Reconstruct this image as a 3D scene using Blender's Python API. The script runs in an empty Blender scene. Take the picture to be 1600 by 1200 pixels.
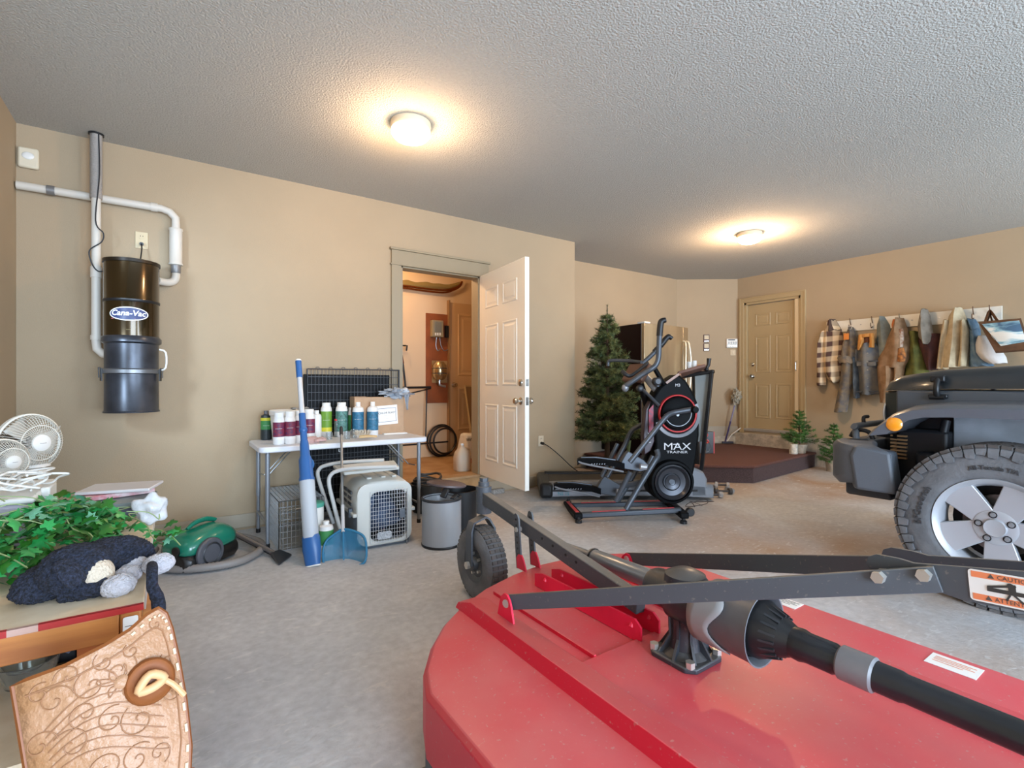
import bpy, math, random
from mathutils import Matrix, Vector, noise
random.seed(7)
PI = math.pi
R = math.radians
sc = bpy.context.scene
COL = sc.collection
# ---------------------------------------------------------------- camera, world, exposure
CAMH = 1.13
FP = 779.0
FW = Vector((.5659, .8244, 0)); RT = Vector((.8244, -.5659, 0)); UP = Vector((0, 0, 1))
cam = bpy.data.cameras.new('camera'); camo = bpy.data.objects.new('camera', cam); COL.objects.link(camo)
cam.sensor_width = 36; cam.lens = FP / 1600 * 36; cam.clip_start = .02
camo.location = (0, 0, CAMH); camo.rotation_euler = (PI / 2, 0, -math.atan2(.5659, .8244))
sc.camera = camo
vs = sc.view_settings
vs.view_transform = 'Standard'; vs.look = 'None'; vs.gamma = 1; vs.use_curve_mapping = False
vs.exposure = 0.08
w = bpy.data.worlds.new('world'); sc.world = w; w.use_nodes = True
bg = w.node_tree.nodes['Background']; bg.inputs[0].default_value = (.75, .87, 1, 1); bg.inputs[1].default_value = 1.3

def area(name, loc, rot, sx, sy, power, col):
    l = bpy.data.lights.new(name, 'AREA'); l.shape = 'RECTANGLE'; l.size = sx; l.size_y = sy
    l.energy = power; l.color = col
    o = bpy.data.objects.new(name, l); COL.objects.link(o); o.location = loc; o.rotation_euler = rot
    return o
# daylight coming in through the two open garage doorways behind the camera and the left window
area('daylight_doorway', (.6, -3.35, 1.25), (R(90), 0, 0), 3.0, 2.3, 430, (.62, .79, 1))
area('daylight_doorway_wide', (4.9, -3.35, 1.25), (R(90), 0, 0), 3.2, 2.3, 470, (.68, .83, 1))
dw = area('daylight_window', (-1.6, 1.7, 1.9), (0, 0, 0), .45, .45, 62, (.62, .80, 1))
dw.rotation_euler = (Vector((-.2, 4.12, 1.45)) - Vector((-1.6, 1.7, 1.9))).to_track_quat('-Z', 'Y').to_euler()

# ---------------------------------------------------------------- pixel rays -> points in the room
def ray(px, py):
    return FW + RT * ((px - 800) / FP) + UP * ((600 - py) / FP)
O = Vector((0, 0, CAMH))
def at(px, py, d): return O + ray(px, py) * d
def onz(px, py, z=0.): r = ray(px, py); return O + r * ((z - CAMH) / r.z)
def ony(px, py, y): r = ray(px, py); return O + r * (y / r.y)
def onx(px, py, x): r = ray(px, py); return O + r * (x / r.x)

# ---------------------------------------------------------------- materials
def lin(c):
    if isinstance(c, str):
        c = [int(c[i:i + 2], 16) / 255 for i in (0, 2, 4)]
    return tuple((x / 12.92 if x < .04045 else ((x + .055) / 1.055) ** 2.4) for x in c) + (1,)
MATS = {}
def mat(name, col, rough=.6, metal=0, bump=0, bs=40, var=0, vs_=8, col2=None, trans=0, emit=0, coat=0, alpha=1, detail=4, stretch=None, spec=.5, sheen=0):
    if name in MATS: return MATS[name]
    m = bpy.data.materials.new(name); m.use_nodes = True; nt = m.node_tree; b = nt.nodes['Principled BSDF']
    c = lin(col); b.inputs['Base Color'].default_value = c
    b.inputs['Roughness'].default_value = rough; b.inputs['Metallic'].default_value = metal
    b.inputs['Specular IOR Level'].default_value = spec
    if trans: b.inputs['Transmission Weight'].default_value = trans
    if coat: b.inputs['Coat Weight'].default_value = coat; b.inputs['Coat Roughness'].default_value = .1
    if sheen: b.inputs['Sheen Weight'].default_value = sheen
    if alpha < 1: b.inputs['Alpha'].default_value = alpha
    if emit: b.inputs['Emission Color'].default_value = c; b.inputs['Emission Strength'].default_value = emit
    N = nt.nodes.new; L = nt.links.new
    tc = N('ShaderNodeTexCoord'); mp = N('ShaderNodeMapping'); L(tc.outputs['Object'], mp.inputs[0])
    if stretch: mp.inputs['Scale'].default_value = stretch
    if var or col2:
        n = N('ShaderNodeTexNoise'); n.inputs['Scale'].default_value = vs_; n.inputs['Detail'].default_value = detail
        L(mp.outputs[0], n.inputs['Vector'])
        rp = N('ShaderNodeValToRGB'); rp.color_ramp.elements[0].position = .35; rp.color_ramp.elements[1].position = .65
        if col2: ca, cb = c, lin(col2)
        else: ca = tuple(min(1, x * (1 - var)) for x in c[:3]) + (1,); cb = tuple(min(1, x * (1 + var)) for x in c[:3]) + (1,)
        rp.color_ramp.elements[0].color = ca; rp.color_ramp.elements[1].color = cb
        L(n.outputs[0], rp.inputs[0]); L(rp.outputs[0], b.inputs['Base Color'])
    if bump:
        n2 = N('ShaderNodeTexNoise'); n2.inputs['Scale'].default_value = bs; n2.inputs['Detail'].default_value = 3
        L(mp.outputs[0], n2.inputs['Vector']); bp = N('ShaderNodeBump'); bp.inputs['Strength'].default_value = bump
        bp.inputs['Distance'].default_value = .01
        L(n2.outputs[0], bp.inputs['Height']); L(bp.outputs[0], b.inputs['Normal'])
    MATS[name] = m
    return m

# ---------------------------------------------------------------- geometry builder (world coordinates, through frame T)
class G:
    def __init__(s, T=None): s.v = []; s.f = []; s.T = T or Matrix()
    def add(s, vs, fs):
        o = len(s.v); s.v += [s.T @ Vector(v) for v in vs]; s.f += [tuple(i + o for i in f) for f in fs]; return s
    def bx(s, x0, x1, y0, y1, z0, z1):
        v = [(x, y, z) for z in (z0, z1) for y in (y0, y1) for x in (x0, x1)]
        return s.add(v, [(0, 2, 3, 1), (4, 5, 7, 6), (0, 1, 5, 4), (2, 6, 7, 3), (0, 4, 6, 2), (1, 3, 7, 5)])
    def box(s, c, d, M=None):
        M = M or Matrix(); c = Vector(c); x, y, z = d[0] / 2, d[1] / 2, d[2] / 2
        v = [c + (M @ Vector((a * x, b * y, e * z))) for e in (-1, 1) for b in (-1, 1) for a in (-1, 1)]
        return s.add(v, [(0, 2, 3, 1), (4, 5, 7, 6), (0, 1, 5, 4), (2, 6, 7, 3), (0, 4, 6, 2), (1, 3, 7, 5)])
    def bar(s, a, b, wd, ht, up=(0, 0, 1)):        # rectangular bar from a to b
        a = Vector(a); b = Vector(b); d = (b - a); l = d.length; x = d.normalized(); u = Vector(up)
        y = u.cross(x)
        if y.length < 1e-4: y = Vector((0, 1, 0)).cross(x)
        y.normalize(); z = x.cross(y)
        M = Matrix((x, y, z)).transposed()
        return s.box((a + b) / 2, (l, wd, ht), M)
    def ring(s, rows, caps=True, closed=False, cu=True):   # rows of equal-length loops
        n = len(rows[0]); v = [p for r in rows for p in r]; f = []
        k = len(rows)
        for i in range(k if closed else k - 1):
            for j in range(n if cu else n - 1):
                a = i * n + j; b = i * n + (j + 1) % n; c = ((i + 1) % k) * n + (j + 1) % n; d = ((i + 1) % k) * n + j
                f.append((a, b, c, d))
        if caps and not closed and cu:
            f.append(tuple(range(n))[::-1]); f.append(tuple((k - 1) * n + j for j in range(n)))
        return s.add(v, f)
    def cyl(s, a, b, r0, r1=None, n=16, caps=True):
        return s.tube([a, b], [r0, r0 if r1 is None else r1], n, caps=caps)
    def tube(s, pts, r, n=8, closed=False, caps=True, smooth=0, flat=1):
        pts = [Vector(p) for p in pts]
        rr = r if isinstance(r, (list, tuple)) else [r] * len(pts)
        if smooth:
            q = []; qr = []; m = len(pts)
            rng = range(m) if closed else range(m - 1)
            for i in rng:
                if closed: p0, p1, p2, p3 = pts[i - 1], pts[i], pts[(i + 1) % m], pts[(i + 2) % m]
                else: p0, p1, p2, p3 = pts[max(i - 1, 0)], pts[i], pts[i + 1], pts[min(i + 2, m - 1)]
                for k in range(smooth):
                    t = k / smooth
                    q.append(.5 * ((2 * p1) + (p2 - p0) * t + (2 * p0 - 5 * p1 + 4 * p2 - p3) * t * t + (3 * p1 - p0 - 3 * p2 + p3) * t ** 3))
                    qr.append(rr[i] * (1 - t) + rr[(i + 1) % m] * t)
            if not closed: q.append(pts[-1]); qr.append(rr[-1])
            pts, rr = q, qr
        m = len(pts); rows = []
        t0 = (pts[1] - pts[0]).normalized()
        nrm = t0.orthogonal().normalized()
        for i in range(m):
            if closed: t = (pts[(i + 1) % m] - pts[i - 1])
            else: t = (pts[min(i + 1, m - 1)] - pts[max(i - 1, 0)])
            t = t.normalized() if t.length > 1e-9 else t0
            nrm = nrm - t * nrm.dot(t)
            if nrm.length < 1e-6: nrm = t.orthogonal()
            nrm.normalize(); bn = t.cross(nrm)
            rows.append([pts[i] + (nrm * math.cos(2 * PI * j / n) + bn * math.sin(2 * PI * j / n) * flat) * rr[i] for j in range(n)])
        return s.ring(rows, caps=caps, closed=closed)
    def lathe(s, prof, c=(0, 0, 0), n=24, M=None, caps=True, a0=0, a1=None):
        M = M or Matrix(); c = Vector(c); rows = []
        full = a1 is None; a1 = 2 * PI if full else a1; k = n if full else n + 1
        for r, z in prof:
            rows.append([c + (M @ Vector((r * math.cos(a0 + (a1 - a0) * j / n), r * math.sin(a0 + (a1 - a0) * j / n), z))) for j in range(k)])
        return s.ring(rows, caps=caps, cu=full)
    def prism(s, poly, M, t, t0=0):                # polygon in M's local xy, extruded t along its z
        n = len(poly); v = [M @ Vector((p[0], p[1], t0)) for p in poly] + [M @ Vector((p[0], p[1], t0 + t)) for p in poly]
        f = [tuple(range(n))[::-1], tuple(range(n, 2 * n))] + [(i, (i + 1) % n, n + (i + 1) % n, n + i) for i in range(n)]
        return s.add(v, f)
    def grid(s, fn, nu, nv, cu=False):
        v = [fn(i / nu, j / nv) for i in range(nu + (0 if cu else 1)) for j in range(nv + 1)]
        f = []; k = nv + 1; m = nu if cu else nu
        for i in range(m):
            for j in range(nv):
                a = i * k + j; b = ((i + 1) % nu if cu else i + 1) * k + j
                f.append((a, b, b + 1, a + 1))
        return s.add(v, f)
    def ell(s, c, r, n=16, M=None):
        M = M or Matrix(); c = Vector(c); rows = []
        h = n // 2
        for i in range(h + 1):
            p = PI * (i + .001) / (h + .002)
            rows.append([c + (M @ Vector((r[0] * math.sin(p) * math.cos(2 * PI * j / n), r[1] * math.sin(p) * math.sin(2 * PI * j / n), -r[2] * math.cos(p)))) for j in range(n)])
        return s.ring(rows)

ROOT = {}
def obj(name, g, m, parent=None, smooth=40, bevel=0, solid=0, sub=0, label=None, seg=2, remesh=0, disp=0):
    me = bpy.data.meshes.new(name)
    inv = ROOT[parent.name].inverted() if parent else None
    vv = [inv @ v for v in g.v] if inv else g.v
    org = Vector((0, 0, 0))
    if not parent and vv:
        org = Vector((sum(v.x for v in vv) / len(vv), sum(v.y for v in vv) / len(vv), min(v.z for v in vv)))
        vv = [v - org for v in vv]
    me.from_pydata([tuple(v) for v in vv], [], g.f); me.validate(); me.update()
    me.materials.append(m)
    if smooth:
        for p in me.polygons: p.use_smooth = True
        me.set_sharp_from_angle(angle=R(smooth))
    o = bpy.data.objects.new(name, me); COL.objects.link(o)
    if parent: o.parent = parent; ROOT[o.name] = ROOT[parent.name]
    else: o.location = org; ROOT[o.name] = Matrix.Translation(org)
    if remesh:
        md = o.modifiers.new('r', 'REMESH'); md.mode = 'VOXEL'; md.voxel_size = remesh; md.use_smooth_shade = True
    if solid:
        md = o.modifiers.new('s', 'SOLIDIFY'); md.thickness = solid; md.offset = 0
    if bevel:
        md = o.modifiers.new('b', 'BEVEL'); md.width = bevel; md.segments = seg; md.limit_method = 'ANGLE'; md.angle_limit = R(35)
    if sub:
        md = o.modifiers.new('u', 'SUBSURF'); md.levels = sub; md.render_levels = sub
    if disp:
        md = o.modifiers.new('d', 'DISPLACE'); t = bpy.data.textures.new('fur', 'CLOUDS'); t.noise_scale = disp[1]; md.texture = t; md.strength = disp[0]; md.mid_level = .5
    if label: o['label'] = label
    return o
def tag(o, label, cat, group=None, kind=None):
    o['label'] = label; o['category'] = cat
    if group: o['group'] = group
    if kind: o['kind'] = kind
    return o
def thing(name, label, cat, loc=(0, 0, 0), rz=0, group=None):
    o = bpy.data.objects.new(name, None); COL.objects.link(o)
    o.location = loc; o.rotation_euler = (0, 0, rz); o.empty_display_size = .05
    ROOT[o.name] = Matrix.Translation(Vector(loc)) @ Matrix.Rotation(rz, 4, 'Z')
    return tag(o, label, cat, group)
def struct(name, g, m, parent=None, **k):
    o = obj(name, g, m, parent, **k)
    if not parent: o['kind'] = 'structure'
    return o
def sthing(name, loc):
    o = bpy.data.objects.new(name, None); COL.objects.link(o); o.location = loc
    ROOT[o.name] = Matrix.Translation(Vector(loc)); o['kind'] = 'structure'
    return o
def dup(root, loc=None, rz=None, label=None, scale=None):
    def rec(o, par):
        c = o.copy(); COL.objects.link(c)
        if par: c.parent = par
        for ch in list(o.children): rec(ch, c)
        return c
    r = rec(root, None)
    if loc is not None: r.location = loc
    if rz is not None: r.rotation_euler = (0, 0, rz)
    if label: r['label'] = label
    if scale: r.scale = scale
    return r
def frame(o, x, z=None, y=None):                # 4x4 frame at o with given x axis and z or y axis hint
    x = Vector(x).normalized()
    if z is not None: z = Vector(z); y = z.cross(x).normalized(); z = x.cross(y)
    else: y = Vector(y); z = x.cross(y).normalized(); y = z.cross(x)
    M = Matrix((x, y, z)).transposed().to_4x4(); M.translation = Vector(o); return M
def text(name, s, size, M, m, parent, ext=.0008, bend=None, align='CENTER', sx=1, bold=0, font=None):
    cu = bpy.data.curves.new(name, 'FONT'); cu.body = s; cu.size = size; cu.extrude = ext; cu.align_x = align; cu.align_y = 'CENTER'
    cu.resolution_u = 2; cu.offset = bold
    t = bpy.data.objects.new('tmp', cu); COL.objects.link(t)
    me0 = t.to_mesh(); g = G()
    for v in me0.vertices:
        p = Vector((v.co.x * sx, v.co.y, v.co.z))
        g.v.append(bend(p) if bend else M @ p)
    g.f = [tuple(p.vertices) for p in me0.polygons]
    t.to_mesh_clear(); bpy.data.objects.remove(t); bpy.data.curves.remove(cu)
    return obj(name, g, m, parent, smooth=0)
def rpoly(w_, h, r, n=4, cx=0, cy=0):           # rounded rectangle polygon
    out = []
    for k, (sx, sy) in enumerate(((1, 1), (-1, 1), (-1, -1), (1, -1))):
        for i in range(n + 1):
            a = PI / 2 * (k + i / n); out.append((cx + sx * (w_ / 2 - r) + r * math.cos(a), cy + sy * (h / 2 - r) + r * math.sin(a)))
    return out
def circ(r, n=24, cx=0, cy=0, a0=0, a1=2 * PI): return [(cx + r * math.cos(a0 + (a1 - a0) * i / n), cy + r * math.sin(a0 + (a1 - a0) * i / n)) for i in range(n)]
CF = Matrix((RT, FW, UP)).transposed().to_4x4()   # frame with x to the camera's right, y away from it

M_wall = mat('wall_paint', 'AA967A', .75, bump=.15, bs=180, var=.03, vs_=1.5)
M_wallu = mat('utility_paint', 'DDC3A0', .8, bump=.1, bs=150)
M_ceil = mat('ceiling_texture', 'B8B6AF', .95, bump=1.0, bs=95, var=.05, vs_=60)
M_trim = mat('trim_paint', '94866C', .5)
M_base = mat('baseboard_paint', 'A69A86', .5)
M_white = mat('white_door_paint', 'EEEBE2', .4)
M_tan = mat('tan_door_paint', 'B29C76', .45)
M_curb = mat('curb_concrete', 'B8AE9E', .85, bump=.6, bs=30, var=.22, vs_=14)
M_chrome = mat('chrome', 'C8C4BC', .22, 1)
M_black = mat('black_plastic', '16171A', .4)
M_dark = mat('dark_metal', '34363A', .42, .3)
M_wht = mat('white_plastic', 'E4E2DC', .4)
M_grey = mat('grey_plastic', '9A9C9C', .45)
M_steel = mat('galvanised', 'A9ABAC', .35, .8)

# ---------------------------------------------------------------- floor
def floor_mat():
    m = bpy.data.materials.new('concrete_floor'); m.use_nodes = True; nt = m.node_tree; b = nt.nodes['Principled BSDF']
    N = nt.nodes.new; L = nt.links.new
    g = N('ShaderNodeTexCoord')
    def nz(sc_, det=5, dist=0, st=None):
        n = N('ShaderNodeTexNoise'); n.inputs['Scale'].default_value = sc_; n.inputs['Detail'].default_value = det; n.inputs['Distortion'].default_value = dist
        if st:
            mp = N('ShaderNodeMapping'); mp.inputs['Scale'].default_value = st; mp.inputs['Rotation'].default_value = (0, 0, .5); L(g.outputs['Object'], mp.inputs[0]); L(mp.outputs[0], n.inputs['Vector'])
        else: L(g.outputs['Object'], n.inputs['Vector'])
        return n
    def ramp(src, p0, p1, c0, c1):
        r = N('ShaderNodeValToRGB'); e = r.color_ramp.elements; e[0].position = p0; e[1].position = p1; e[0].color = c0; e[1].color = c1; L(src, r.inputs[0]); return r
    def mix(fac, a, c, bl='MIX'):
        x = N('ShaderNodeMix'); x.data_type = 'RGBA'; x.blend_type = bl
        if isinstance(fac, float): x.inputs[0].default_value = fac
        else: L(fac, x.inputs[0])
        L(a, x.inputs[6])
        if isinstance(c, tuple): x.inputs[7].default_value = c
        else: L(c, x.inputs[7])
        return x.outputs[2]
    base = ramp(nz(1.1, 6).outputs[0], .35, .68, lin('B6B8BC'), lin('D6D8DA'))
    fine = ramp(nz(28, 6).outputs[0], .3, .75, lin('A8A8A8'), lin('FFFFFF'))
    c = mix(.35, base.outputs[0], fine.outputs[0], 'MULTIPLY')
    st = ramp(nz(.75, 5, .5).outputs[0], .40, .64, (0, 0, 0, 1), (1, 1, 1, 1))
    sx = N('ShaderNodeSeparateXYZ'); L(g.outputs['Object'], sx.inputs[0])
    mr = N('ShaderNodeMapRange'); mr.inputs[1].default_value = -2.4; mr.inputs[2].default_value = .2; L(sx.outputs[0], mr.inputs[0])
    mm = N('ShaderNodeMath'); mm.operation = 'MULTIPLY'; L(st.outputs[0], mm.inputs[0]); L(mr.outputs[0], mm.inputs[1])
    m2 = N('ShaderNodeMath'); m2.operation = 'MULTIPLY'; m2.inputs[1].default_value = .85; L(mm.outputs[0], m2.inputs[0])
    c = mix(m2.outputs[0], c, lin('A88460'))
    sc2 = ramp(nz(11, 9, 1.2, (1, 2.5, 1)).outputs[0], .60, .68, (0, 0, 0, 1), (.55, .55, .55, 1))
    c = mix(sc2.outputs[0], c, lin('D3D2D0'))
    L(c, b.inputs['Base Color']); b.inputs['Roughness'].default_value = .68
    bp = N('ShaderNodeBump'); bp.inputs['Strength'].default_value = .25; bp.inputs['Distance'].default_value = .01
    L(nz(60, 4).outputs[0], bp.inputs['Height']); L(bp.outputs[0], b.inputs['Normal'])
    return m
M_floor = floor_mat()
CZ = CAMH + 1.65   # ceiling height
XL, XR, YA, YC, YR = -.80, 7.36, 4.37, 5.02, -3.2
XA = 3.885
o = struct('floor', G().bx(XL - .2, XR + .2, YR - 1.5, YC + .2, -.1, 0), M_floor, smooth=0)
o = struct('floor.001', G().bx(.9, XA - .1, YA + .001, 6.0, .0005, .2), mat('utility_floor', 'B89468', .6, bump=.2, bs=20, var=.18, vs_=5, col2='A07848'), smooth=0)
struct('ceiling', G().bx(XL - .2, XR + .2, YR - .2, 6.1, CZ, CZ + .12), M_ceil, smooth=0)
# wall_back: the long wall with the open doorway
DX0, DX1, DZ = 1.755, 2.60, 2.225
struct('wall_back', G().bx(XL - .12, DX0, YA, YA + .13, 0, CZ).bx(DX1, XA, YA, YA + .13, 0, CZ).bx(DX0, DX1, YA, YA + .13, DZ, CZ), M_wall, smooth=0)
struct('wall_return', G().bx(XA - .12, XA, YA + .13, 6.0, 0, CZ), M_wall, smooth=0)
struct('wall_alcove', G().bx(XA, 6.62, YC, YC + .12, 0, CZ), M_wall, smooth=0)
Dd = Vector((7.36 - 6.60, 4.455 - YC, 0)).normalized()
struct('wall_corner', G().bar((6.60, YC, CZ / 2), (7.36, 4.455, CZ / 2), .002, CZ).bar(Vector((6.60, YC, CZ / 2)) + Vector((-Dd.y, Dd.x, 0)) * .06, Vector((7.36, 4.455, CZ / 2)) + Vector((-Dd.y, Dd.x, 0)) * .06, .12, CZ), M_wall, smooth=0)
E0, E1, EZ0, EZ1 = 3.50, 4.345, .44, 2.385
struct('wall_right', G().bx(XR, XR + .14, YR, E0, 0, CZ).bx(XR, XR + .14, E1, 4.6, 0, CZ).bx(XR, XR + .14, E0, E1, EZ1, CZ).bx(XR, XR + .14, E0, E1, 0, EZ0), M_wall, smooth=0)
W0, W1, WZ0, WZ1 = 2.35, 3.35, 1.25, 2.15
struct('wall_left', G().bx(XL - .12, XL, YR, W0, 0, CZ).bx(XL - .12, XL, W1, YA, 0, CZ).bx(XL - .12, XL, W0, W1, 0, WZ0).bx(XL - .12, XL, W0, W1, WZ1, CZ), M_wall, smooth=0)
struct('wall_rear', G().bx(XL - .12, -.5, YR - .14, YR, 0, CZ).bx(2.5, 3.1, YR - .14, YR, 0, CZ).bx(6.9, XR + .1, YR - .14, YR, 0, CZ).bx(-.5, 2.5, YR - .14, YR, 2.45, CZ).bx(3.1, 6.9, YR - .14, YR, 2.45, CZ), M_wall, smooth=0)
wn = sthing('window_1', (XL, (W0 + W1) / 2, WZ0))
obj('window_frame', G().bx(XL - .1, XL - .04, W0, W0 + .05, WZ0, WZ1).bx(XL - .1, XL - .04, W1 - .05, W1, WZ0, WZ1).bx(XL - .1, XL - .04, W0, W1, WZ0, WZ0 + .05).bx(XL - .1, XL - .04, W0, W1, WZ1 - .05, WZ1), M_wht, wn, smooth=0)
obj('window_sill', G().bx(XL - .1, XL + .03, W0 - .03, W1 + .03, WZ0 - .03, WZ0), M_trim, wn, smooth=0)
# utility room shell
struct('wall_utility_back', G().bx(.8, XA - .12, 5.86, 5.98, .2, CZ), M_wallu, smooth=0)
struct('wall_utility_left', G().bx(.8, .9, YA + .13, 5.86, .2, CZ), M_wallu, smooth=0)
# trims and baseboards
struct('baseboard_back', G().bx(XL, DX0 - .1, YA - .015, YA, 0.02, .125).bx(DX1 + .1, XA, YA - .015, YA, 0.02, .125), M_base, bevel=.003)
struct('baseboard_alcove', G().bx(XA, 6.6, YC - .018, YC, .02, .36), M_base, smooth=0)
nD = Vector((Dd.y, -Dd.x, 0))
struct('baseboard_corner', G().bar(Vector((6.60, YC, .39)) + nD * .01, Vector((7.36, 4.455, .39)) + nD * .01, .02, .15), M_base, smooth=0)
struct('trim_3', G().bar(Vector((6.57, YC, .26)) + nD * .02, Vector((7.36, 4.455, .26)) + nD * .02, .06, .11), M_curb, smooth=0)
struct('trim_4', G().bx(XR - .075, XR, 2.6, 4.47, 0.0, .375), M_curb, bevel=.008)
struct('baseboard_right', G().bx(XR - .015, XR, YR, 2.6, .02, .2), M_base, smooth=0)
# doorway casing of wall_back
t1 = sthing('trim_1', (DX0, YA, .2))
obj('casing', G().bx(DX0 - .095, DX0, YA - .022, YA, 0, DZ + .0), M_trim, t1, bevel=.002)
obj('casing', G().bx(DX1, DX1 + .095, YA - .022, YA, 0, DZ + .0), M_trim, t1, bevel=.002)
obj('head_casing', G().bx(DX0 - .095, DX1 + .095, YA - .024, YA, DZ, DZ + .13), M_trim, t1, bevel=.002)
obj('cap', G().bx(DX0 - .11, DX1 + .11, YA - .04, YA, DZ + .13, DZ + .15).bx(DX0 - .105, DX1 + .105, YA - .032, YA, DZ - .008, DZ + .004), M_trim, t1, bevel=.002)
obj('jamb', G().bx(DX0, DX0 + .02, YA, YA + .13, .2, DZ).bx(DX1 - .02, DX1, YA, YA + .13, .2, DZ).bx(DX0, DX1, YA, YA + .13, DZ - .02, DZ), M_trim, t1, smooth=0)
obj('threshold', G().bx(DX0 - .0, DX1 + .0, YA - .02, YA + .13, .19, .215), mat('threshold_wood', 'A98760', .6, var=.1), t1, bevel=.004)

def six_panel(g0, M, wd, ht, th, m, parent, side=1):
    """door slab in M's local frame: x across, y up, z out of the visible face; raised panels are parts"""
    obj('slab', G(M).bx(0, wd, 0, ht, -th, 0), m, parent, bevel=.003)
    cw = wd * .36; x0 = wd * .14 / 1.0; xs = (wd * .145, wd * .145 + cw * 0 + wd * .395)
    rows = ((ht * .085, ht * .36), (ht * .45, ht * .745), (ht * .825, ht * .925))
    pw = wd * .30
    for x in (wd * .15, wd * .55):
        for (a, b) in rows:
            g = G(M); w1 = .022
            pts = lambda k, z: [(x + k, a + k, z), (x + pw - k, a + k, z), (x + pw - k, b - k, z), (x + k, b - k, z)]
            g.ring([pts(0, -.0), pts(.006, .006), pts(.016, .006), pts(.024, -.0005 + .001), pts(.034, .001), pts(.052, .006)], caps=True)
            obj('door_panel', g, m, parent, smooth=0)
def knobset(M, m, parent, hx, hy, name='door_knob'):
    obj(name, G(M).lathe([(.033, 0), (.033, .006), (.014, .012), (.013, .035), (.026, .045), (.030, .058), (.022, .070), (.001, .072)], (hx, hy, 0), 20), m, parent)
# open white door
hin = Vector((2.592, YA - .012, .212)); fre = Vector((2.505, 3.452, .212))
d1 = sthing('door_1', tuple(hin))
ex = (fre - hin).normalized()
# visible face looks towards the camera side (-x): z axis = x cross y
MD = frame(hin, ex, y=(0, 0, 1))
if MD.to_3x3() @ Vector((0, 0, 1)) != None and (MD.to_3x3() @ Vector((0, 0, 1))).x > 0:
    MD = frame(fre, -ex, y=(0, 0, 1)); FLIP = True
else: FLIP = False
WD = (fre - hin).length
six_panel(None, MD, WD, 2.01, .042, M_white, d1)
kx = WD - .07 if not FLIP else .07
knobset(MD, M_chrome, d1, kx, .77)
obj('deadbolt', G(MD).lathe([(.032, 0), (.03, .012), (.018, .016), (.001, .018)], (kx, 1.0 - .07, 0), 18), M_chrome, d1)
MB_ = MD @ Matrix.Translation((0, 0, -.042)) @ Matrix.Rotation(PI, 4, 'Y')
knobset(MB_, M_chrome, d1, -kx, .77)
obj('deadbolt', G(MB_).lathe([(.03, 0), (.028, .012), (.012, .02), (.001, .03)], (-kx, .93, 0), 18), M_chrome, d1)
ez = WD if not FLIP else 0
obj('latch_plate', G(MD).bx(ez - .001, ez + .002, .735, .805, -.034, -.008).bx(ez - .001, ez + .002, .90, .96, -.034, -.008), M_chrome, d1, smooth=0)
for hz in (.2, 1.0, 1.8):
    obj('hinge', G().cyl(hin + Vector((.012, .004, hz - .05)), hin + Vector((.012, .004, hz + .05)), .007, n=10), M_chrome, d1)
# entry door in the right wall
d2 = sthing('door_2', (XR, E0, EZ0))
M2 = frame((XR + .05, E1 - .035, EZ0 + .01), (0, -1, 0), y=(0, 0, 1))
six_panel(None, M2, E1 - E0 - .07, EZ1 - EZ0 - .05, .042, M_tan, d2)
knobset(M2, M_chrome, d2, .075, .80)
obj('deadbolt', G(M2).lathe([(.03, 0), (.028, .012), (.012, .02), (.001, .03)], (.075, .98, 0), 18), M_chrome, d2)
obj('door_frame', G().bx(XR, XR + .14, E0, E0 + .033, EZ0, EZ1).bx(XR, XR + .14, E1 - .033, E1, EZ0, EZ1).bx(XR, XR + .14, E0, E1, EZ1 - .035, EZ1), M_tan, d2, bevel=.002)
obj('casing', G().bx(XR - .02, XR, E0 - .07, E0, .38, EZ1 + .07).bx(XR - .02, XR, E1, E1 + .07, .38, EZ1 + .07).bx(XR - .02, XR, E0, E1, EZ1, EZ1 + .07)
    .bx(XR - .028, XR - .02, E0 - .07, E0 - .05, .38, EZ1 + .07).bx(XR - .028, XR - .02, E1 + .05, E1 + .07, .38, EZ1 + .07).bx(XR - .028, XR - .02, E0 - .05, E1 + .05, EZ1 + .05, EZ1 + .07), M_tan, d2, bevel=.003)
obj('threshold', G().bx(XR - .02, XR + .14, E0 - .0, E1 + .0, EZ0 - .03, EZ0 + .008), mat('aluminium', 'D4D0CA', .35, .6), d2, bevel=.003)
obj('storm_frame', G().bx(XR - .005, XR + .02, E0 + .034, E0 + .085, EZ0, EZ1 - .04), mat('storm_white', 'D6BE98', .4), d2, bevel=.002)
obj('pull_handle', G().tube([(XR - .008, E0 + .06, 1.32), (XR - .03, E0 + .06, 1.33), (XR - .03, E0 + .06, 1.44), (XR - .008, E0 + .06, 1.45)], .005, 8), M_chrome, d2)

# ---------------------------------------------------------------- ceiling lamps
M_glow = mat('lamp_glass', (1, .93, .80), .3, emit=12)
def ceil_lamp(px, py, label, watts):
    p = onz(px, py, CZ - .045)
    t = thing('ceiling_lamp', label, 'lamp', (p.x, p.y, CZ - .1), group=None)
    obj('lamp_base', G().lathe([(.125, 0), (.128, -.02), (.12, -.04), (.116, -.045)], (p.x, p.y, CZ), 32), mat('lamp_base_paint', 'EED6B4', .6), t)
    obj('glass_dome', G().lathe([(.118, -.042), (.122, -.055), (.118, -.075), (.1, -.095), (.065, -.108), (.02, -.113), (.001, -.114)], (p.x, p.y, CZ), 32), M_glow, t)
    l = bpy.data.lights.new('bulb', 'POINT'); l.energy = watts; l.color = (1, .64, .36); l.shadow_soft_size = .08
    lo = bpy.data.objects.new('bulb', l); COL.objects.link(lo); lo.parent = t; lo.location = (0, 0, -.09)
    return t
ceil_lamp(642, 204, 'round flush ceiling lamp nearer the camera, above the folding table side', 30)
ceil_lamp(1171, 371, 'round flush ceiling lamp farther away, above the carpeted platform', 66)
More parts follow.
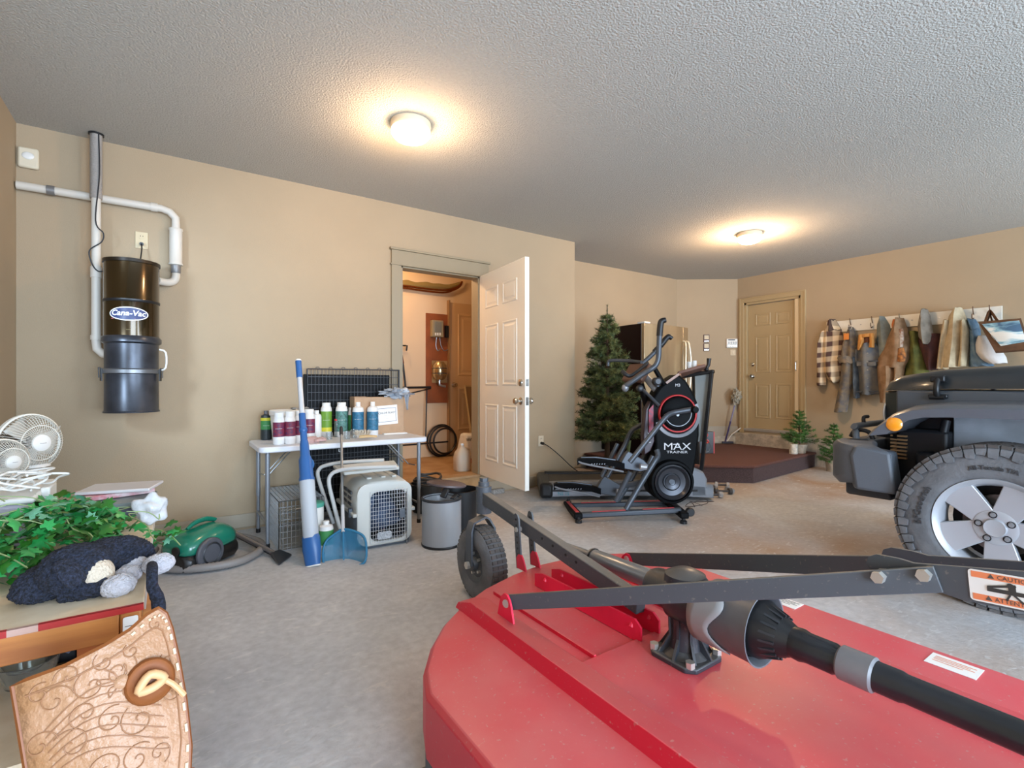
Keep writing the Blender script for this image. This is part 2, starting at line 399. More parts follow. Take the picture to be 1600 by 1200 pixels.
l = bpy.data.lights.new('utility_bulb', 'POINT'); l.energy = 32; l.color = (1, .62, .32); l.shadow_soft_size = .06
lo = bpy.data.objects.new('utility_bulb', l); COL.objects.link(lo); lo.location = (1.9, 5.2, 2.55)
# ================================================================ rotary mower in the foreground
M_red = mat('mower_red', 'DE1C40', .45, var=.18, vs_=3, bump=.05, bs=60)
def dusty(name, a, dust, rough, amt=.5):
    """paint with a pale film of dust lying on it, in patches"""
    m = mat(name, a, rough); nt = m.node_tree; b = nt.nodes['Principled BSDF']; N = nt.nodes.new; L = nt.links.new
    tc = N('ShaderNodeTexCoord'); n = N('ShaderNodeTexNoise'); n.inputs['Scale'].default_value = 3.5; n.inputs['Detail'].default_value = 8
    L(tc.outputs['Object'], n.inputs['Vector']); r = N('ShaderNodeValToRGB'); r.color_ramp.elements[0].position = .3; r.color_ramp.elements[1].position = .72
    r.color_ramp.elements[1].color = (1, 1, 1, 1); L(n.outputs[0], r.inputs[0])
    g = N('ShaderNodeNewGeometry'); s = N('ShaderNodeSeparateXYZ'); L(g.outputs['Normal'], s.inputs[0])
    q = N('ShaderNodeMapRange'); q.inputs[1].default_value = .2; q.inputs[2].default_value = .9; L(s.outputs[2], q.inputs[0])
    x1 = N('ShaderNodeMath'); x1.operation = 'MULTIPLY_ADD'; x1.inputs[1].default_value = .55; x1.inputs[2].default_value = .45; L(r.outputs[0], x1.inputs[0])
    x2 = N('ShaderNodeMath'); x2.operation = 'MULTIPLY'; L(x1.outputs[0], x2.inputs[0]); L(q.outputs[0], x2.inputs[1])
    n3 = N('ShaderNodeTexNoise'); n3.inputs['Scale'].default_value = 90; n3.inputs['Detail'].default_value = 2; L(tc.outputs['Object'], n3.inputs['Vector'])
    r3 = N('ShaderNodeValToRGB'); r3.color_ramp.elements[0].position = .66; r3.color_ramp.elements[1].position = .72; L(n3.outputs[0], r3.inputs[0])
    x3 = N('ShaderNodeMath'); x3.operation = 'MULTIPLY_ADD'; x3.inputs[1].default_value = amt; L(x2.outputs[0], x3.inputs[0])
    x4 = N('ShaderNodeMath'); x4.operation = 'MULTIPLY'; x4.inputs[1].default_value = .35; L(r3.outputs[0], x4.inputs[0]); L(x4.outputs[0], x3.inputs[2])
    mx = N('ShaderNodeMix'); mx.data_type = 'RGBA'; mx.inputs[6].default_value = lin(a); mx.inputs[7].default_value = lin(dust)
    L(x3.outputs[0], mx.inputs[0]); L(mx.outputs[2], b.inputs['Base Color'])
    return m
M_redd = dusty('mower_red_dusty', 'D81A38', 'C09A92', .40, .40)
M_gun = dusty('mower_grey_dusty', '4C5056', '8F877C', .5, .75)
M_gear = dusty('gearbox_paint', '33363C', '75706A', .35, .6)
M_rubber = mat('tyre_rubber', '68696C', .8, bump=.3, bs=60, var=.18, vs_=9)
M_tread = mat('tread_rubber', '5A5654', .85, bump=.3, bs=50, var=.25, vs_=12)
M_bolt = mat('zinc_bolt', 'D0CCC4', .35, .7)
mo = thing('rotary_mower', 'red tractor rotary mower with grey hitch bars and one tail wheel, filling the foreground', 'mower', (1.3, 1.0, 0))
dk = [(.58, .12), (.58, 1.26), (.62, 1.37), (.70, 1.49), (.80, 1.60), (.93, 1.70), (1.08, 1.78), (1.26, 1.84), (1.44, 1.87), (1.62, 1.86), (1.78, 1.82), (1.92, 1.74), (2.0, 1.62), (2.03, 1.5), (2.03, .12)]
g = G(); n = len(dk)
def ins(k, z):
    cx, cy = 1.3, .9; return [(cx + (x - cx) * (1 - k / .72), cy + (y - cy) * (1 - k / .85), z) for x, y in dk]
g.ring([ins(0, .10), ins(0, .265), ins(.012, .28), ins(.03, .283)], caps=True)
obj('deck', g, M_redd, mo, smooth=30, bevel=.003)
for x0 in (.895, 1.62):
    g = G()
    rows = []
    for y, h in ((.12, .05), (1.59, .05), (1.685 if x0 < 1 else 1.75, .018)):
        rows.append([(x0, y, .281), (x0 + .012, y, .281 + h), (x0 + .083, y, .281 + h), (x0 + .095, y, .281)])
    g.ring(rows, caps=True); obj('deck_channel', g, M_redd, mo, smooth=20, bevel=.002)
obj('centre_plate', G().bx(1.02, 1.60, .12, 1.12, .281, .292).bx(1.075, 1.085, 1.12, 1.70, .281, .296).bx(1.535, 1.545, 1.12, 1.72, .281, .296), M_redd, mo, smooth=0, bevel=.002)
for x in (1.262, 1.352):
    g = G(frame((x, 0, 0), (0, 1, 0), y=(0, 0, 1)))
    g.prism([(1.10, .285), (1.10, .335), (1.125, .355), (1.62, .350), (1.67, .335), (1.67, .285)], Matrix(), .008)
    for yy in (1.14, 1.60): g.cyl((yy, .325, -.002), (yy, .345, .012), .008, n=8)
    obj('mounting_plate', g, M_red, mo, smooth=30)
# tail beam
b0 = Vector((1.335, 1.16, .372)); b1 = Vector((1.405, 2.30, .515))
obj('tail_beam', G().bar(b0, b1, .044, .064), M_gun, mo, bevel=.004)
obj('caster_sleeve', G().cyl((1.41, 2.325, .43), (1.41, 2.325, .575), .042, n=20), M_gun, mo)
obj('caster_bolt', G().cyl((1.41, 2.325, .575), (1.41, 2.325, .60), .03, n=16).cyl((1.41, 2.325, .60), (1.41, 2.325, .62), .024, n=6), M_gun, mo)
def bp(t): return b0.lerp(b1, t)
for k in (.29, .35, .43, .50):
    p = bp(k); obj('bolt_hole', G().cyl(p + Vector((-.024, 0, .008)), p + Vector((-.0205, 0, .008)), .006, n=8), M_black, mo)
# height links
for x in (1.332, 1.412):
    a = Vector((x, 1.875, .30)); b = Vector((x + .002, 1.90, .505)); 
    gl = G(frame(a, (b - a), y=(0, 1, 0))); Ln = (b - a).length
    gl.prism([(-.02, -.02), (Ln, -.02), (Ln + .018, -.012), (Ln + .024, 0), (Ln + .018, .012), (Ln, .02), (-.02, .02)], Matrix(), .008)
    lk = obj('height_link', gl, M_gun, mo, smooth=30)
    gh = G(frame(a, (b - a), y=(0, 1, 0)))
    for k in range(7):
        if k != 4: gh.cyl((.045 + k * .026, 0, -.001), (.045 + k * .026, 0, .009), .0055, n=8)
    obj('link_hole', gh, M_black, lk)['kind'] = 'stuff'
    obj('bolt', G().cyl((x - .012, 1.893, .455), (x + .016, 1.893, .455), .012, n=6), M_bolt, lk)
    obj('link_lug', G(frame((x - .01, 1.845, .282), (0, 1, 0), y=(0, 0, 1))).prism([(-.03, 0), (.04, 0), (.045, .045), (.03, .065), (.005, .065), (-.01, .045)], Matrix(), .007), M_red, mo, smooth=30)
# castor wheel
wc = Vector((1.36, 2.27, .187))
MX = frame(wc, (0, 1, 0), z=(1, 0, 0))   # lathe axis along +x
tw = obj('tail_tyre', G(MX).lathe([(.095, -.05), (.12, -.058), (.165, -.055), (.18, -.045), (.186, -.02), (.187, 0), (.186, .02), (.18, .045), (.165, .055), (.12, .058), (.095, .05)], n=40, caps=False), M_rubber, mo)
g = G()
for k in range(44):
    a = 2 * PI * k / 44; M = MX @ Matrix.Rotation(a, 4, 'Z')
    for s in (-1, 0, 1): G.box(g, M @ Vector((.187, 0, s * .029)), (.008, .017, .026), M.to_3x3())
obj('tread_blocks', g, M_tread, tw, smooth=0)
obj('wheel_hub', G(MX).lathe([(.001, -.062), (.03, -.062), (.034, -.035), (.07, -.03), (.094, -.05), (.098, -.05), (.098, .05), (.094, .05), (.07, .03), (.034, .035), (.03, .062), (.001, .062)], n=28), M_gun, mo)
for k in range(5):
    a = 2 * PI * k / 5; obj('lug_nut', G(MX).cyl((.052 * math.cos(a), .052 * math.sin(a), -.048), (.052 * math.cos(a), .052 * math.sin(a), -.03), .008, n=6), M_bolt, mo)
fk = [(1.36 - .072, 2.27, .185), (1.36 - .072, 2.27, .36), (1.36 - .05, 2.285, .40), (1.40, 2.31, .415), (1.36 + .055, 2.3, .405), (1.36 + .075, 2.28, .36), (1.36 + .075, 2.27, .185)]
g = G(); rows = []
for i, p in enumerate(fk):
    p = Vector(p); t = (Vector(fk[min(i + 1, 6)]) - Vector(fk[max(i - 1, 0)])).normalized(); nn = Vector((0, 1, 0)).cross(t).normalized()
    rows.append([p + Vector((0, -.028, 0)) + nn * .005, p + Vector((0, .028, 0)) + nn * .005, p + Vector((0, .028, 0)) - nn * .005, p + Vector((0, -.028, 0)) - nn * .005])
g.ring(rows); obj('wheel_fork', g, M_gun, mo, smooth=50)
obj('axle_bolt', G().cyl((1.275, 2.27, .187), (1.45, 2.27, .187), .012, n=12).cyl((1.268, 2.27, .187), (1.287, 2.27, .187), .02, n=6), M_bolt, mo)
# push bars from rear lugs to the A-frame
for (p, q, nm) in ((Vector((.955, 1.41, .385)), Vector((1.252, .335, .745)), 'near'), (Vector((1.60, 1.455, .392)), Vector((1.345, .335, .745)), 'far')):
    d = q - p
    hb = obj('brace_bar', G().bar(p - d * .012, q, .011, .050), M_gun, mo, bevel=.002)
    nrm = d.cross(Vector((0, 0, 1))).normalized()
    obj('bolt', G().cyl(p - nrm * .018, p + nrm * .018, .014, n=10), M_bolt, hb)
    obj('brace_lug', G(frame((p.x - .014, p.y + .002, .325), (0, 1, 0), y=(0, 0, 1))).prism([(-.05, 0), (.05, 0), (.034, .055), (.026, .075), (.008, .09), (-.01, .09), (-.026, .075), (-.034, .055)], Matrix(), .007), M_red, mo, smooth=30)
# A-frame top hitch plates
for sx_, in ((-1,), (1,)):
    x = 1.30 + sx_ * .040
    g = G(frame((x, 0, 0), (0, -1, 0), y=(0, 0, 1)))
    g.prism([(-.46, .738), (-.455, .755), (-.44, .764), (-.40, .766), (-.375, .764), (-.217, .796), (-.02, .82), (.30, .50), (.30, .38), (.20, .38), (.02, .70), (-.12, .735), (-.217, .724), (-.30, .716), (-.36, .722), (-.45, .725)], Matrix(), .008)
    ap = obj('hitch_plate', g, M_gun, mo, smooth=30)
obj('hitch_spacer', G().cyl((1.25, .05, .775), (1.35, .05, .775), .02, n=16), M_gun, mo)
obj('hitch_spacer', G().cyl((1.25, -.26, .43), (1.35, -.26, .43), .02, n=16), M_gun, mo)
for q, xx in (((1370, 903), 1.208), ((1441, 900), 1.228)):
    c = onx(*q, xx); obj('hex_bolt', G().cyl(c, c + Vector((.04, 0, 0)), .0125, n=6), M_bolt, mo)
# warning sticker on the hitch plate
M_ora = mat('sticker_orange', 'EE8A5C', .5); M_stk = mat('sticker_white', 'F0EEEA', .5); M_ink = mat('sticker_ink', '55504C', .6); M_inkd = mat('ink', '3A3836', .6)
SM = frame((1.2512, .232, .7555), (0, -1, .08), y=(0, .08, 1))
st = obj('warning_sticker', G(SM).prism(rpoly(.115, .058, .006), Matrix(), .001, -.0005), M_stk, mo, smooth=0)
obj('sticker_band', G(SM).bx(-.053, .053, .015, .026, .0, .001).bx(-.053, .053, -.026, -.015, 0, .001), M_ora, st, smooth=0)
text('lettering', '\u25b2 CAUTION', .0105, SM @ Matrix.Translation((0, .0205, .0012)), M_ink, st, .0003)
text('lettering', '\u25b2 ATTENTION', .0105, SM @ Matrix.Translation((0, -.0205, .0012)), M_ink, st, .0003)
obj('pictogram', G(SM).box((0, -.003, .0012), (.064, .007, .001)).box((-.012, .006, .0014), (.04, .004, .001), Matrix.Rotation(.25, 3, 'Z')).cyl((0, .010, .001), (0, .010, .002), .0045, n=10).box((.008, -.010, .0014), (.022, .003, .001), Matrix.Rotation(-.8, 3, 'Z')).box((-.004, -.012, .0014), (.012, .003, .001), Matrix.Rotation(1.1, 3, 'Z')).box((.002, .004, .0014), (.01, .01, .001)), M_inkd, st, smooth=0)
# gearbox
gx, gy = 1.31, .965
g = G(); hexp = [(-.085, -.06), (-.06, -.085), (.06, -.085), (.085, -.06), (.085, .06), (.06, .085), (-.06, .085), (-.085, .06)]
g.prism(hexp, Matrix.Translation((gx, gy, .292)), .016)
obj('gearbox_flange', g, M_gear, mo, bevel=.004)
obj('gearbox_column', G().lathe([(.075, .305), (.05, .325), (.042, .37), (.045, .43), (.06, .45), (.066, .50), (.06, .545), (.03, .56), (.001, .562)], (gx, gy, 0), 28), M_gear, mo)
g = G()
for k in range(8):
    a = PI / 4 * k + .2; M = Matrix.Translation((gx, gy, 0)) @ Matrix.Rotation(a, 4, 'Z')
    gg = G(M); gg.prism([(.04, .305), (.085, .305), (.05, .36), (.052, .42), (.04, .42)], Matrix.Rotation(PI / 2, 4, 'X'), .008, -.004); g.v and None
    g.add(gg.v, gg.f)
obj('gearbox_rib', g, M_gear, mo, smooth=30)
MG = frame((gx, gy, .475), (1, 0, 0), z=(0, -1, -.005))
obj('gearbox_housing', G(MG).lathe([(.001, -.13), (.045, -.13), (.055, -.11), (.06, -.05), (.075, -.03), (.078, .04), (.066, .06), (.06, .10), (.05, .11), (.05, .14), (.001, .14)], n=28), M_gear, mo)
for (dx, dy) in ((-.065, -.065), (.065, -.065), (.065, .065), (-.065, .065)):
    obj('gearbox_bolt', G().cyl((gx + dx, gy + dy, .306), (gx + dx, gy + dy, .324), .014, n=6), M_bolt, mo)
# driveline guard and shaft
obj('driveline_guard', G(MG).lathe([(.07, .09), (.086, .10), (.092, .14), (.094, .235), (.099, .25), (.095, .25), (.088, .235), (.086, .12), (.066, .10)], n=36, caps=False), mat('guard_grey', '63656A', .4, var=.12, vs_=8, bump=.05), mo)
obj('guard_flap', G(MG).grid(lambda u, v: (.097 * math.cos(2.2 + u * 2.2), .097 * math.sin(2.2 + u * 2.2), .075 + v * (.085 + .02 * math.sin(u * 9)) ), 16, 4), mat('guard_flap', '8F8E8E', .4), mo, solid=.003)
obj('yoke_bell', G(MG).lathe([(.04, .17), (.072, .19), (.078, .22), (.076, .25), (.05, .30), (.036, .33), (.001, .33)], n=32), M_black, mo)
g = G(MG)
for k in range(18):
    M = Matrix.Rotation(2 * PI * k / 18, 4, 'Z'); a = M @ Vector((.080, 0, .215)); b = M @ Vector((.052, 0, .30)); g.bar(a, b, .006, .008, up=M @ Vector((1, 0, 0)))
obj('bell_rib', g, M_dark, mo, smooth=0)
obj('shaft_sleeve', G(MG).lathe([(.001, .32), (.038, .32), (.04, .345), (.036, .36), (.036, .42), (.033, .425), (.033, .55), (.030, .56), (.030, 1.2), (.001, 1.2)], n=28), mat('shaft_plastic', '202226', .3, var=.3, vs_=6), mo)
obj('shaft_collar', G(MG).lathe([(.034, .43), (.039, .435), (.039, .50), (.034, .505)], n=28, caps=False), mat('collar_grey', '77777B', .4, var=.15), mo)
# grey cylinder lying beside the beam
ca = Vector((1.50, 1.74, .385)); cb = Vector((1.485, 1.20, .40)); dd = (cb - ca)
obj('gas_cylinder', G().tube([ca, ca + dd * .3, ca + dd * .31, ca + dd * .9, ca + dd * .97], [.017, .019, .034, .036, .02], 20), mat('cylinder_grey', '8C8E90', .3, .5), mo)
obj('cylinder_band', G().cyl(ca + dd * .33, ca + dd * .345, .037, n=20), M_black, mo)
for (px, py, a, w_) in ((1228, 941, 0, .10), (1490, 1040, 0, .12)):
    p = onz(px, py, .284); obj('deck_sticker', G().bx(p.x - w_ / 2 * .7, p.x + w_ / 2 * .7, p.y - w_ / 2, p.y + w_ / 2, .2835, .2848), M_stk, mo, smooth=0)
    M = frame((p.x, p.y, .2853), (0, -1, 0), y=(1, 0, 0))
    obj('sticker_lines', G(M).bx(-w_ * .4, w_ * .4, .02, .023, 0, .0004).bx(-w_ * .4, w_ * .3, .01, .0125, 0, .0004).bx(-w_ * .4, w_ * .4, 0, .0025, 0, .0004).bx(-w_ * .4, w_ * .2, -.012, -.0095, 0, .0004), M_ink if px < 1300 else M_ora, mo, smooth=0)
# blade carrier and skids under the deck, front chain guard
obj('blade_carrier', G().cyl((gx, gy, .13), (gx, gy, .285), .05, n=20).bar((gx - .6, gy, .14), (gx + .6, gy, .14), .09, .012), M_dark, mo)
for x in (.60, 2.005):
    obj('skid_shoe', G().bx(x - .006, x + .012, .2, 1.3, .0, .11).bx(x - .02, x + .03, .15, 1.35, 0, .01), M_gun, mo, bevel=.003)

# ================================================================ four-wheel-drive car (nose towards the far wall)
M_car = mat('car_paint', '34383B', .3, .35, coat=.5)
M_flare = mat('flare_paint', '62676F', .38, .2, coat=.2)
M_bump = mat('bumper_plastic', '5E646C', .5, bump=.12, bs=180)
M_liner = mat('liner_grey', 'A4ACB6', .7, var=.15, vs_=6, bump=.2, bs=20)
M_cblk = mat('chassis_black', '14161B', .5)
M_alloy = mat('alloy_wheel', 'B4B6BB', .38, .3)
car = thing('car', 'dark grey four-wheel-drive car with wide front fender, nose towards the coats on the wall', 'car', (4.3, 0, 0))
CX = 4.30          # centre line
def mir(x): return 2 * CX - x
# hood
def hoodrow(y, zs, zt, xs): return [(CX + s * (CX - xs) * k, y, z) for s, k, z in ((-1, 1, zs), (-1, .985, zs + (zt - zs) * .55), (-1, .93, zs + (zt - zs) * .85), (-1, .7, zt - .006), (-1, .3, zt), (1, .3, zt), (1, .7, zt - .006), (1, .93, zs + (zt - zs) * .85), (1, .985, zs + (zt - zs) * .55), (1, 1, zs))]
rows = [hoodrow(1.30, 1.085, 1.10, 3.84), hoodrow(1.27, 1.09, 1.155, 3.80), hoodrow(1.20, 1.095, 1.195, 3.77), hoodrow(1.0, 1.10, 1.225, 3.75), hoodrow(.5, 1.105, 1.25, 3.72), hoodrow(0.05, 1.11, 1.27, 3.70)]
obj('hood', G().ring(rows, caps=True), M_car, car, smooth=50)
obj('grille_body', G().ring([[(3.86, 1.31, .62), (mir(3.86), 1.31, .62), (mir(3.86), 1.31, 1.08), (3.86, 1.31, 1.08)], [(3.76, 1.20, .60), (mir(3.76), 1.20, .60), (mir(3.76), 1.20, 1.09), (3.76, 1.20, 1.09)]]), M_car, car, bevel=.012)
for k in range(7): obj('grille_slot', G().bx(4.02 + k * .08, 4.06 + k * .08, 1.305, 1.314, .78, 1.02), M_cblk, car, smooth=0)
for s in (3.90, mir(3.90)):
    obj('headlamp', G().lathe([(.001, .02), (.05, .015), (.085, 0), (.088, -.01)], (0, 0, 0), 24, frame((s + (.02 if s < CX else -.02), 1.312, .94), (1, 0, 0), z=(0, 1, 0))), mat('lamp_clear', 'DDE2E6', .1, coat=1), car)
obj('body_side', G().bx(3.735, mir(3.735), -.05, 1.21, .93, 1.092), mat('body_side_paint', '565B62', .35, .3, coat=.3), car, bevel=.012)
obj('fender_cowl', G().bx(3.79, mir(3.79), .0, 1.2, .75, .93), M_cblk, car, smooth=0)
# fender flares
for s in (1, -1):
    def fx(x): return x if s == 1 else mir(x)
    out = [(1.245, .82), (1.20, .88), (1.11, .965), (1.02, 1.005), (.90, 1.022), (.5, 1.03), (.22, 1.02), (.10, .985), (.02, .90), (-.03, .78)]
    inn = [(1.13, .845), (1.09, .885), (1.03, .93), (.97, .948), (.86, .955), (.5, .96), (.26, .95), (.18, .915), (.11, .85), (.06, .76)]
    g = G(); rows = []
    for (a, b), (c, d) in zip(out, inn):
        rows.append([(fx(3.76), a, b + .012), (fx(3.45), a, b + .004), (fx(3.375), a - .002, b - .008), (fx(3.355), a - (a - c) * .25, b - (b - d) * .35), (fx(3.36), c, d), (fx(3.40), c, d), (fx(3.76), c, d + .01)])
    g.ring(rows); obj('fender_flare', g, M_flare, car, smooth=55)
    M = frame((fx(3.356), 1.095, .905), (0, 1, -.55), z=(-s, .0, .12))
    obj('side_marker_lamp', G(M).lathe([(.001, .014), (.02, .012), (.034, .006), (.04, 0), (.04, -.006)], n=24), mat('amber_lens', 'E8921E', .2, emit=.25, coat=1), car)
    # wheel well
    obj('wheel_well_liner', G().bx(min(fx(3.72), fx(3.75)), max(fx(3.72), fx(3.75)), .22, .93, .45, .95), M_liner, car, bevel=.006)
    obj('liner_box', G().bx(min(fx(3.705), fx(3.735)), max(fx(3.705), fx(3.735)), .36, .56, .80, .92), M_liner, car, bevel=.01)
    obj('well_panel', G().bx(min(fx(3.64), fx(3.8)), max(fx(3.64), fx(3.8)), .93, 1.18, .52, .86).bx(min(fx(3.55), fx(3.75)), max(fx(3.55), fx(3.75)), .98, 1.06, .6, .74), M_cblk, car, bevel=.02)
    obj('well_pipe', G().tube([(fx(3.68), .95, .92), (fx(3.66), .96, .8), (fx(3.68), .94, .66), (fx(3.7), .9, .5)], .022, 10, smooth=4), M_cblk, car)
    obj('coil_spring', G().tube([(fx(3.80) + .05 * math.cos(t * .7), .68 + .05 * math.sin(t * .7), .42 + t * .006) for t in range(60)], .008, 6), M_cblk, car)
    # hood latch
    lt = obj('hood_latch', G().bx(min(fx(3.715), fx(3.745)), max(fx(3.715), fx(3.745)), .955, 1.045, 1.045, 1.07), M_black, car, bevel=.006)
    obj('latch_strap', G().tube([(fx(3.715), 1.0, 1.05), (fx(3.700), 1.0, 1.09), (fx(3.706), 1.0, 1.13), (fx(3.73), 1.0, 1.165)], [.017, .016, .014, .02], 12, smooth=3).cyl((fx(3.708), .965, 1.052), (fx(3.708), 1.035, 1.052), .013, n=12), M_black, lt)
    obj('latch_bracket', G().bx(min(fx(3.71), fx(3.76)), max(fx(3.71), fx(3.76)), .965, 1.035, 1.14, 1.18), M_black, lt, bevel=.008)
# bumper
g = G()
zz = (.53, .56, .70, .745, .775)
yf = ((1.33, 1.44), (1.31, 1.49), (1.30, 1.50), (1.30, 1.48), (1.31, 1.44))
rows = []
for x, k, sh in ((3.60, .0, 0), (3.70, 0, 0), (CX, 0, .03), (mir(3.70), 0, 0), (mir(3.60), 0, 0)):
    rows.append([(x, a, z) for z, (a, b) in zip(zz, yf)] + [(x, b + sh, z) for z, (a, b) in list(zip(zz, yf))[::-1]])
obj('bumper_bar', G().ring(rows), M_bump, car, smooth=40, bevel=.006)
for s in (1, -1):
    def fx(x): return x if s == 1 else mir(x)
    rows = []
    for x, y0, y1, zb, zt in ((3.66, 1.28, 1.50, .50, .775), (3.55, 1.25, 1.49, .50, .775), (3.475, 1.22, 1.445, .515, .768), (3.42, 1.16, 1.36, .535, .755), (3.405, 1.12, 1.27, .55, .74)):
        rows.append([(fx(x), y0, zb + .02), (fx(x), y0, zt - .015), (fx(x), y0 + .02, zt), (fx(x), y1 - .025, zt), (fx(x), y1, zt - .03), (fx(x), y1, zb + .04), (fx(x), y1 - .04, zb)])
    obj('bumper_end', G().ring(rows), M_bump, car, smooth=45, bevel=.008)
    obj('bumper_wing', G().ring([[(fx(3.395), 1.10, .50), (fx(3.395), 1.13, .735), (fx(3.395), 1.30, .76), (fx(3.395), 1.33, .70), (fx(3.395), 1.30, .50)], [(fx(3.52), 1.10, .49), (fx(3.52), 1.13, .735), (fx(3.52), 1.38, .765), (fx(3.52), 1.41, .70), (fx(3.52), 1.36, .48)]]), M_bump, car, bevel=.015)
    obj('tow_hook', G().tube([(fx(3.74), 1.33, .765), (fx(3.74), 1.36, .82), (fx(3.74), 1.43, .825), (fx(3.74), 1.46, .78)], .014, 10, smooth=4), M_cblk, car)
obj('bumper_hoop', G().tube([(3.72, 1.42, .76), (3.74, 1.43, .835), (3.80, 1.43, .855), (4.8, 1.43, .855), (4.86, 1.43, .835), (4.88, 1.42, .76)], .02, 12, smooth=4), M_bump, car)
obj('hoop_hook', G().tube([(3.86, 1.43, .865), (3.86, 1.43, .905), (3.90, 1.42, .91)], .012, 8, smooth=3), M_cblk, car)
obj('lower_valance', G().ring([[(3.50, 1.15, .44), (mir(3.50), 1.15, .44), (mir(3.50), 1.18, .53), (3.50, 1.18, .53)], [(3.60, 1.44, .42), (mir(3.60), 1.44, .42), (mir(3.60), 1.44, .54), (3.60, 1.44, .54)]]), mat('valance', '3A3E44', .5), car, bevel=.02)
obj('radiator_slat', G().ring([[(3.60, 1.16, .80), (3.70, 1.3, .80), (3.70, 1.3, .83), (3.60, 1.16, .83)]] + [[(3.6, 1.16, .8), (3.7, 1.3, .8), (3.7, 1.3, .83), (3.6, 1.16, .83)]]), M_cblk, car)
g = G()
for k in range(7): g.bx(3.62, 3.78, 1.12, 1.20, .68 + k * .022, .69 + k * .022)
obj('cooling_slats', g, mat('slat_tan', '8A6A48', .5), car, smooth=0)
# rest of the body behind the visible nose
obj('cowl', G().bx(3.62, mir(3.62), -.25, .06, .5, 1.16), M_car, car, bevel=.03)
obj('tub', G().bx(3.55, mir(3.55), -2.35, -.24, .5, 1.12), M_car, car, bevel=.04)
obj('windscreen_frame', G().ring([[(3.66, -.12, 1.14), (mir(3.66), -.12, 1.14), (mir(3.66), -.16, 1.14), (3.66, -.16, 1.14)], [(3.74, -.32, 1.72), (mir(3.74), -.32, 1.72), (mir(3.74), -.36, 1.72), (3.74, -.36, 1.72)]]), mat('car_glass', '20262A', .08, coat=1), car)
obj('soft_top', G().bx(3.70, mir(3.70), -2.3, -.33, 1.12, 1.75), M_black, car, bevel=.07)
obj('chassis_rail', G().bx(3.85, 3.95, -2.3, 1.3, .42, .54).bx(mir(3.95), mir(3.85), -2.3, 1.3, .42, .54).cyl((3.6, .68, .40), (mir(3.6), .68, .40), .05, n=16).cyl((3.6, -1.75, .40), (mir(3.6), -1.75, .40), .05, n=16), M_cblk, car)
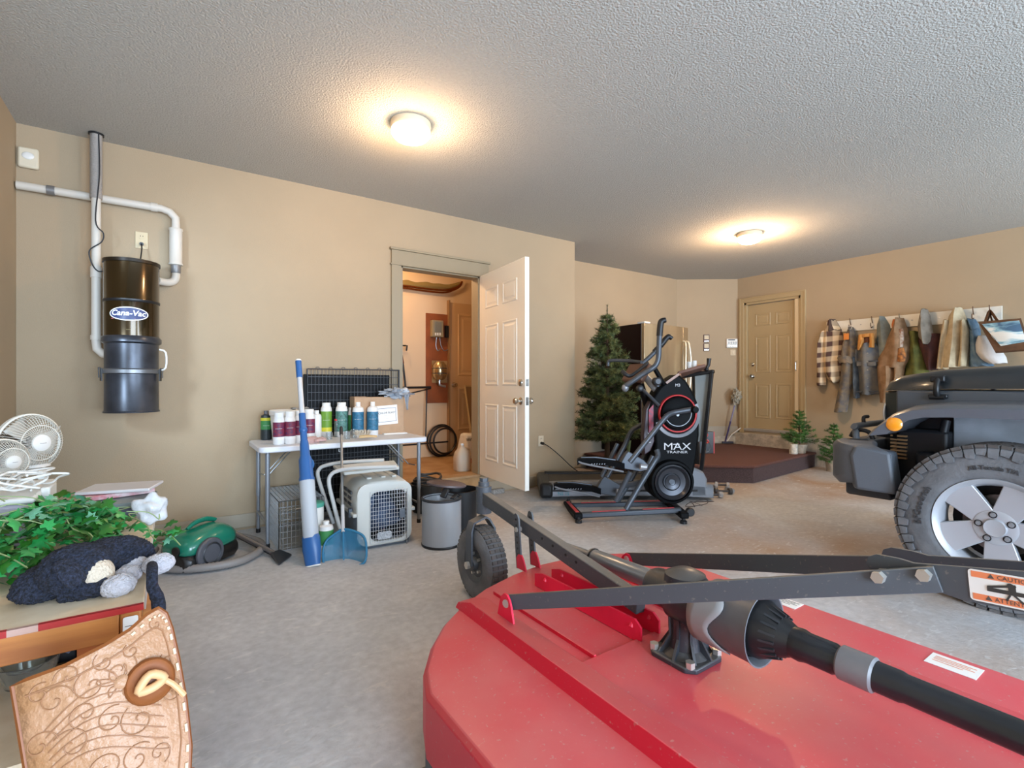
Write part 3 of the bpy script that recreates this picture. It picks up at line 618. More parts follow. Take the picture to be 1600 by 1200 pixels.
# wheels
TR, TW = .415, .25
def make_wheel(cx, cy, side):
    wM = frame((cx, cy, TR), (0, 1, 0), z=(-side, 0, 0))    # local z points outwards
    k = .5 * TW
    ty = obj('tyre', G(wM).lathe([(.235, k - .02), (.250, k + .0), (.275, k + .008), (.33, k + .004), (.375, k - .006), (.398, k - .03), (.402, k - .06), (.402, -k + .06), (.398, -k + .03), (.375, -k + .006), (.33, -k - .004), (.25, -k), (.235, -k + .02)], n=72, caps=False), M_rubber, car)
    g = G(); n = 52
    for i in range(n):
        a = 2 * PI * i / n
        for row, (z0, z1, off, wd) in enumerate(((k - .05, k - .004, 0, .030), (k - .105, k - .056, .5, .028), (-.03, .03, .2, .026), (-k + .056, -k + .105, .6, .028), (-k + .004, -k + .05, .1, .030))):
            M = wM @ Matrix.Rotation(a + off * 2 * PI / n, 4, 'Z')
            G.box(g, M @ Vector((.406, 0, (z0 + z1) / 2)), (.016, wd * 1.35, abs(z1 - z0)), M.to_3x3() @ Matrix.Rotation(.25 if row % 2 else -.15, 3, 'X'))
    # side lugs wrapping onto the shoulder
    gs = G()
    for i in range(n):
        a = 2 * PI * i / n; M = wM @ Matrix.Rotation(a, 4, 'Z'); lo = .345 if i % 2 else .36
        gs_ = G(M); gs_.ring([[(.414, -.021, k - .03), (.414, .021, k - .03), (.40, .021, k - .014), (.40, -.021, k - .014)], [(.396, -.021, k - .02), (.396, .021, k - .02), (.394, .021, k + .004), (.394, -.021, k + .004)], [(lo + .02, -.020, k - .01), (lo + .02, .021, k - .01), (lo + .02, .021, k + .009), (lo + .02, -.020, k + .009)], [(lo, -.012, k - .01), (lo + .006, .019, k - .01), (lo + .006, .019, k + .009), (lo, -.012, k + .009)]])
        gs.add(gs_.v, gs_.f)
    a_ = obj('tread_blocks', g, M_tread, ty, smooth=0); a_['kind'] = 'stuff'
    b_ = obj('shoulder_lugs', gs, M_rubber, ty, smooth=25); b_['kind'] = 'stuff'
    r0 = k - .035
    rim = obj('rim', G(wM).lathe([(.222, r0 - .15), (.215, r0 - .12), (.205, r0 - .02), (.216, r0 + .012), (.222, r0 + .02), (.236, r0 + .034), (.243, r0 + .038), (.246, r0 + .03), (.24, r0 + .0), (.24, r0 - .15)], n=64, caps=False), M_alloy, car)
    g = G(wM)
    for i in range(5):
        a = 2 * PI * i / 5 + .45; M = Matrix.Rotation(a, 4, 'Z')
        def sp(r, h, z): return [M @ Vector((r, -h, z)), M @ Vector((r, h, z)), M @ Vector((r, h, z - .035)), M @ Vector((r, -h, z - .035))]
        g.ring([sp(.04, .048, r0 + .000), sp(.10, .058, r0 + .002), sp(.16, .068, r0 + .005), sp(.205, .076, r0 + .012), sp(.222, .078, r0 + .016)])
    obj('spoke', g, M_alloy, rim, smooth=30, bevel=.004)
    obj('rim_hub', G(wM).lathe([(.085, r0 - .04), (.085, r0 + .004), (.072, r0 + .008), (.045, r0 + .008), (.045, r0 + .018), (.041, r0 + .024), (.033, r0 + .022), (.001, r0 + .022)], n=40), M_alloy, rim)
    for i in range(5):
        a = 2 * PI * i / 5 + .45 + PI / 5; c = (.064 * math.cos(a), .064 * math.sin(a))
        obj('lug_nut', G(wM).cyl((c[0], c[1], r0), (c[0], c[1], r0 + .018), .0115, .0095, 10), mat('nut_steel', '8A8B8E', .5, .3), rim)
        obj('lug_seat', G(wM).lathe([(.016, 0), (.017, .0035), (.0125, .0035)], (c[0], c[1], r0 + .006), 16, caps=False), M_cblk, rim)
    obj('brake_disc', G(wM).lathe([(.03, r0 - .10), (.15, r0 - .10), (.15, r0 - .12), (.03, r0 - .12)], n=40), mat('brake_steel', '8E8C8A', .35, .8), car)
    obj('wheel_backing', G(wM).lathe([(.03, r0 - .14), (.2, r0 - .14), (.2, r0 - .15), (.03, r0 - .15)], n=32), M_cblk, car)
    obj('brake_caliper', G(wM @ Matrix.Rotation(2.8, 4, 'Z')).box((.125, 0, r0 - .105), (.05, .12, .05)), M_cblk, car, bevel=.01)
    return wM, ty
wM, ty = make_wheel(3.352 + TW / 2, .683, 1)
wM2 = wM
for wargs in ((mir(3.352 + TW / 2), .683, -1), (3.352 + TW / 2, -1.75, 1), (mir(3.352 + TW / 2), -1.75, -1)): make_wheel(*wargs)
def arc_text(s, r, ac, size, z, M, parent, m):
    def bend(p):
        a = ac - p.x / r; rr = r + p.y
        return M @ Vector((rr * math.cos(a), rr * math.sin(a), z + p.z))
    return text('lettering', s, size, M, m, parent, .0012, bend=bend, bold=.0008)
M_lett = mat('tyre_lettering', '3C3D40', .6)

arc_text('BFGoodrich', .300, -.22, .044, TW / 2 + .0098, wM2, bpy.data.objects['tyre'], M_lett)
arc_text('All-Terrain T/A', .300, -PI * .5, .030, TW / 2 + .0098, wM2, bpy.data.objects['tyre'], M_lett)
# ================================================================ central vacuum and pipes on the long wall
M_bronze = mat('bronze_lacquer', '3A2C14', .22, .75, coat=.6)
M_drum = mat('drum_grey', '3E4148', .32, .55, var=.25, vs_=9)
M_pvc = mat('pvc', 'CFC8BC', .45)
M_tape = mat('duct_tape', '7C7A78', .4, .3)
vx, vy, vr = -.205, 4.12, .148
v = thing('central_vacuum', 'bronze and black cylindrical central vacuum hung high on the wall', 'vacuum', (vx, 4.3, .95))
def vl(pr): return G().lathe(pr, (vx, vy, 0), 40)
obj('motor_housing', vl([(.001, 1.925), (vr - .01, 1.925), (vr, 1.915), (vr, 1.68), (vr + .003, 1.675), (vr + .003, 1.665), (vr, 1.66), (vr, 1.425), (vr - .01, 1.42)]), M_bronze, v)
obj('top_rim', vl([(vr - .005, 1.905), (vr + .006, 1.91), (vr + .006, 1.93), (vr - .008, 1.934), (vr - .03, 1.93)]), mat('rim_dark', '241C12', .35, .4), v)
obj('seam_band', vl([(vr, 1.655), (vr + .004, 1.66), (vr + .004, 1.672), (vr, 1.676)]), M_black, v)
obj('filter_ring', vl([(vr, 1.39), (vr + .012, 1.40), (vr + .012, 1.425), (vr, 1.44), (vr - .02, 1.44)]), M_drum, v)
obj('middle_body', vl([(vr - .003, 1.40), (vr - .003, 1.215), (vr - .02, 1.21)]), M_drum, v)
obj('clamp_ring', vl([(vr, 1.195), (vr + .012, 1.20), (vr + .012, 1.222), (vr, 1.23), (vr - .02, 1.23)]), mat('ring_grey', '77797C', .35, .6), v)
obj('dirt_bucket', vl([(vr - .004, 1.20), (vr - .002, .96), (vr + .004, .952), (vr + .003, .945), (vr - .01, .945), (.001, .96)]), M_drum, v)
for a in (R(200), R(-20)):
    c = Vector((vx + (vr + .012) * math.cos(a), vy + (vr + .012) * math.sin(a), 1.2)); M = frame(c, (-math.sin(a), math.cos(a), 0), z=(math.cos(a), math.sin(a), 0))
    obj('latch_clip', G(M).bx(-.014, .014, -.05, .03, 0, .006).tube([(-.016, -.03, .01), (-.016, .035, .012), (.016, .035, .012), (.016, -.03, .01)], .003, 6), M_black, v)
obj('handle', G().tube([(vx + vr, vy - .04, 1.36), (vx + vr + .035, vy - .05, 1.34), (vx + vr + .035, vy - .05, 1.24), (vx + vr, vy - .04, 1.22)], .006, 8, smooth=3), M_wht, v)
def wrap(cx, cy, r, a0):
    def bend(p):
        a = a0 + p.x / r; return Vector((cx + (r + p.z) * math.cos(a), cy + (r + p.z) * math.sin(a), p.y))
    return bend
va = math.atan2(-vy, -vx) - .12      # badge looks towards the camera
def badge(rx, rz, z, dr_, m, nm, par):
    B = wrap(vx, vy, vr + dr_, va); g = G(); n = 40
    rows = [[B(Vector((rx * k * math.cos(2 * PI * j / n), z + rz * k * math.sin(2 * PI * j / n), 0))) for j in range(n)] for k in (.01, .35, .7, 1)]
    rows.append([B(Vector((rx * math.cos(2 * PI * j / n), z + rz * math.sin(2 * PI * j / n), -.003))) for j in range(n)])
    g.ring(rows, caps=False); return obj(nm, g, m, par, smooth=0)
bd = badge(.108, .044, 1.575, .002, M_stk, 'badge', v)
badge(.101, .038, 1.575, .003, mat('badge_blue', '34406E', .4), 'badge_field', bd)
B2 = wrap(vx, vy, vr + .0045, va)
text('lettering', 'Cana-Vac', .048, Matrix(), mat('letter_white', 'F2F2F2', .4), bd, .0004, bend=lambda p: B2(Vector((p.x + .2 * p.y, p.y + 1.578, p.z))), bold=.0012)
text('lettering_underline', '\u2014', .05, Matrix(), mat('badge_red', 'C03038', .4), bd, .0004, bend=lambda p: B2(Vector((p.x * 2.6 - .03, p.y * .8 + 1.545, p.z))))
text('small_lettering', '\u2014\u2014', .013, Matrix(), mat('letter_gold', 'A89868', .4), bd, .0003, bend=lambda p: B2(Vector((p.x, p.y + 1.475, p.z))))
PY = 4.322
ep = thing('exhaust_pipe', 'white plastic pipe with a fat muffler bending down to the right of the central vacuum', 'pipe', (0, PY, 2.3))
pp = [(XL + .01, PY, 2.375), (-.05, PY, 2.375), (.0, PY, 2.36), (.035, PY, 2.32), (.036, PY, 2.27), (.036, PY, 2.25)]
obj('pipe', G().tube(pp, .026, 16), M_pvc, ep)
for x in (-.62, -.08): obj('coupling', G().cyl((x - .03, PY, 2.375), (x + .01, PY, 2.375), .031, n=20), M_tape if x < -.5 else M_pvc, ep)
obj('muffler', G().lathe([(.026, 2.25), (.042, 2.245), (.044, 2.235), (.040, 2.23), (.040, 2.00), (.044, 1.995), (.044, 1.985), (.026, 1.98)], (.036, PY, 0), 24), M_pvc, ep)
obj('rubber_sleeve', G().lathe([(.03, 1.985), (.031, 1.93), (.028, 1.925)], (.036, PY, 0), 20, caps=False), M_tape, ep)
obj('elbow', G().tube([(.036, PY, 1.94), (.036, PY, 1.90), (.02, PY, 1.865), (-.02, PY - .02, 1.85), (-.07, PY - .06, 1.85)], .026, 16, smooth=4), M_pvc, ep)
PI_ = 4.258
ip = thing('intake_pipe', 'white plastic pipe running from the ceiling down to the left of the central vacuum', 'pipe', (-.40, PI_, 1.3))
obj('duct_upper', G().cyl((-.40, PI_, 2.35), (-.40, PI_, CZ), .033, n=18), mat('flex_duct', 'A8A29C', .5, .1, bump=.8, bs=50, stretch=(1, 1, 6)), ip)
obj('pipe', G().tube([(-.40, PI_, 2.42), (-.40, PI_, 1.42), (-.395, PI_, 1.36), (-.36, PI_ - .02, 1.325), (-.30, PI_ - .06, 1.315)], .026, 16), M_pvc, ip)
obj('coupling', G().cyl((-.40, PI_, 1.83), (-.40, PI_, 1.90), .031, n=20), M_pvc, ip)
obj('coupling', G().cyl((-.40, PI_, 1.42), (-.40, PI_, 1.45), .031, n=20), M_pvc, ip)
obj('control_wire', G().tube([(-.385, PI_ - .03, CZ), (-.38, PI_ - .035, 2.5), (-.40, PI_ - .03, 2.2), (-.36, PI_ - .04, 2.12), (-.37, PI_ - .04, 2.06), (-.43, PI_ - .03, 2.0), (-.42, PI_ - .03, 1.92), (-.39, PI_ - .04, 1.87), (-.35, PI_ - .05, 1.87)], .004, 6, smooth=6), M_dark, ip)
obj('ceiling_collar', G().cyl((-.40, PI_, CZ - .012), (-.40, PI_, CZ - .002), .042, n=20), M_black, ip)
def outlet(x, z, label, m):
    t = thing('power_outlet', label, 'outlet', (x, YA, z))
    obj('cover_plate', G().bx(x - .036, x + .036, YA - .007, YA - .001, z - .058, z + .058), m, t, bevel=.002)
    for dz in (.024, -.024):
        q = obj('socket', G(frame((x, YA - .007, z + dz), (1, 0, 0), y=(0, 0, 1))).prism(rpoly(.033, .030, .01), Matrix(), .003), m, t, smooth=0)
        for dx in (-.007, .007): obj('slot', G().bx(x + dx - .0015, x + dx + .0015, YA - .0108, YA - .0098, z + dz, z + dz + .009), M_black, q, smooth=0)
    return t
outlet(-.163, 2.14, 'beige outlet on the wall directly above the central vacuum', mat('outlet_beige', 'CDBB98', .5))
outlet(3.385, .50, 'pale outlet low on the wall right of the open white door', mat('outlet_cream', 'D8C8AE', .5))
pc = thing('extension_cord', 'short black cord plugged in above the central vacuum', 'cord', (-.163, 4.34, 1.94))
obj('plug', G().cyl((-.163, 4.361, 2.113), (-.163, 4.33, 2.108), .012, n=12), M_black, pc)
obj('cable', G().tube([(-.163, 4.33, 2.108), (-.16, 4.31, 2.07), (-.165, 4.28, 2.0), (-.17, 4.26, 1.94)], .004, 8, smooth=4), M_black, pc)
ca_ = [(-.15, 4.24, 1.945), (-.10, 4.2, 1.95), (-.08, 4.23, 1.965), (-.12, 4.24, 1.955), (-.07, 4.18, 1.945)]
obj('cable_loop', G().tube(ca_, .005, 8, smooth=5), M_black, pc)
pc = thing('extension_cord', 'black cord sagging from the low outlet to the treadmill', 'cord', (3.385, 4.34, .2))
obj('plug', G().cyl((3.385, 4.361, .478), (3.39, 4.325, .474), .015, n=12), M_black, pc)
obj('cable', G().tube([(3.39, 4.325, .474), (3.44, 4.29, .44), (3.55, 4.24, .34), (3.7, 4.2, .20), (3.84, 4.16, .10), (3.95, 4.1, .01)], .005, 8, smooth=5), M_black, pc)
ms = thing('wall_sensor', 'small off-white sensor box near the ceiling corner above the pipe', 'sensor', (-.74, YA, 2.5))
obj('case', G().bx(-.79, -.69, YA - .035, YA - .001, 2.50, 2.63), mat('ivory_plastic', 'D9CDB4', .5), ms, bevel=.012)
obj('lens', G().ell((-.74, YA - .036, 2.575), (.03, .008, .024), 16), M_wht, ms)

# ================================================================ folding table and the things on it
TZ = .70; TC = Vector((1.115, 4.005, 0)); TLx, TWy = 1.24, .56
tb = thing('folding_table', 'white plastic folding table with grey steel legs, standing against the wall', 'table', (TC.x, TC.y, 0))
M_tt = mat('table_plastic', 'DADCE2', .45, bump=.05, bs=200)
obj('tabletop', G().prism(rpoly(TLx, TWy, .05, 5, TC.x, TC.y), Matrix(), .04, TZ - .04), M_tt, tb, bevel=.008)
M_leg = mat('leg_grey', '8C9096', .35, .4)
for x in (.555, 1.675):
    y0, y1 = TC.y - .22, TC.y + .22
    for y in (y0, y1):
        L_ = obj('leg', G().cyl((x, y, .012), (x, y, TZ - .04), .0125, n=14), M_leg, tb)
        obj('leg_sleeve', G().cyl((x, y, .28), (x, y, TZ - .05), .0155, n=14), M_leg, L_)
        obj('foot_cap', G().cyl((x, y, 0), (x, y, .03), .016, n=14), M_black, L_)
    obj('cross_bar', G().cyl((x, y0, .16), (x, y1, .16), .009, n=10), M_leg, tb)
    s = 1 if x < 1 else -1
    for y in (TC.y - .05, TC.y + .05):
        obj('brace', G().tube([(x, TC.y + (y - TC.y) * 3, .46), (x + s * .02, y, .46), (x + s * .20, y, TZ - .042)], .005, 6), M_steel, tb)
obj('edge_clip', G().tube([(1.02, 3.722, TZ - .045), (1.02, 3.722, TZ - .065), (1.04, 3.722, TZ - .065)], .003, 6), M_steel, tb)
CAPS = mat('cap_white', 'ECEAE6', .35)
def bottle(px, pyb, pyt, wpx, body, labcol, label, grp=None, cap=.55, neck=.12, capm=None, bands=(), words=None, shoulder=.12, z=TZ, par=None):
    p = onz(px, pyb, z); d = (p - O).dot(FW); r = wpx * d / FP / 2; p = p + FW * r * .9
    d = d + r * .9; h = (pyb - pyt) * d / FP
    p.z = z; p.y = min(p.y, 4.285 - r) if z == TZ else p.y
    t = thing('bottle', label, 'bottle', tuple(p), group=grp)
    cr = r * cap; hb = h * (1 - neck)
    obj('body', G().lathe([(r * .9, 0), (r, h * .02), (r, hb - h * shoulder), (r * .9, hb - h * shoulder * .35), (cr * 1.0, hb), (cr * .9, hb + .002)], p, 24), body, t)
    obj('cap', G().lathe([(cr, hb), (cr, h * .99), (cr * .92, h), (.001, h)], p, 20), capm or CAPS, t)
    if labcol:
        a = math.atan2(-p.y, -p.x)
        l = obj('paper_label', G().lathe([(r + .0006, h * .16), (r + .0006, hb - h * shoulder - h * .03)], p, 24, caps=False), labcol, t)
        for (z0, z1, m) in bands:
            obj('label_band', G().lathe([(r + .0012, h * z0), (r + .0012, h * z1)], p, 24, caps=False), m, l)
        if words:
            B = wrap(p.x, p.y, r + .0022, a)
            text('label_lettering', words, r * .62, Matrix(), M_stk, l, .0002, bend=lambda q: B(Vector((q.x, q.y + p.z + h * .5, q.z))))
    return t
M_bw = mat('bottle_white', 'E9E7E4', .4); M_clear = mat('clear_plastic', 'E6ECEE', .08, trans=.9)
M_pur = mat('label_purple', '4E2A52', .5, col2='8C2A38', vs_=60); M_grn = mat('label_green', '3F8A4C', .5); M_yel = mat('band_yellow', 'D8CF3A', .5)
M_teal = mat('label_teal', '4F7A72', .5, var=.4, vs_=60); M_blu = mat('label_blue', '2F6C8C', .5, var=.25, vs_=60); M_lime = mat('label_lime', '6E9A34', .5); M_blkb = mat('bottle_black', '2A3234', .4)
# white bucket with lid behind the bottles
p = onz(443, 684, TZ); p.y = 4.155
bk = thing('lidded_bucket', 'white plastic bucket with lid behind the purple labelled bottles', 'bucket', tuple(p))
obj('pail', G().lathe([(.10, 0), (.105, .01), (.12, .17), (.12, .20)], p, 32), M_wht, bk)
obj('lid', G().lathe([(.12, .19), (.128, .192), (.130, .225), (.122, .232), (.112, .226), (.001, .226)], p, 32), M_wht, bk)
obj('cloth_rag', G().grid(lambda u, v_: Vector((p.x + .02 + u * .12, p.y - .08 + v_ * .1, p.z + .229 + .012 * math.sin(u * 9) * math.sin(v_ * 7) + .012)), 8, 8), mat('rag_grey', '8E8C88', .9), bk, solid=.004)
bottle(411, 687, 642, 15.5, M_blkb, M_grn, 'black bottle with green and yellow label at the left table end', cap=.45, capm=mat('cap_dark', '58585C', .4), bands=((.66, .76, M_yel), (.05, .36, M_blkb)), words='\u2014\u2014')
for i, (px, yb, yt, w_) in enumerate(((432, 695, 645, 17), (450, 694, 643.5, 16), (465, 692, 642, 16), (480, 689, 640, 17))):
    bottle(px, yb, yt, w_, M_bw, M_pur, ('leftmost white bottle with purple label, beside the black bottle', 'second white purple-labelled bottle from the left, in front of the bucket', 'third white purple-labelled bottle, just left of the blue pole', 'white purple-labelled bottle just right of the blue pole')[i], 'purple labelled bottles', cap=.82, neck=.16, bands=((.16, .24, M_bw),), words='\u2014\u2014')
bottle(492, 684, 642, 15, M_bw, None, 'plain white bottle beside the purple labelled ones', cap=.5)
bottle(507, 683, 630, 17, M_bw, M_lime, 'white bottle with lime green label and yellow band', cap=.75, neck=.10, bands=((.16, .28, M_yel),), words='\u2014\u2014')
bottle(531, 683, 629.5, 18, M_bw, M_teal, 'white bottle with grey-teal label in the middle of the table', cap=.75, neck=.10, words='\u2014\u2014')
bottle(545, 679, 637, 8, M_bw, M_grn, 'narrow bottle with dark green label behind the teal one', cap=.8)
bottle(557, 681.5, 629, 17.5, M_bw, M_blu, 'left one of two white bottles with blue labels and small caps', 'blue labelled bottles', cap=.42, neck=.12, shoulder=.14, words='\u2014\u2014')
bottle(580, 681, 628.5, 17.5, M_bw, M_blu, 'right one of two blue-labelled bottles, in front of the carton', 'blue labelled bottles', cap=.42, neck=.12, shoulder=.14, words='\u2014\u2014')
bottle(525, 683, 655, 8, M_clear, None, 'slim clear vial with red cap', cap=.95, neck=.1, capm=mat('cap_red', 'C8343A', .4))
for px, yb, h_, lab in ((513, 687, .055, 'clear measuring cup near the pink glove'), (541, 687, .06, 'clear measuring cup left of the scrub brush'), (552, 685, .07, 'taller clear cup beside the scrub brush')):
    p = onz(px, yb, TZ) + FW * .02; p.z = TZ
    tag(obj('measuring_cup', G().lathe([(.001, .001), (.022, .001), (.026, h_), (.0245, h_), (.021, .004), (.001, .004)], p, 20, caps=False), M_clear), lab, 'cup')
def blob(name, c, r, m, par=None, amp=.25, fr=3, n=20, seed=0, M=None, sm=60, solid=0):
    g = G(M); rows = []
    for i in range(n // 2 + 1):
        ph = PI * (i + .02) / (n / 2 + .04); row = []
        for j in range(n):
            a = 2 * PI * j / n; dv = Vector((math.sin(ph) * math.cos(a), math.sin(ph) * math.sin(a), -math.cos(ph)))
            k = 1 + amp * noise.noise(dv * fr + Vector((seed, seed * 2, 0)))
            row.append(Vector(c) + Vector((dv.x * r[0] * k, dv.y * r[1] * k, dv.z * r[2] * k)))
        rows.append(row)
    g.ring(rows); return obj(name, g, m, par, smooth=sm)
# pink glove: palm and five fingers
p = onz(494, 692, TZ); gl = thing('rubber_glove', 'dusty pink rubber glove lying near the table edge', 'glove', tuple(p))
M_glove = mat('glove_pink', 'C2A09A', .8, var=.15, vs_=30)
M = frame(p + Vector((0, .03, .018)), (.9, .4, 0), z=(0, 0, 1))
g = G(M)
g.tube([(-.08, 0, 0), (-.04, 0, .004), (.0, .0, .004), (.03, 0, 0)], [.035, .03, .036, .03], 12, flat=.45)
obj('palm', g, M_glove, gl, sub=1)
for k, (yy, ln, up_) in enumerate(((-.028, .05, .0), (-.010, .065, .012), (.008, .06, .008), (.025, .045, -.004))):
    obj('finger', G(M).tube([(.02, yy * .8, 0), (.02 + ln * .5, yy, up_), (.02 + ln, yy * 1.2, -.006)], [.011, .010, .007], 10, smooth=3), M_glove, gl)
obj('thumb', G(M).tube([(-.02, -.03, 0), (-.005, -.055, .004), (.015, -.065, 0)], [.012, .011, .008], 10, smooth=3), M_glove, gl)
p = onz(452, 691, TZ); gl2 = thing('crumpled_cloth', 'crumpled grey and pink cloth between the bottles and the blue pole', 'cloth', tuple(p))
obj('cloth', G().grid(lambda u, v_: Vector((p.x + u * .13, p.y - .02 + v_ * .06, TZ + .008 + .022 * abs(math.sin(u * 7 + 2 * v_)) * math.sin(v_ * PI) * math.sin(u * PI))), 18, 8), mat('cloth_mauve', '9C8E94', .9), gl2, solid=.003)
# scrub brush
p = onz(569, 687, TZ); sb = thing('scrub_brush', 'cream bristled scrub brush with wooden handle near the table edge', 'brush', tuple(p))
M = frame(p + Vector((0, .03, .012)), (.95, .05, 0), z=(0, 0, 1))
obj('handle', G(M).tube([(-.03, 0, .01), (.04, -.02, .012), (.10, -.035, .008)], [.016, .012, .009], 12, smooth=4, flat=.6), mat('brush_wood', 'C8A878', .6), sb)
g = G(M)
for i in range(90):
    a = random.uniform(0, 2 * PI); x = random.uniform(-.05, .05); g.cyl((x, .0, .02), (x * 1.25 + random.uniform(-.006, .006), .03 * math.cos(a), .035 + .028 * abs(math.sin(a))), .0022, n=4)
bb = obj('bristles', g, mat('bristle', 'CFC6B4', .8), sb); bb['kind'] = 'stuff'
# cardboard carton with label
BY = 4.15; c0 = ony(554, 660, BY); c1 = ony(631, 660, BY); ztop = ony(555, 621, BY).z
M_cb = mat('cardboard', 'B8987A', .85, var=.06, vs_=12)
cb = thing('cardboard_carton', 'brown cardboard carton with white label on the right end of the table', 'carton', (c0.x, BY, TZ))
obj('carton_body', G().bx(c0.x, c1.x, BY, BY + .135, TZ, ztop), M_cb, cb, bevel=.003)
obj('carton_flap', G().ring([[(c0.x, BY, ztop), (c0.x + .1, BY, ztop + .001), (c0.x + .1, BY + .135, ztop + .001), (c0.x, BY + .135, ztop)], [(c0.x, BY, ztop + .004), (c0.x + .1, BY, ztop + .005), (c0.x + .1, BY + .135, ztop + .005), (c0.x, BY + .135, ztop + .004)]]), M_cb, cb, smooth=0)
l0 = ony(588, 664, BY); l1 = ony(621, 633, BY)
LM = frame(((l0.x + l1.x) / 2, BY - .001, (l0.z + l1.z) / 2), (1, 0, .06), y=(0, 0, 1)); lw = l1.x - l0.x; lh = l1.z - l0.z
lb = obj('carton_label', G(LM).bx(-lw / 2, lw / 2, -lh / 2, lh / 2, 0, .001), M_stk, cb, smooth=0)
k = .86; fw_ = lw / 2 * k; fh = lh / 2 * .72; M_navy = mat('label_navy', '34406A', .5)
obj('label_frame', G(LM).bx(-fw_, fw_, fh - .003, fh, .001, .0016).bx(-fw_, fw_, -fh, -fh + .003, .001, .0016).bx(-fw_, -fw_ + .003, -fh, fh, .001, .0016).bx(fw_ - .003, fw_, -fh, fh, .001, .0016), M_navy, lb, smooth=0)
text('lettering', 'CHLOR BLAST', .024, LM @ Matrix.Translation((0, .018, .0016)), M_inkd, lb, .0002)
text('small_lettering', '\u2014 \u2014\u2014\u2014', .012, LM @ Matrix.Translation((0, -.004, .0016)), M_inkd, lb, .0002)
text('small_lettering', '\u2014\u2014', .012, LM @ Matrix.Translation((0, -.028, .0016)), M_inkd, lb, .0002)
# clear plastic bag draped on the carton
M_bag = mat('thin_plastic', 'C6CED8', .2, trans=.4, bump=.5, bs=30)
bg_ = blob('plastic_bag', (c1.x - .06, BY + .03, ztop + .03), (.11, .07, .04), M_bag, amp=1.1, fr=3.2, n=36, seed=3, sm=25)
tag(bg_, 'crumpled bluish plastic bag on top of the cardboard carton', 'bag')
bg2 = obj('bag_tail', G().grid(lambda u, v_: Vector((c1.x + .0 + u * .05 + v_ * .02, BY - .015 - .01 * math.sin(u * 9), ztop + .03 - v_ * .14 - .01 * math.sin(u * 5))) - Vector((0, 0, 0)), 10, 8), M_bag, None, solid=.002)
bpy.data.objects.remove(bg2)
g2 = G(); g2.grid(lambda u, v_: Vector((c1.x - .015 + u * .055 * (1.1 - v_ * .8) + v_ * .035, BY - .015 - .012 * math.sin(u * 9 + v_ * 3), ztop + .035 - v_ * .15)), 10, 8)
ROOT[bg_.name] = Matrix.Translation(bg_.location)
obj('bag_corner', g2, M_bag, bg_, solid=.002)
# papers
for i, (px, py, rz, lab, m) in enumerate(((612, 678, .15, 'white sheet of paper lying left on the table end', M_stk), (640, 676, -.1, 'white booklet with dark edge at the right table end', M_stk))):
    p = onz(px, py, TZ); M = Matrix.Translation((min(p.x, 1.6), p.y, TZ + .001 + i * .002)) @ Matrix.Rotation(rz, 4, 'Z')
    o = obj('paper_sheet' if i == 0 else 'booklet', G(M).bx(-.10, .10, -.07, .07, 0, .0015 + .006 * i), m, None, smooth=0); tag(o, lab, 'paper')
# ================================================================ around and under the table
M_wire = mat('wire_black', '44464A', .5, .2)
cr = thing('dog_crate', 'large black folded wire dog crate standing on end behind the folding table', 'crate', (1.3, 4.32, 0))
X0, X1, ZT = .93, 1.72, 1.255
g = G()
for yy in (4.31, 4.345):
    n = 27
    for i in range(n + 1): x = X0 + (X1 - X0) * i / n; g.bx(x - .0014, x + .0014, yy - .0014, yy + .0014, .02, ZT)
    for i in range(20): z = .02 + (ZT - .02) * i / 19; g.bx(X0, X1, yy - .0022, yy + .0022, z - .002, z + .002)
o = obj('wire_grid', g, M_wire, cr, smooth=0); o['kind'] = 'stuff'
for i, x in enumerate((X0, X1)): obj('frame_bar', G().cyl((x, 4.328, 0), (x, 4.328, ZT), .006, n=8), M_wire, cr)
for z in (.012, .5, ZT): obj('frame_bar', G().cyl((X0, 4.312, z), (X1, 4.312, z), .005, n=8), M_wire, cr)
for i in range(7):
    x = X0 + .08 + i * .105; obj('wire_hook', G().tube([(x - .012, 4.318, ZT), (x - .012, 4.318, ZT + .014), (x + .012, 4.318, ZT + .014), (x + .012, 4.318, ZT)], .0025, 6, smooth=2), M_wire, cr)
obj('crate_tray', G().bx(X0 - .03, X1 - .09, 4.322, 4.334, .06, ZT - .045), mat('tray_black', '0A0B0E', .6, spec=.2), cr, bevel=.004)
# small silver wire cage
cg = thing('wire_cage', 'small galvanised wire cage trap under the left side of the table', 'cage', (.76, 3.9, 0))
x0, x1, y0, y1, h = .605, .90, 3.66, 4.22, .335
g = G()
def mesh_face(fn, nu, nv, r=.0013):
    for i in range(nu + 1): g.bar(fn(i / nu, 0), fn(i / nu, 1), r * 2, r * 2)
    for j in range(nv + 1): g.bar(fn(0, j / nv), fn(1, j / nv), r * 2, r * 2)
mesh_face(lambda u, v_: (x0 + (x1 - x0) * u, y0, h * v_), 11, 8); mesh_face(lambda u, v_: (x0 + (x1 - x0) * u, y1, h * v_), 11, 8)
mesh_face(lambda u, v_: (x0, y0 + (y1 - y0) * u, h * v_), 20, 8); mesh_face(lambda u, v_: (x1, y0 + (y1 - y0) * u, h * v_), 20, 8)
mesh_face(lambda u, v_: (x0 + (x1 - x0) * u, y0 + (y1 - y0) * v_, h), 11, 20)
obj('wire_mesh', g, M_steel, cg, smooth=0)['kind'] = 'stuff'
obj('cage_door', G().tube([(x0 + .01, y0 - .005, .02), (x1 - .01, y0 - .005, .02), (x1 - .01, y0 - .005, h - .06), (x0 + .01, y0 - .005, h - .06)], .003, 6, closed=True), M_steel, cg)
obj('floor_plate', G().bx(x0, x1, y0, y1, .001, .004), M_steel, cg, smooth=0)
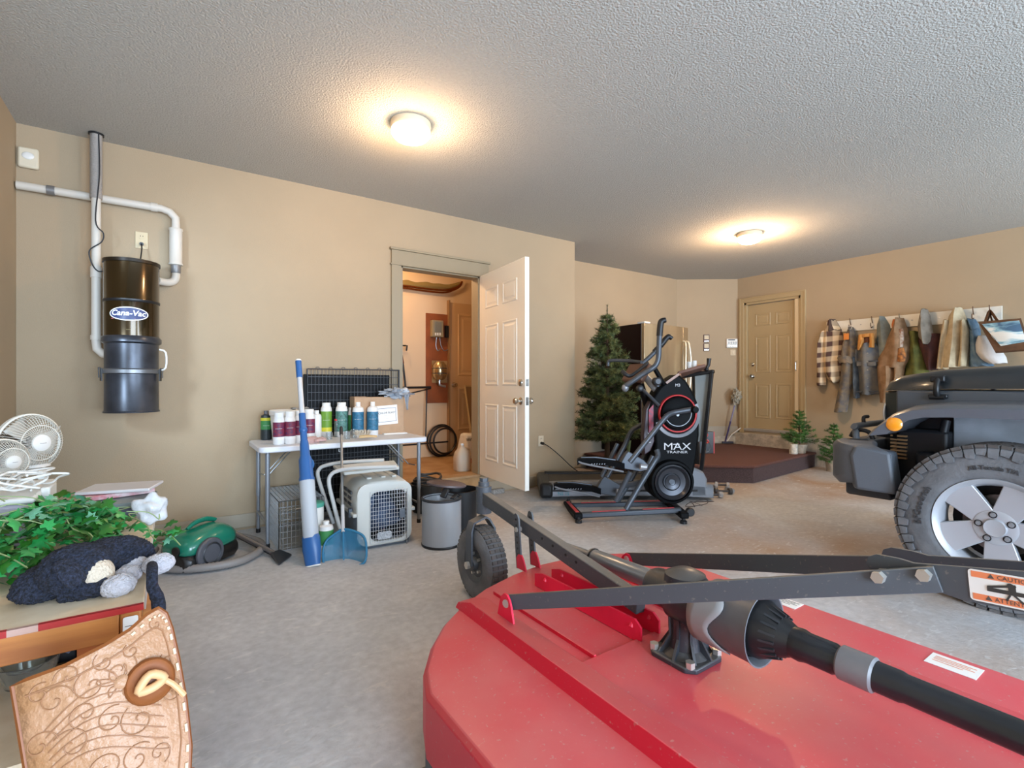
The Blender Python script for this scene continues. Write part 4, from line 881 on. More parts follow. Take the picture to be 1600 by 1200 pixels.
# pale panel and box behind the blue pool cleaner
pb = thing('white_canister', 'tall white container with teal lid behind the blue pool cleaner', 'container', (.80, 3.53, 0))
obj('container', G().lathe([(.06, 0), (.065, .01), (.065, .30), (.06, .31)], (.80, 3.53, 0), 24), M_wht, pb)
obj('lid', G().lathe([(.067, .305), (.068, .33), (.06, .335), (.001, .335)], (.80, 3.53, 0), 24), mat('lid_teal', '4FA08C', .5), pb)
# hand-held pool cleaner
M_pb = mat('pool_blue', '2E62A0', .35)
bot = onz(489, 884); top = at(466, 562, 3.50); ax = (top - bot).normalized(); BL = (top - bot).length
BM = frame(bot, (ax.cross(FW)).normalized(), z=ax)       # local z up the tool, y away from the camera
bv = thing('pool_cleaner', 'blue and clear hand-held pool cleaner with white pole, leaning on the folding table', 'pool cleaner', tuple(bot))
def pf(f): return BL * f
obj('nozzle', G(BM).ring([[(x * a, y * b, z) for x, y in circ(1, 24)] for a, b, z in ((.046, .02, 0), (.05, .028, .03), (.058, .04, .10), (.056, .045, .17), (.045, .045, .195), (.022, .022, .197), (.022, .022, .235))]), M_pb, bv)
obj('nozzle_lip', G(BM).ring([[(x * .05, y * .024, z) for x, y in circ(1, 24)] for z in (-.004, .004)]), M_wht, bv)
obj('nozzle_recess', G(BM).lathe([(.001, 0), (.028, 0), (.032, .004)], (0, -.036, .05), 20, Matrix.Rotation(PI / 2, 3, 'X')), mat('pool_blue_dark', '234E88', .4), bv)
obj('clear_tube', G(BM).tube([(0, 0, .17), (0, 0, .54)], .048, 28, caps=False), mat('clear_tube', 'DCE4EC', .1, trans=.35), bv)
obj('filter_bag', G(BM).tube([(0, 0, .24), (0, 0, .40), (0, 0, .53)], [.02, .034, .03], 16), mat('filter_white', 'E4DED8', .9), bv)
obj('motor_body', G(BM).lathe([(.048, .53), (.049, .545), (.044, .56), (.042, .62), (.042, .67), (.031, .70), (.028, .78), (.024, .80)], n=28), M_pb, bv)
obj('switch_dial', G(BM).ring([[(x * a, y0_, .645 + y * a * 1.2) for x, y in circ(1, 28)] for a, y0_ in ((.036, -.03), (.036, -.05), (.032, -.054))]), mat('pool_blue_light', '3E76B4', .35), bv)
obj('handle_tube', G(BM).tube([(0, 0, .79), (0, 0, .99)], .022, 20), M_pb, bv)
obj('handle_joint', G(BM).lathe([(.024, .86), (.027, .87), (.027, .88), (.024, .89)], n=20), M_pb, bv)
obj('pole', G(BM).tube([(0, 0, .95), (0, 0, BL - .02)], .0175, 18), mat('pole_white', 'D4D8DC', .3, .3), bv)
obj('hand_grip', G(BM).tube([(0, 0, BL - .135), (0, 0, BL - .01)], .0205, 18), M_pb, bv)
obj('end_cap', G(BM).lathe([(.0225, BL - .012), (.018, BL), (.001, BL + .001)], n=18), M_wht, bv)
# leaf net with short pole
nb = onz(537, 880); nt_ = ony(533, 668, 3.70)
nax = (nt_ - nb).normalized(); NM = frame(nb, nax.cross(FW).normalized(), z=nax); NL = (nt_ - nb).length
ln = thing('pool_net', 'blue leaf skimmer net on a slim pole, standing head down before the pet carrier', 'net', tuple(nb))
obj('pole', G(NM).tube([(0, 0, .22), (0, 0, NL - .04)], .009, 12), M_steel, ln)
obj('grip_hook', G(NM).tube([(0, 0, NL - .06), (0, 0, NL - .015), (.0, -.0, NL), (.0, -.012, NL + .004)], [.013, .013, .011, .008], 10, smooth=3), M_dark, ln)
obj('pole_socket', G(NM).tube([(0, 0, .20), (0, 0, .38)], .0115, 12), mat('socket_grey', 'C4C4C4', .4), ln)
hoop = [(-.0, .215), (-.06, .195), (-.135, .14), (-.15, .05), (-.135, -.02), (-.08, -.035), (0, -.03), (.08, -.03), (.12, .0), (.135, .08), (.115, .16), (.05, .20)]
M_net = mat('net_blue', '2F7CA4', .5, trans=.0); M_netf = mat('net_mesh', '3A86AC', .7, alpha=.72)
ho = obj('net_frame', G(NM).tube([(x, 0, z) for x, z in hoop], .0075, 8, closed=True, smooth=4), M_net, ln)
def netp(u, v_):
    k = u * len(hoop); i = int(k) % len(hoop); f = k - int(k); a = Vector(hoop[i]); b = Vector(hoop[(i + 1) % len(hoop)]); q = a.lerp(b, f); c = Vector((0, .07))
    r_ = 1 - v_; q = c + (q - c) * r_
    return Vector((q.x, -.012 - .055 * math.sin((1 - r_) * PI / 2) + .01 * math.sin(u * 25) * v_ * (1 - v_), q.y - .02 * v_))
obj('net_mesh', G(NM).grid(netp, 48, 8), M_netf, ln)
obj('net_fold', G(NM).tube([(-.02, -.03, -.04), (.0, -.07, -.055), (.06, -.07, -.045), (.10, -.05, -.01), (.11, -.03, .03)], [.01, .02, .024, .02, .008], 10, smooth=4), M_netf, ln)
obj('frame_strut', G(NM).tube([(0, 0, .21), (0, 0, .02)], .005, 8), M_net, ln)
# jug behind the net
bottle(506, 871, 817, 22, M_bw, M_grn, 'white jug with green label standing on the floor behind the blue net', cap=.42, neck=.1, z=0, bands=((.16, .34, M_bw),), capm=CAPS)
# pet carrier
kn = thing('pet_carrier', 'light grey plastic pet carrier with wire door, on the floor in front of the table', 'pet carrier', (1.23, 3.6, 0))
KM = Matrix.Translation((1.235, 3.36, 0)) @ Matrix.Rotation(R(-4), 4, 'Z')    # local: x across, y back, z up; door at y=0
M_ks = mat('carrier_shell', 'C8C8C1', .5); M_kb = mat('carrier_base', '5E656E', .5)
KW, KL, KH = .40, .56, .46
def kring(y, s, z0, z1, arch):
    pts = []
    hw = KW / 2 * s
    pts += [(-hw, z0), (-hw, z1 - arch * 1.3), (-hw * .94, z1 - arch * .55), (-hw * .78, z1 - arch * .15), (-hw * .5, z1), (0, z1 + .004), (hw * .5, z1), (hw * .78, z1 - arch * .15), (hw * .94, z1 - arch * .55), (hw, z1 - arch * 1.3), (hw, z0)]
    return [(x, y, z) for x, z in pts]
def kbase(y, s, z0): 
    hw = KW / 2 * s; return [(-hw, y, .235), (-hw * .96, y, .05), (-hw * .88, y, z0), (hw * .88, y, z0), (hw * .96, y, .05), (hw, y, .235)]
g = G(KM)   # upper shell: front face is a frame around the door
rows = [kring(0, .93, .235, KH - .02, .09), kring(.02, .97, .235, KH - .008, .09), kring(.2, 1, .235, KH, .1), kring(.4, 1, .235, KH, .1), kring(KL - .02, .97, .235, KH - .01, .1), kring(KL, .9, .235, KH - .05, .1)]
g.ring(rows, caps=False, cu=False); obj('upper_shell', g, M_ks, kn, solid=.006)
g = G(KM); g.ring([kbase(.0, .93, .015), kbase(.02, .97, .0), kbase(KL - .02, .97, 0), kbase(KL, .9, .02)], caps=False, cu=False); obj('lower_shell', g, M_kb, kn, solid=.006)
g = G(KM); g.ring([[(x * .999, KL, z) for x, y, z in kring(KL, .9, .235, KH - .05, .1)], [(x * .999, KL + .002, z) for x, y, z in kring(KL, .9, .235, KH - .05, .1)]]); g.ring([kbase(KL, .9, .02), kbase(KL + .002, .9, .02)]); obj('rear_wall', g, M_ks, kn)
# front frame with hole
def loop_pts(w_, z0, z1, r, n=6, cx=0): return [(cx + x, z + (z0 + z1) / 2) for x, z in rpoly(w_, z1 - z0, r, n)]
outer = loop_pts(KW * .95, .02, KH - .015, .07); inner = loop_pts(.255, .045, KH - .075, .05, cx=.025)
g = G(KM); g.ring([[(x, .03, z) for x, z in outer], [(x, -.004, z) for x, z in outer], [(x, -.012, z) for x, z in loop_pts(.285, .03, KH - .06, .06, cx=.025)], [(x, -.004, z) for x, z in inner], [(x, .03, z) for x, z in inner]], caps=False); obj('front_frame', g, M_ks, kn)
for a_, b_ in ((-KW / 2 - .018, -KW / 2 + .01), (KW / 2 - .01, KW / 2 + .018)): obj('rim_flange', G(KM).bx(a_, b_, .0, KL, .225, .25), M_ks, kn, bevel=.005)
g = G(KM)
wx0, wx1, wz0, wz1 = -.105, .155, .04, KH - .07
for i in range(15): x = wx0 + (wx1 - wx0) * i / 14; g.bx(x - .0012, x + .0012, -.018, -.0155, wz0, wz1)
for i in range(14): z = wz0 + (wz1 - wz0) * i / 13; g.bx(wx0, wx1, -.0155, -.013, z - .0012, z + .0012)
dn = obj('wire_door', g, mat('wire_silver', 'D6D8DA', .3, .6), kn, smooth=0); dn['kind'] = 'stuff'
obj('door_latch', G(KM).bx(.095, .135, -.03, -.016, .19, .255), M_kb, dn, bevel=.004)
obj('door_plate', G(KM).prism(rpoly(.10, .052, .015, 4, -.01, .085), Matrix.Rotation(PI / 2, 4, 'X'), .006, .016), mat('plate_grey', 'A8ACB0', .4, var=.3, vs_=120), dn, smooth=0)
obj('door_hinge_rod', G(KM).cyl((.15, -.02, .0), (.15, -.02, KH - .09), .003, n=8), M_steel, dn)
for y in (.12, .26): 
    for z in (.29, .33, .37): obj('vent_slot', G(KM).bx(-KW / 2 - .006, -KW / 2 + .002, y, y + .10, z - .010, z + .010), mat('vent_dark', '4A4C50', .5), kn, smooth=0)
for x in (-.10, .0, .08): obj('shell_ridge', G(KM).bx(x, x + .035, .10, .46, KH - .004, KH + .012), M_ks, kn, bevel=.006)
for sx_ in (-1, 1): obj('side_clip', G(KM).bx(sx_ * (KW / 2 + .014) - .012, sx_ * (KW / 2 + .014) + .012, .08, .12, .21, .27), M_kb, kn, bevel=.004)
blob('blanket', KM @ Vector((.02, .3, .18)), (.14, .18, .13), mat('blanket_blue', '5C6C88', .95), kn, amp=.5, seed=8)
# step stool lying over the carrier
ss = thing('folding_step_stool', 'white tubular folding step stool leaning over the pet carrier', 'stool', tuple(onz(540, 835)))
M_st = mat('stool_tube', 'C9C9C6', .4)
def tub(pts, r=.0135): return G().tube([at(*q) for q in pts], r, 12, smooth=5)
obj('side_tube', tub([(521, 818, 3.62), (508, 780, 3.62), (497, 745, 3.6), (499, 733, 3.6), (510, 727, 3.6), (540, 722, 3.6), (600, 719, 3.62)]), M_st, ss)
obj('side_tube', tub([(531, 826, 3.42), (522, 790, 3.42), (514, 756, 3.4), (517, 742, 3.4), (530, 735, 3.4), (560, 731, 3.4), (620, 729, 3.42)]), M_st, ss)
a, b, c, d = at(538, 738, 3.40), at(624, 729, 3.42), at(616, 719, 3.62), at(520, 727, 3.58)
obj('step_plate', G().add([a, b, c, d] + [q - Vector((0, 0, .022)) for q in (a, b, c, d)], [(0, 1, 2, 3), (7, 6, 5, 4), (0, 4, 5, 1), (1, 5, 6, 2), (2, 6, 7, 3), (3, 7, 4, 0)]), M_ks, ss, bevel=.006)
obj('tread_pad', G().add([q + Vector((0, 0, .003)) for q in (a.lerp(c, .12), b.lerp(d, .12), c.lerp(a, .12), d.lerp(b, .12))] + [q + Vector((0, 0, .001)) for q in (a.lerp(c, .12), b.lerp(d, .12), c.lerp(a, .12), d.lerp(b, .12))], [(0, 1, 2, 3), (7, 6, 5, 4), (0, 4, 5, 1), (1, 5, 6, 2), (2, 6, 7, 3), (3, 7, 4, 0)]), mat('pad_white', 'D6D6D2', .6), ss, smooth=0)
# grey bin with lid tilted over, black bucket behind
bc = onz(690, 850); M_bin = mat('bin_grey', 'A6A9AE', .35, .25)
bi = thing('pedal_bin', 'grey round pedal bin with dark lid swung open', 'bin', tuple(bc))
obj('bin_body', G().lathe([(.001, 0), (.136, .0), (.138, .012), (.138, .325), (.130, .33), (.128, .325), (.128, .03), (.001, .03)], bc, 40), M_bin, bi)
obj('bin_foot_ring', G().lathe([(.139, 0), (.142, .004), (.142, .014), (.139, .018)], bc, 40, caps=False), M_black, bi)
obj('bin_rim', G().lathe([(.126, .318), (.132, .336), (.141, .332), (.141, .318)], bc, 40, caps=False), M_dark, bi)
LMt = Matrix.Translation(bc + Vector((.09, .10, .40))) @ Matrix.Rotation(R(7), 4, 'Y')
obj('bin_lid', G(LMt).lathe([(.14, -.012), (.146, -.006), (.144, .004), (.12, .012), (.001, .018)], n=40), mat('lid_brown', '5A4E50', .4, var=.25, vs_=6), bi)
obj('lid_hinge', G().bar(bc + Vector((-.005, -.03, .335)), bc + Vector((.03, -.02, .385)), .05, .02).bar(bc + Vector((.02, -.12, .34)), bc + Vector((.09, -.05, .35)), .03, .01), M_dark, bi, bevel=.003)
obj('pedal', G().bar(bc + Vector((.06, -.13, .015)), bc + Vector((.10, -.18, .012)), .04, .01), M_steel, bi, bevel=.003)
bc2 = bc + Vector((.235, .16, 0))
o = obj('black_bucket', G().lathe([(.001, 0), (.12, 0), (.135, .33), (.142, .335), (.13, .335), (.115, .02), (.001, .02)], bc2, 32), M_black)
tag(o, 'black bucket standing behind the grey pedal bin', 'bucket')
bc3 = Vector((1.90, 4.10, 0)); bt = thing('round_tub', 'low black tub holding coiled hose behind the table leg', 'tub', tuple(bc3))
obj('tub', G().lathe([(.001, 0), (.13, 0), (.15, .24), (.158, .245), (.146, .245), (.12, .02), (.001, .02)], bc3, 28), mat('tub_black', '2C2A28', .5), bt)
obj('coiled_hose', G().tube([bc3 + Vector((.12 * math.cos(t * .5), .12 * math.sin(t * .5), .23 + .003 * t + .012 * math.sin(t * 1.3))) for t in range(30)], .011, 8), mat('hose_dark', '3A322C', .5), bt)
# green canister vacuum
gp = Vector((.165, 3.72, 0)); gv = thing('canister_vacuum', 'green and black canister vacuum with grey hose curled on the floor', 'vacuum', tuple(gp))
VM = Matrix.Translation(gp) @ Matrix.Rotation(R(38), 4, 'Z')      # local x = long axis towards the right/back
M_gv = mat('vac_green', '1C7A62', .25, coat=.5); M_vb = mat('vac_black', '1B1918', .35)
def vrow(x, w_, z0, z1): return [(x, w_ * cx * (1 if abs(cx) < .9 else 1), z0 + (z1 - z0) * t) for cx, t in ((-.9, 0), (-1, .25), (-.98, .6), (-.8, .88), (-.4, 1), (.4, 1), (.8, .88), (.98, .6), (1, .25), (.9, 0))]
obj('upper_shell', G(VM).ring([vrow(-.20, .09, .10, .165), vrow(-.17, .125, .09, .20), vrow(-.08, .14, .08, .235), vrow(.04, .14, .08, .25), vrow(.14, .125, .085, .225), vrow(.20, .09, .09, .17)]), M_gv, gv, smooth=60, sub=1)
obj('lower_shell', G(VM).ring([vrow(-.20, .10, .012, .11), vrow(-.17, .128, .012, .115), vrow(.0, .135, .012, .12), vrow(.15, .12, .012, .115), vrow(.20, .09, .02, .11)]), M_vb, gv, smooth=60, bevel=.006)
for s in (-1, 1):
    w_ = obj('wheel', G(VM).lathe([(.001, 0), (.05, .004), (.085, .0), (.092, -.008), (.092, -.022), (.001, -.022)], (-.06, s * .155, .095), 36, Matrix.Rotation(-s * PI / 2, 3, 'X')), mat('wheel_grey', '55565C', .4), gv)
    obj('hub_ring', G(VM).lathe([(.055, .005), (.06, .008), (.066, .004)], (-.06, s * .155, .095), 30, Matrix.Rotation(-s * PI / 2, 3, 'X'), caps=False), M_dark, w_)
obj('carry_handle', G(VM).tube([(-.10, 0, .235), (-.05, 0, .262), (.03, 0, .268), (.10, 0, .245)], [.010, .014, .014, .010], 12, smooth=3, flat=1.6), M_gv, gv)
obj('rear_port', G(VM).lathe([(.022, 0), (.028, .004), (.028, .014), (.001, .014)], (-.198, -.045, .135), 18, Matrix.Rotation(-PI / 2, 3, 'Y')), M_vb, gv)
hp = [gp + VM.to_3x3() @ Vector((.19, 0, .10)), Vector((.36, 3.98, .07)), Vector((.47, 3.95, .035)), Vector((.52, 3.80, .03)), Vector((.48, 3.64, .03)), Vector((.33, 3.50, .03)), Vector((.10, 3.53, .03)), Vector((-.06, 3.68, .03)), Vector((-.11, 3.86, .035)), Vector((-.08, 3.98, .06))]
g = G(); g.tube(hp, .026, 12, smooth=24)
# corrugation: every second ring slightly narrower
nr = 12; k = len(g.v) // nr
for i in range(k):
    c = sum((g.v[i * nr + j] for j in range(nr)), Vector()) / nr
    if i % 2:
        for j in range(nr): g.v[i * nr + j] = c + (g.v[i * nr + j] - c) * .86
obj('suction_hose', g, mat('hose_grey', '8A8480', .5), gv, smooth=80)
wa, wb = at(350, 824, 3.55), onz(430, 872) + Vector((0, 0, .03))
obj('wand', G().cyl(wa, wb, .0155, n=14), mat('wand_steel', '8C8280', .25, .6), gv)
obj('wand_underside', G().cyl(wa + Vector((.01, -.01, -.02)), wb + Vector((.005, -.01, -.016)), .011, n=10), M_black, gv)
wd = (wb - wa).normalized()
obj('floor_nozzle', G().ring([[wb + Vector((a * .03, b * .02, c)) for a, b, c in ((-1, -1, -.012), (1, 1, -.012), (1, 1, .018), (-1, -1, .018))], [wb + Vector((wd.x, wd.y, 0)).normalized() * .11 + Vector((a * .05, b * .07, c)) for a, b, c in ((-1, -1, -.026), (1, 1, -.026), (1, 1, -.012), (-1, -1, -.012))]]), M_dark, gv, bevel=.004)
# ================================================================ carpeted platform
M_carp = mat('brown_carpet', '66423A', .95, bump=.8, bs=220, var=.28, vs_=120)
PZ = .2
pl = thing('carpeted_platform', 'low platform covered in brown carpet in front of the entry door', 'platform', (5.45, 3.1, 0))
pp = [(5.46, 3.10), (XR - .077, 3.26), (XR - .077, 4.38), (6.56, YC - .06), (6.45, YC - .03), (4.60, YC - .03), (4.60, 3.86)]
obj('platform_top', G().prism(pp, Matrix(), .03, PZ - .03), M_carp, pl, bevel=.01)
ppi = [(5.475, 3.125), (XR - .085, 3.28), (XR - .085, 4.37), (6.55, YC - .08), (6.45, YC - .05), (4.63, YC - .05), (4.63, 3.88)]
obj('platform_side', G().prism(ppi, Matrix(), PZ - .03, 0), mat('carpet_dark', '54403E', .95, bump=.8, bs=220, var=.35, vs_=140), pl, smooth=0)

# ================================================================ fridge
M_ss = mat('stainless', 'B9A98C', .3, .75, var=.12, vs_=1.2, stretch=(6, 6, .3))
fr = thing('fridge', 'stainless steel fridge with black sides standing on the carpeted platform', 'fridge', (5.37, 4.6, PZ))
fx0, fx1, fy0, fy1, fz1 = 4.93, 5.82, 4.24, 4.985, 1.90
M_fs = mat('fridge_side', '1A0707', .3, spec=.2)  # black side; its dark red reflection is put into the base colour
obj('cabinet', G().bx(fx0, fx1, fy0 + .05, fy1, PZ + .03, fz1), M_fs, fr, bevel=.006)
def curved(x0, x1, z0, z1, nm):
    n = 14; rows = []
    for i in range(n + 1):
        t = i / n; x = x0 + (x1 - x0) * t; gx_ = (x - fx0) / (fx1 - fx0)
        yf_ = fy0 - .035 * math.sin(PI * gx_) + .0
        rows.append([(x, fy0 + .045, z0), (x, yf_, z0), (x, yf_, z1), (x, fy0 + .045, z1)])
    return obj(nm, G().ring(rows), M_ss, fr, smooth=50, bevel=.004)
xm = 5.69
curved(fx0 + .002, xm - .003, .92, fz1 - .005, 'door')
curved(xm + .003, fx1 - .002, .92, fz1 - .005, 'door')
curved(fx0 + .002, fx1 - .002, PZ + .06, .91, 'freezer_drawer')
for s in (-1, 1):
    obj('handle', G().tube([(xm + s * .03, fy0 - .04, 1.70), (xm + s * .035, fy0 - .085, 1.66), (xm + s * .06, fy0 - .10, 1.35), (xm + s * .035, fy0 - .085, 1.04), (xm + s * .03, fy0 - .04, 1.0)], .012, 10, smooth=4), mat('handle_satin', 'D8D2C0', .3, .5), fr)
obj('hinge_cover', G().bx(fx0 + .01, fx0 + .12, fy0 + .0, fy0 + .12, fz1, fz1 + .022), M_wht, fr, bevel=.004)
obj('door_gasket', G().bx(fx0 + .004, fx1 - .004, fy0 + .043, fy0 + .052, PZ + .05, fz1 - .01), M_grey, fr, smooth=0)

# ================================================================ christmas tree and small firs
M_needle = mat('fir_needles', '344A2A', .7, col2='6E7440', vs_=14); M_twig = mat('fir_twig', '4A3828', .9)
M_need2 = mat('fir_needles_fresh', '2E5A28', .8, col2='4E7E34', vs_=12)
def fir(root, base, H, R0, z0, nlev, nper, m, nl=.04, seed=1, top=.12, dens=1.0, pw=.85):
    rnd = random.Random(seed); base = Vector(base)
    gt = G().tube([base, base + Vector((0, 0, H * .55)), base + Vector((0, 0, H))], [.016 * H, .012 * H, .004], 8)
    obj('trunk', gt, M_twig, root)
    gb = G(); gn = G()
    def needles(a, b, cnt, ln):
        d = (b - a).normalized(); u = d.orthogonal().normalized(); w_ = d.cross(u)
        for k in range(cnt):
            t = rnd.random(); p = a.lerp(b, t); an = rnd.uniform(0, 2 * PI)
            o = (u * math.cos(an) + w_ * math.sin(an)) * .85 + d * .6; o.normalize(); q = p + o * ln * rnd.uniform(.7, 1.1)
            s_ = d.cross(o).normalized() * ln * .07
            gn.add([p - s_, p + s_, q], [(0, 1, 2)])
    for l in range(nlev):
        f = l / (nlev - 1); z = z0 + (H * (1 - top * .5) - z0) * f; r = R0 * (1 - f) ** pw + .02
        for k in range(max(4, int(nper * (1 - f * .55)))):
            a = rnd.uniform(0, 2 * PI); rr = r * rnd.uniform(.72, 1.06)
            p0 = base + Vector((0, 0, z)); tip = p0 + Vector((math.cos(a) * rr, math.sin(a) * rr, rr * rnd.uniform(-.05, .32) + .02))
            mid = p0.lerp(tip, .5) + Vector((0, 0, -.03 * rr))
            gb.tube([p0, mid, tip], [.004 * H / 1.5, .003 * H / 1.5, .0015], 4)
            needles(p0.lerp(mid, .5), mid, int(16 * dens), nl); needles(mid, tip, int(30 * dens), nl)
            for j in range(int(2 + rr * 11)):
                t = rnd.uniform(.3, .95); q = p0.lerp(tip, t); a2 = a + rnd.choice((-1, 1)) * rnd.uniform(.5, 1.0); l2 = rr * .34 * (1.15 - t) + nl * 1.1
                e = q + Vector((math.cos(a2) * l2, math.sin(a2) * l2, l2 * rnd.uniform(-.1, .45)))
                gb.tube([q, e], [.002, .001], 3, caps=False); needles(q, e, int(20 * dens), nl)
    needles(base + Vector((0, 0, H * .86)), base + Vector((0, 0, H)), int(70 * dens), nl * .7)
    o = obj('branches', gb, M_twig, root, smooth=0); o['kind'] = 'stuff'
    o = obj('needles', gn, m, root, smooth=0); o['kind'] = 'stuff'
tc = Vector((4.24, 4.20, 0))
tr = thing('christmas_tree', 'tall bare artificial Christmas tree in the corner left of the fridge', 'tree', tuple(tc))
fir(tr, tc, 2.06, .40, .46, 26, 13, M_needle, .052, 3, .16, 1.35, .72)
g = G()
for k in range(3):
    a = 2 * PI * k / 3 + .4; g.bar(tc + Vector((0, 0, .10)), tc + Vector((.22 * math.cos(a), .22 * math.sin(a), .012)), .03, .012)
g.cyl(tc + Vector((0, 0, .08)), tc + Vector((0, 0, .2)), .025, n=12)
obj('tree_stand', g, M_dark, tr)
obj('hanging_sprig', G().tube([tc + Vector((.12, -.22, .48)), tc + Vector((.10, -.24, .30))], [.035, .012], 6), M_needle, tr)
for (px, py, H, R0, lab, sd) in ((1277, 690, .46, .19, 'small potted fir tree beside the entry door, nearer the door', 5),):
    b = Vector((7.02, 3.36, PZ)); t = thing('potted_fir', 'small potted fir tree on the platform corner beside the entry door', 'tree', tuple(b))
    obj('pot_wrap', G().lathe([(.001, 0), (.075, 0), (.095, .10), (.10, .12), (.085, .12), (.001, .10)], b, 20), mat('pot_wrap', 'B5A692', .85, bump=.5, bs=30, var=.2, vs_=14), t)
    fir(t, b + Vector((0, 0, .06)), .52, .20, .07, 11, 8, M_need2, .035, 5, .2, .9)
b = Vector((7.08, 2.96, 0)); t = thing('potted_fir', 'second small potted fir standing on the floor between platform and car', 'tree', tuple(b))
obj('pot_wrap', G().lathe([(.001, 0), (.08, 0), (.10, .14), (.105, .15), (.09, .15), (.001, .13)], b, 20), mat('pot_wrap', 'B5A692'), t)
fir(t, b + Vector((0, 0, .08)), .54, .20, .05, 11, 8, M_need2, .035, 9, .2, .9)
b = Vector((6.98, 3.335, PZ))
# white block beside the first pot
o = obj('birch_block', G().lathe([(.001, 0), (.05, 0), (.05, .13), (.001, .13)], (6.86, 3.36, PZ), 18), mat('birch_bark', 'CFC6B6', .8, var=.25, vs_=30)); tag(o, 'short pale birch log candle holder in front of the potted fir', 'log')

# ================================================================ treadmill
M_belt = mat('treadmill_belt', '3A352F', .6, var=.15, vs_=20); M_tg = mat('treadmill_grey', '85878C', .4, .3)
TD0, TD1 = 4.86, 5.42      # depth range (near side, far side)
tX0, tX1 = .30, 1.80
TM = CF.copy()
tm = thing('treadmill', 'black and grey treadmill lying behind the elliptical trainer', 'treadmill', tuple(TM @ Vector((1.2, 5.1, 0))))
obj('deck_belt', G(TM).bx(tX0 + .06, tX1 - .1, TD0 + .06, TD1 - .06, .10, .165), M_belt, tm, bevel=.004)
obj('side_rail', G(TM).ring([[(x, TD0 - .02, z0), (x, TD0 + .07, z0), (x, TD0 + .07, z1), (x, TD0 - .0, z1), (x, TD0 - .02, z1 - .03)] for x, z0, z1 in ((tX0 + .06, .03, .17), (tX0 + .4, .04, .185), (tX1 - .2, .04, .185), (tX1 + .16, .02, .15))]), M_tg, tm, bevel=.006)
obj('side_rail', G(TM).bx(tX0 + .05, tX1, TD1 - .07, TD1, .04, .185), M_black, tm, bevel=.01)
obj('side_stripe', G(TM).bx(tX0 + .06, tX1, TD0 - .024, TD0 + .0, .085, .105), M_black, tm, smooth=0)
text('lettering', 'NS 15', .045, frame(TM @ Vector((.50, TD0 - .024, .065)), RT, y=(0, 0, 1)), mat('teal_ink', '1E8088', .5), tm, .0006)
obj('rear_roller', G(TM).bx(tX0 - .03, tX0 + .10, TD0 - .04, TD1 + .04, .02, .17), M_black, tm, bevel=.035, seg=4)
obj('motor_hood', G(TM).ring([[(x, TD0 - .02, .03), (x, TD1 + .02, .03), (x, TD1 + .02, z), (x, TD0 - .02, z)] for x, z in ((1.56, .20), (1.60, .31), (1.74, .33), (1.86, .28), (1.90, .20))]), mat('hood_grey', '8F939B', .4, .2), tm, bevel=.02)
# uprights and console: leaning posts with a grey panel between
for nm, (pa, pb) in enumerate(((at(1096, 735, 4.95), at(1112, 582, 4.90)), (at(1090, 725, 5.4), at(1085, 585, 5.35)))):
    obj('upright', G().bar(pa, pb, .05, .035), M_black, tm, bevel=.006)
a, b, c, d = at(1086, 588, 5.0), at(1111, 584, 4.95), at(1100, 690, 4.98), at(1088, 690, 5.0)
obj('console_shield', G().add([a, b, c, d] + [q + FW * .02 for q in (a, b, c, d)], [(0, 1, 2, 3), (7, 6, 5, 4), (0, 4, 5, 1), (1, 5, 6, 2), (2, 6, 7, 3), (3, 7, 4, 0)]), mat('shield_grey', '8F9492', .4), tm, smooth=0)
obj('console_frame', G().bar(at(1056, 590, 5.1), at(1116, 580, 4.92), .10, .035), M_black, tm, bevel=.008)
obj('console_deck', G().bar(at(1058, 588, 5.0), at(1100, 576, 4.95), .30, .03, up=(.2, .1, 1)), mat('console_brown', '7C5A4C', .5), tm, bevel=.008)
obj('book_tray', G().add([at(1078, 576, 5.0), at(1100, 577, 4.92), at(1108, 570, 5.0), at(1085, 569, 5.2)] + [at(1078, 579, 5.0), at(1100, 580, 4.92), at(1108, 573, 5.0), at(1085, 572, 5.2)], [(0, 1, 2, 3), (7, 6, 5, 4), (0, 4, 5, 1), (1, 5, 6, 2), (2, 6, 7, 3), (3, 7, 4, 0)]), mat('tray_tan', '8E6E58', .4), tm, smooth=0)
obj('speed_lever', G().tube([at(1103, 578, 4.9), at(1107, 570, 4.9), at(1108, 560, 4.9)], [.014, .018, .022], 12).ell(at(1104, 577, 4.9), (.022, .022, .022), 12), M_black, tm)
for (px, py, h_, lab) in ((1077, 577, .075, 'white paper cup on the treadmill console'), (1085, 577, .085, 'small white bottle on the treadmill console, right of the paper cup')):
    p = at(px, py, 4.93); o = obj('paper_cup' if px < 1080 else 'pill_bottle', G().lathe([(.001, 0), (.022, 0), (.026 if px < 1080 else .022, h_), (.001, h_)], p, 16), M_wht); tag(o, lab, 'cup' if px < 1080 else 'bottle')

# ================================================================ elliptical trainer
M_eb = mat('trainer_black', '07080A', .55, spec=.12); M_eg = mat('trainer_grey', '50555C', .4, .4); M_er = mat('trainer_red', 'D04446', .4); M_es = mat('trainer_silver', '8A8D92', .35, .4)
el = thing('elliptical_trainer', 'black and red elliptical stepping trainer with tall handlebars', 'exercise machine', tuple(onz(1000, 800)))
def et(nm, pts, r, n=12, sm=5, m=M_eg, par=el, flat=1): return obj(nm, G().tube([at(*q) for q in pts], r, n, smooth=sm, flat=flat), m, par)
ND, FD = 4.12, 4.62
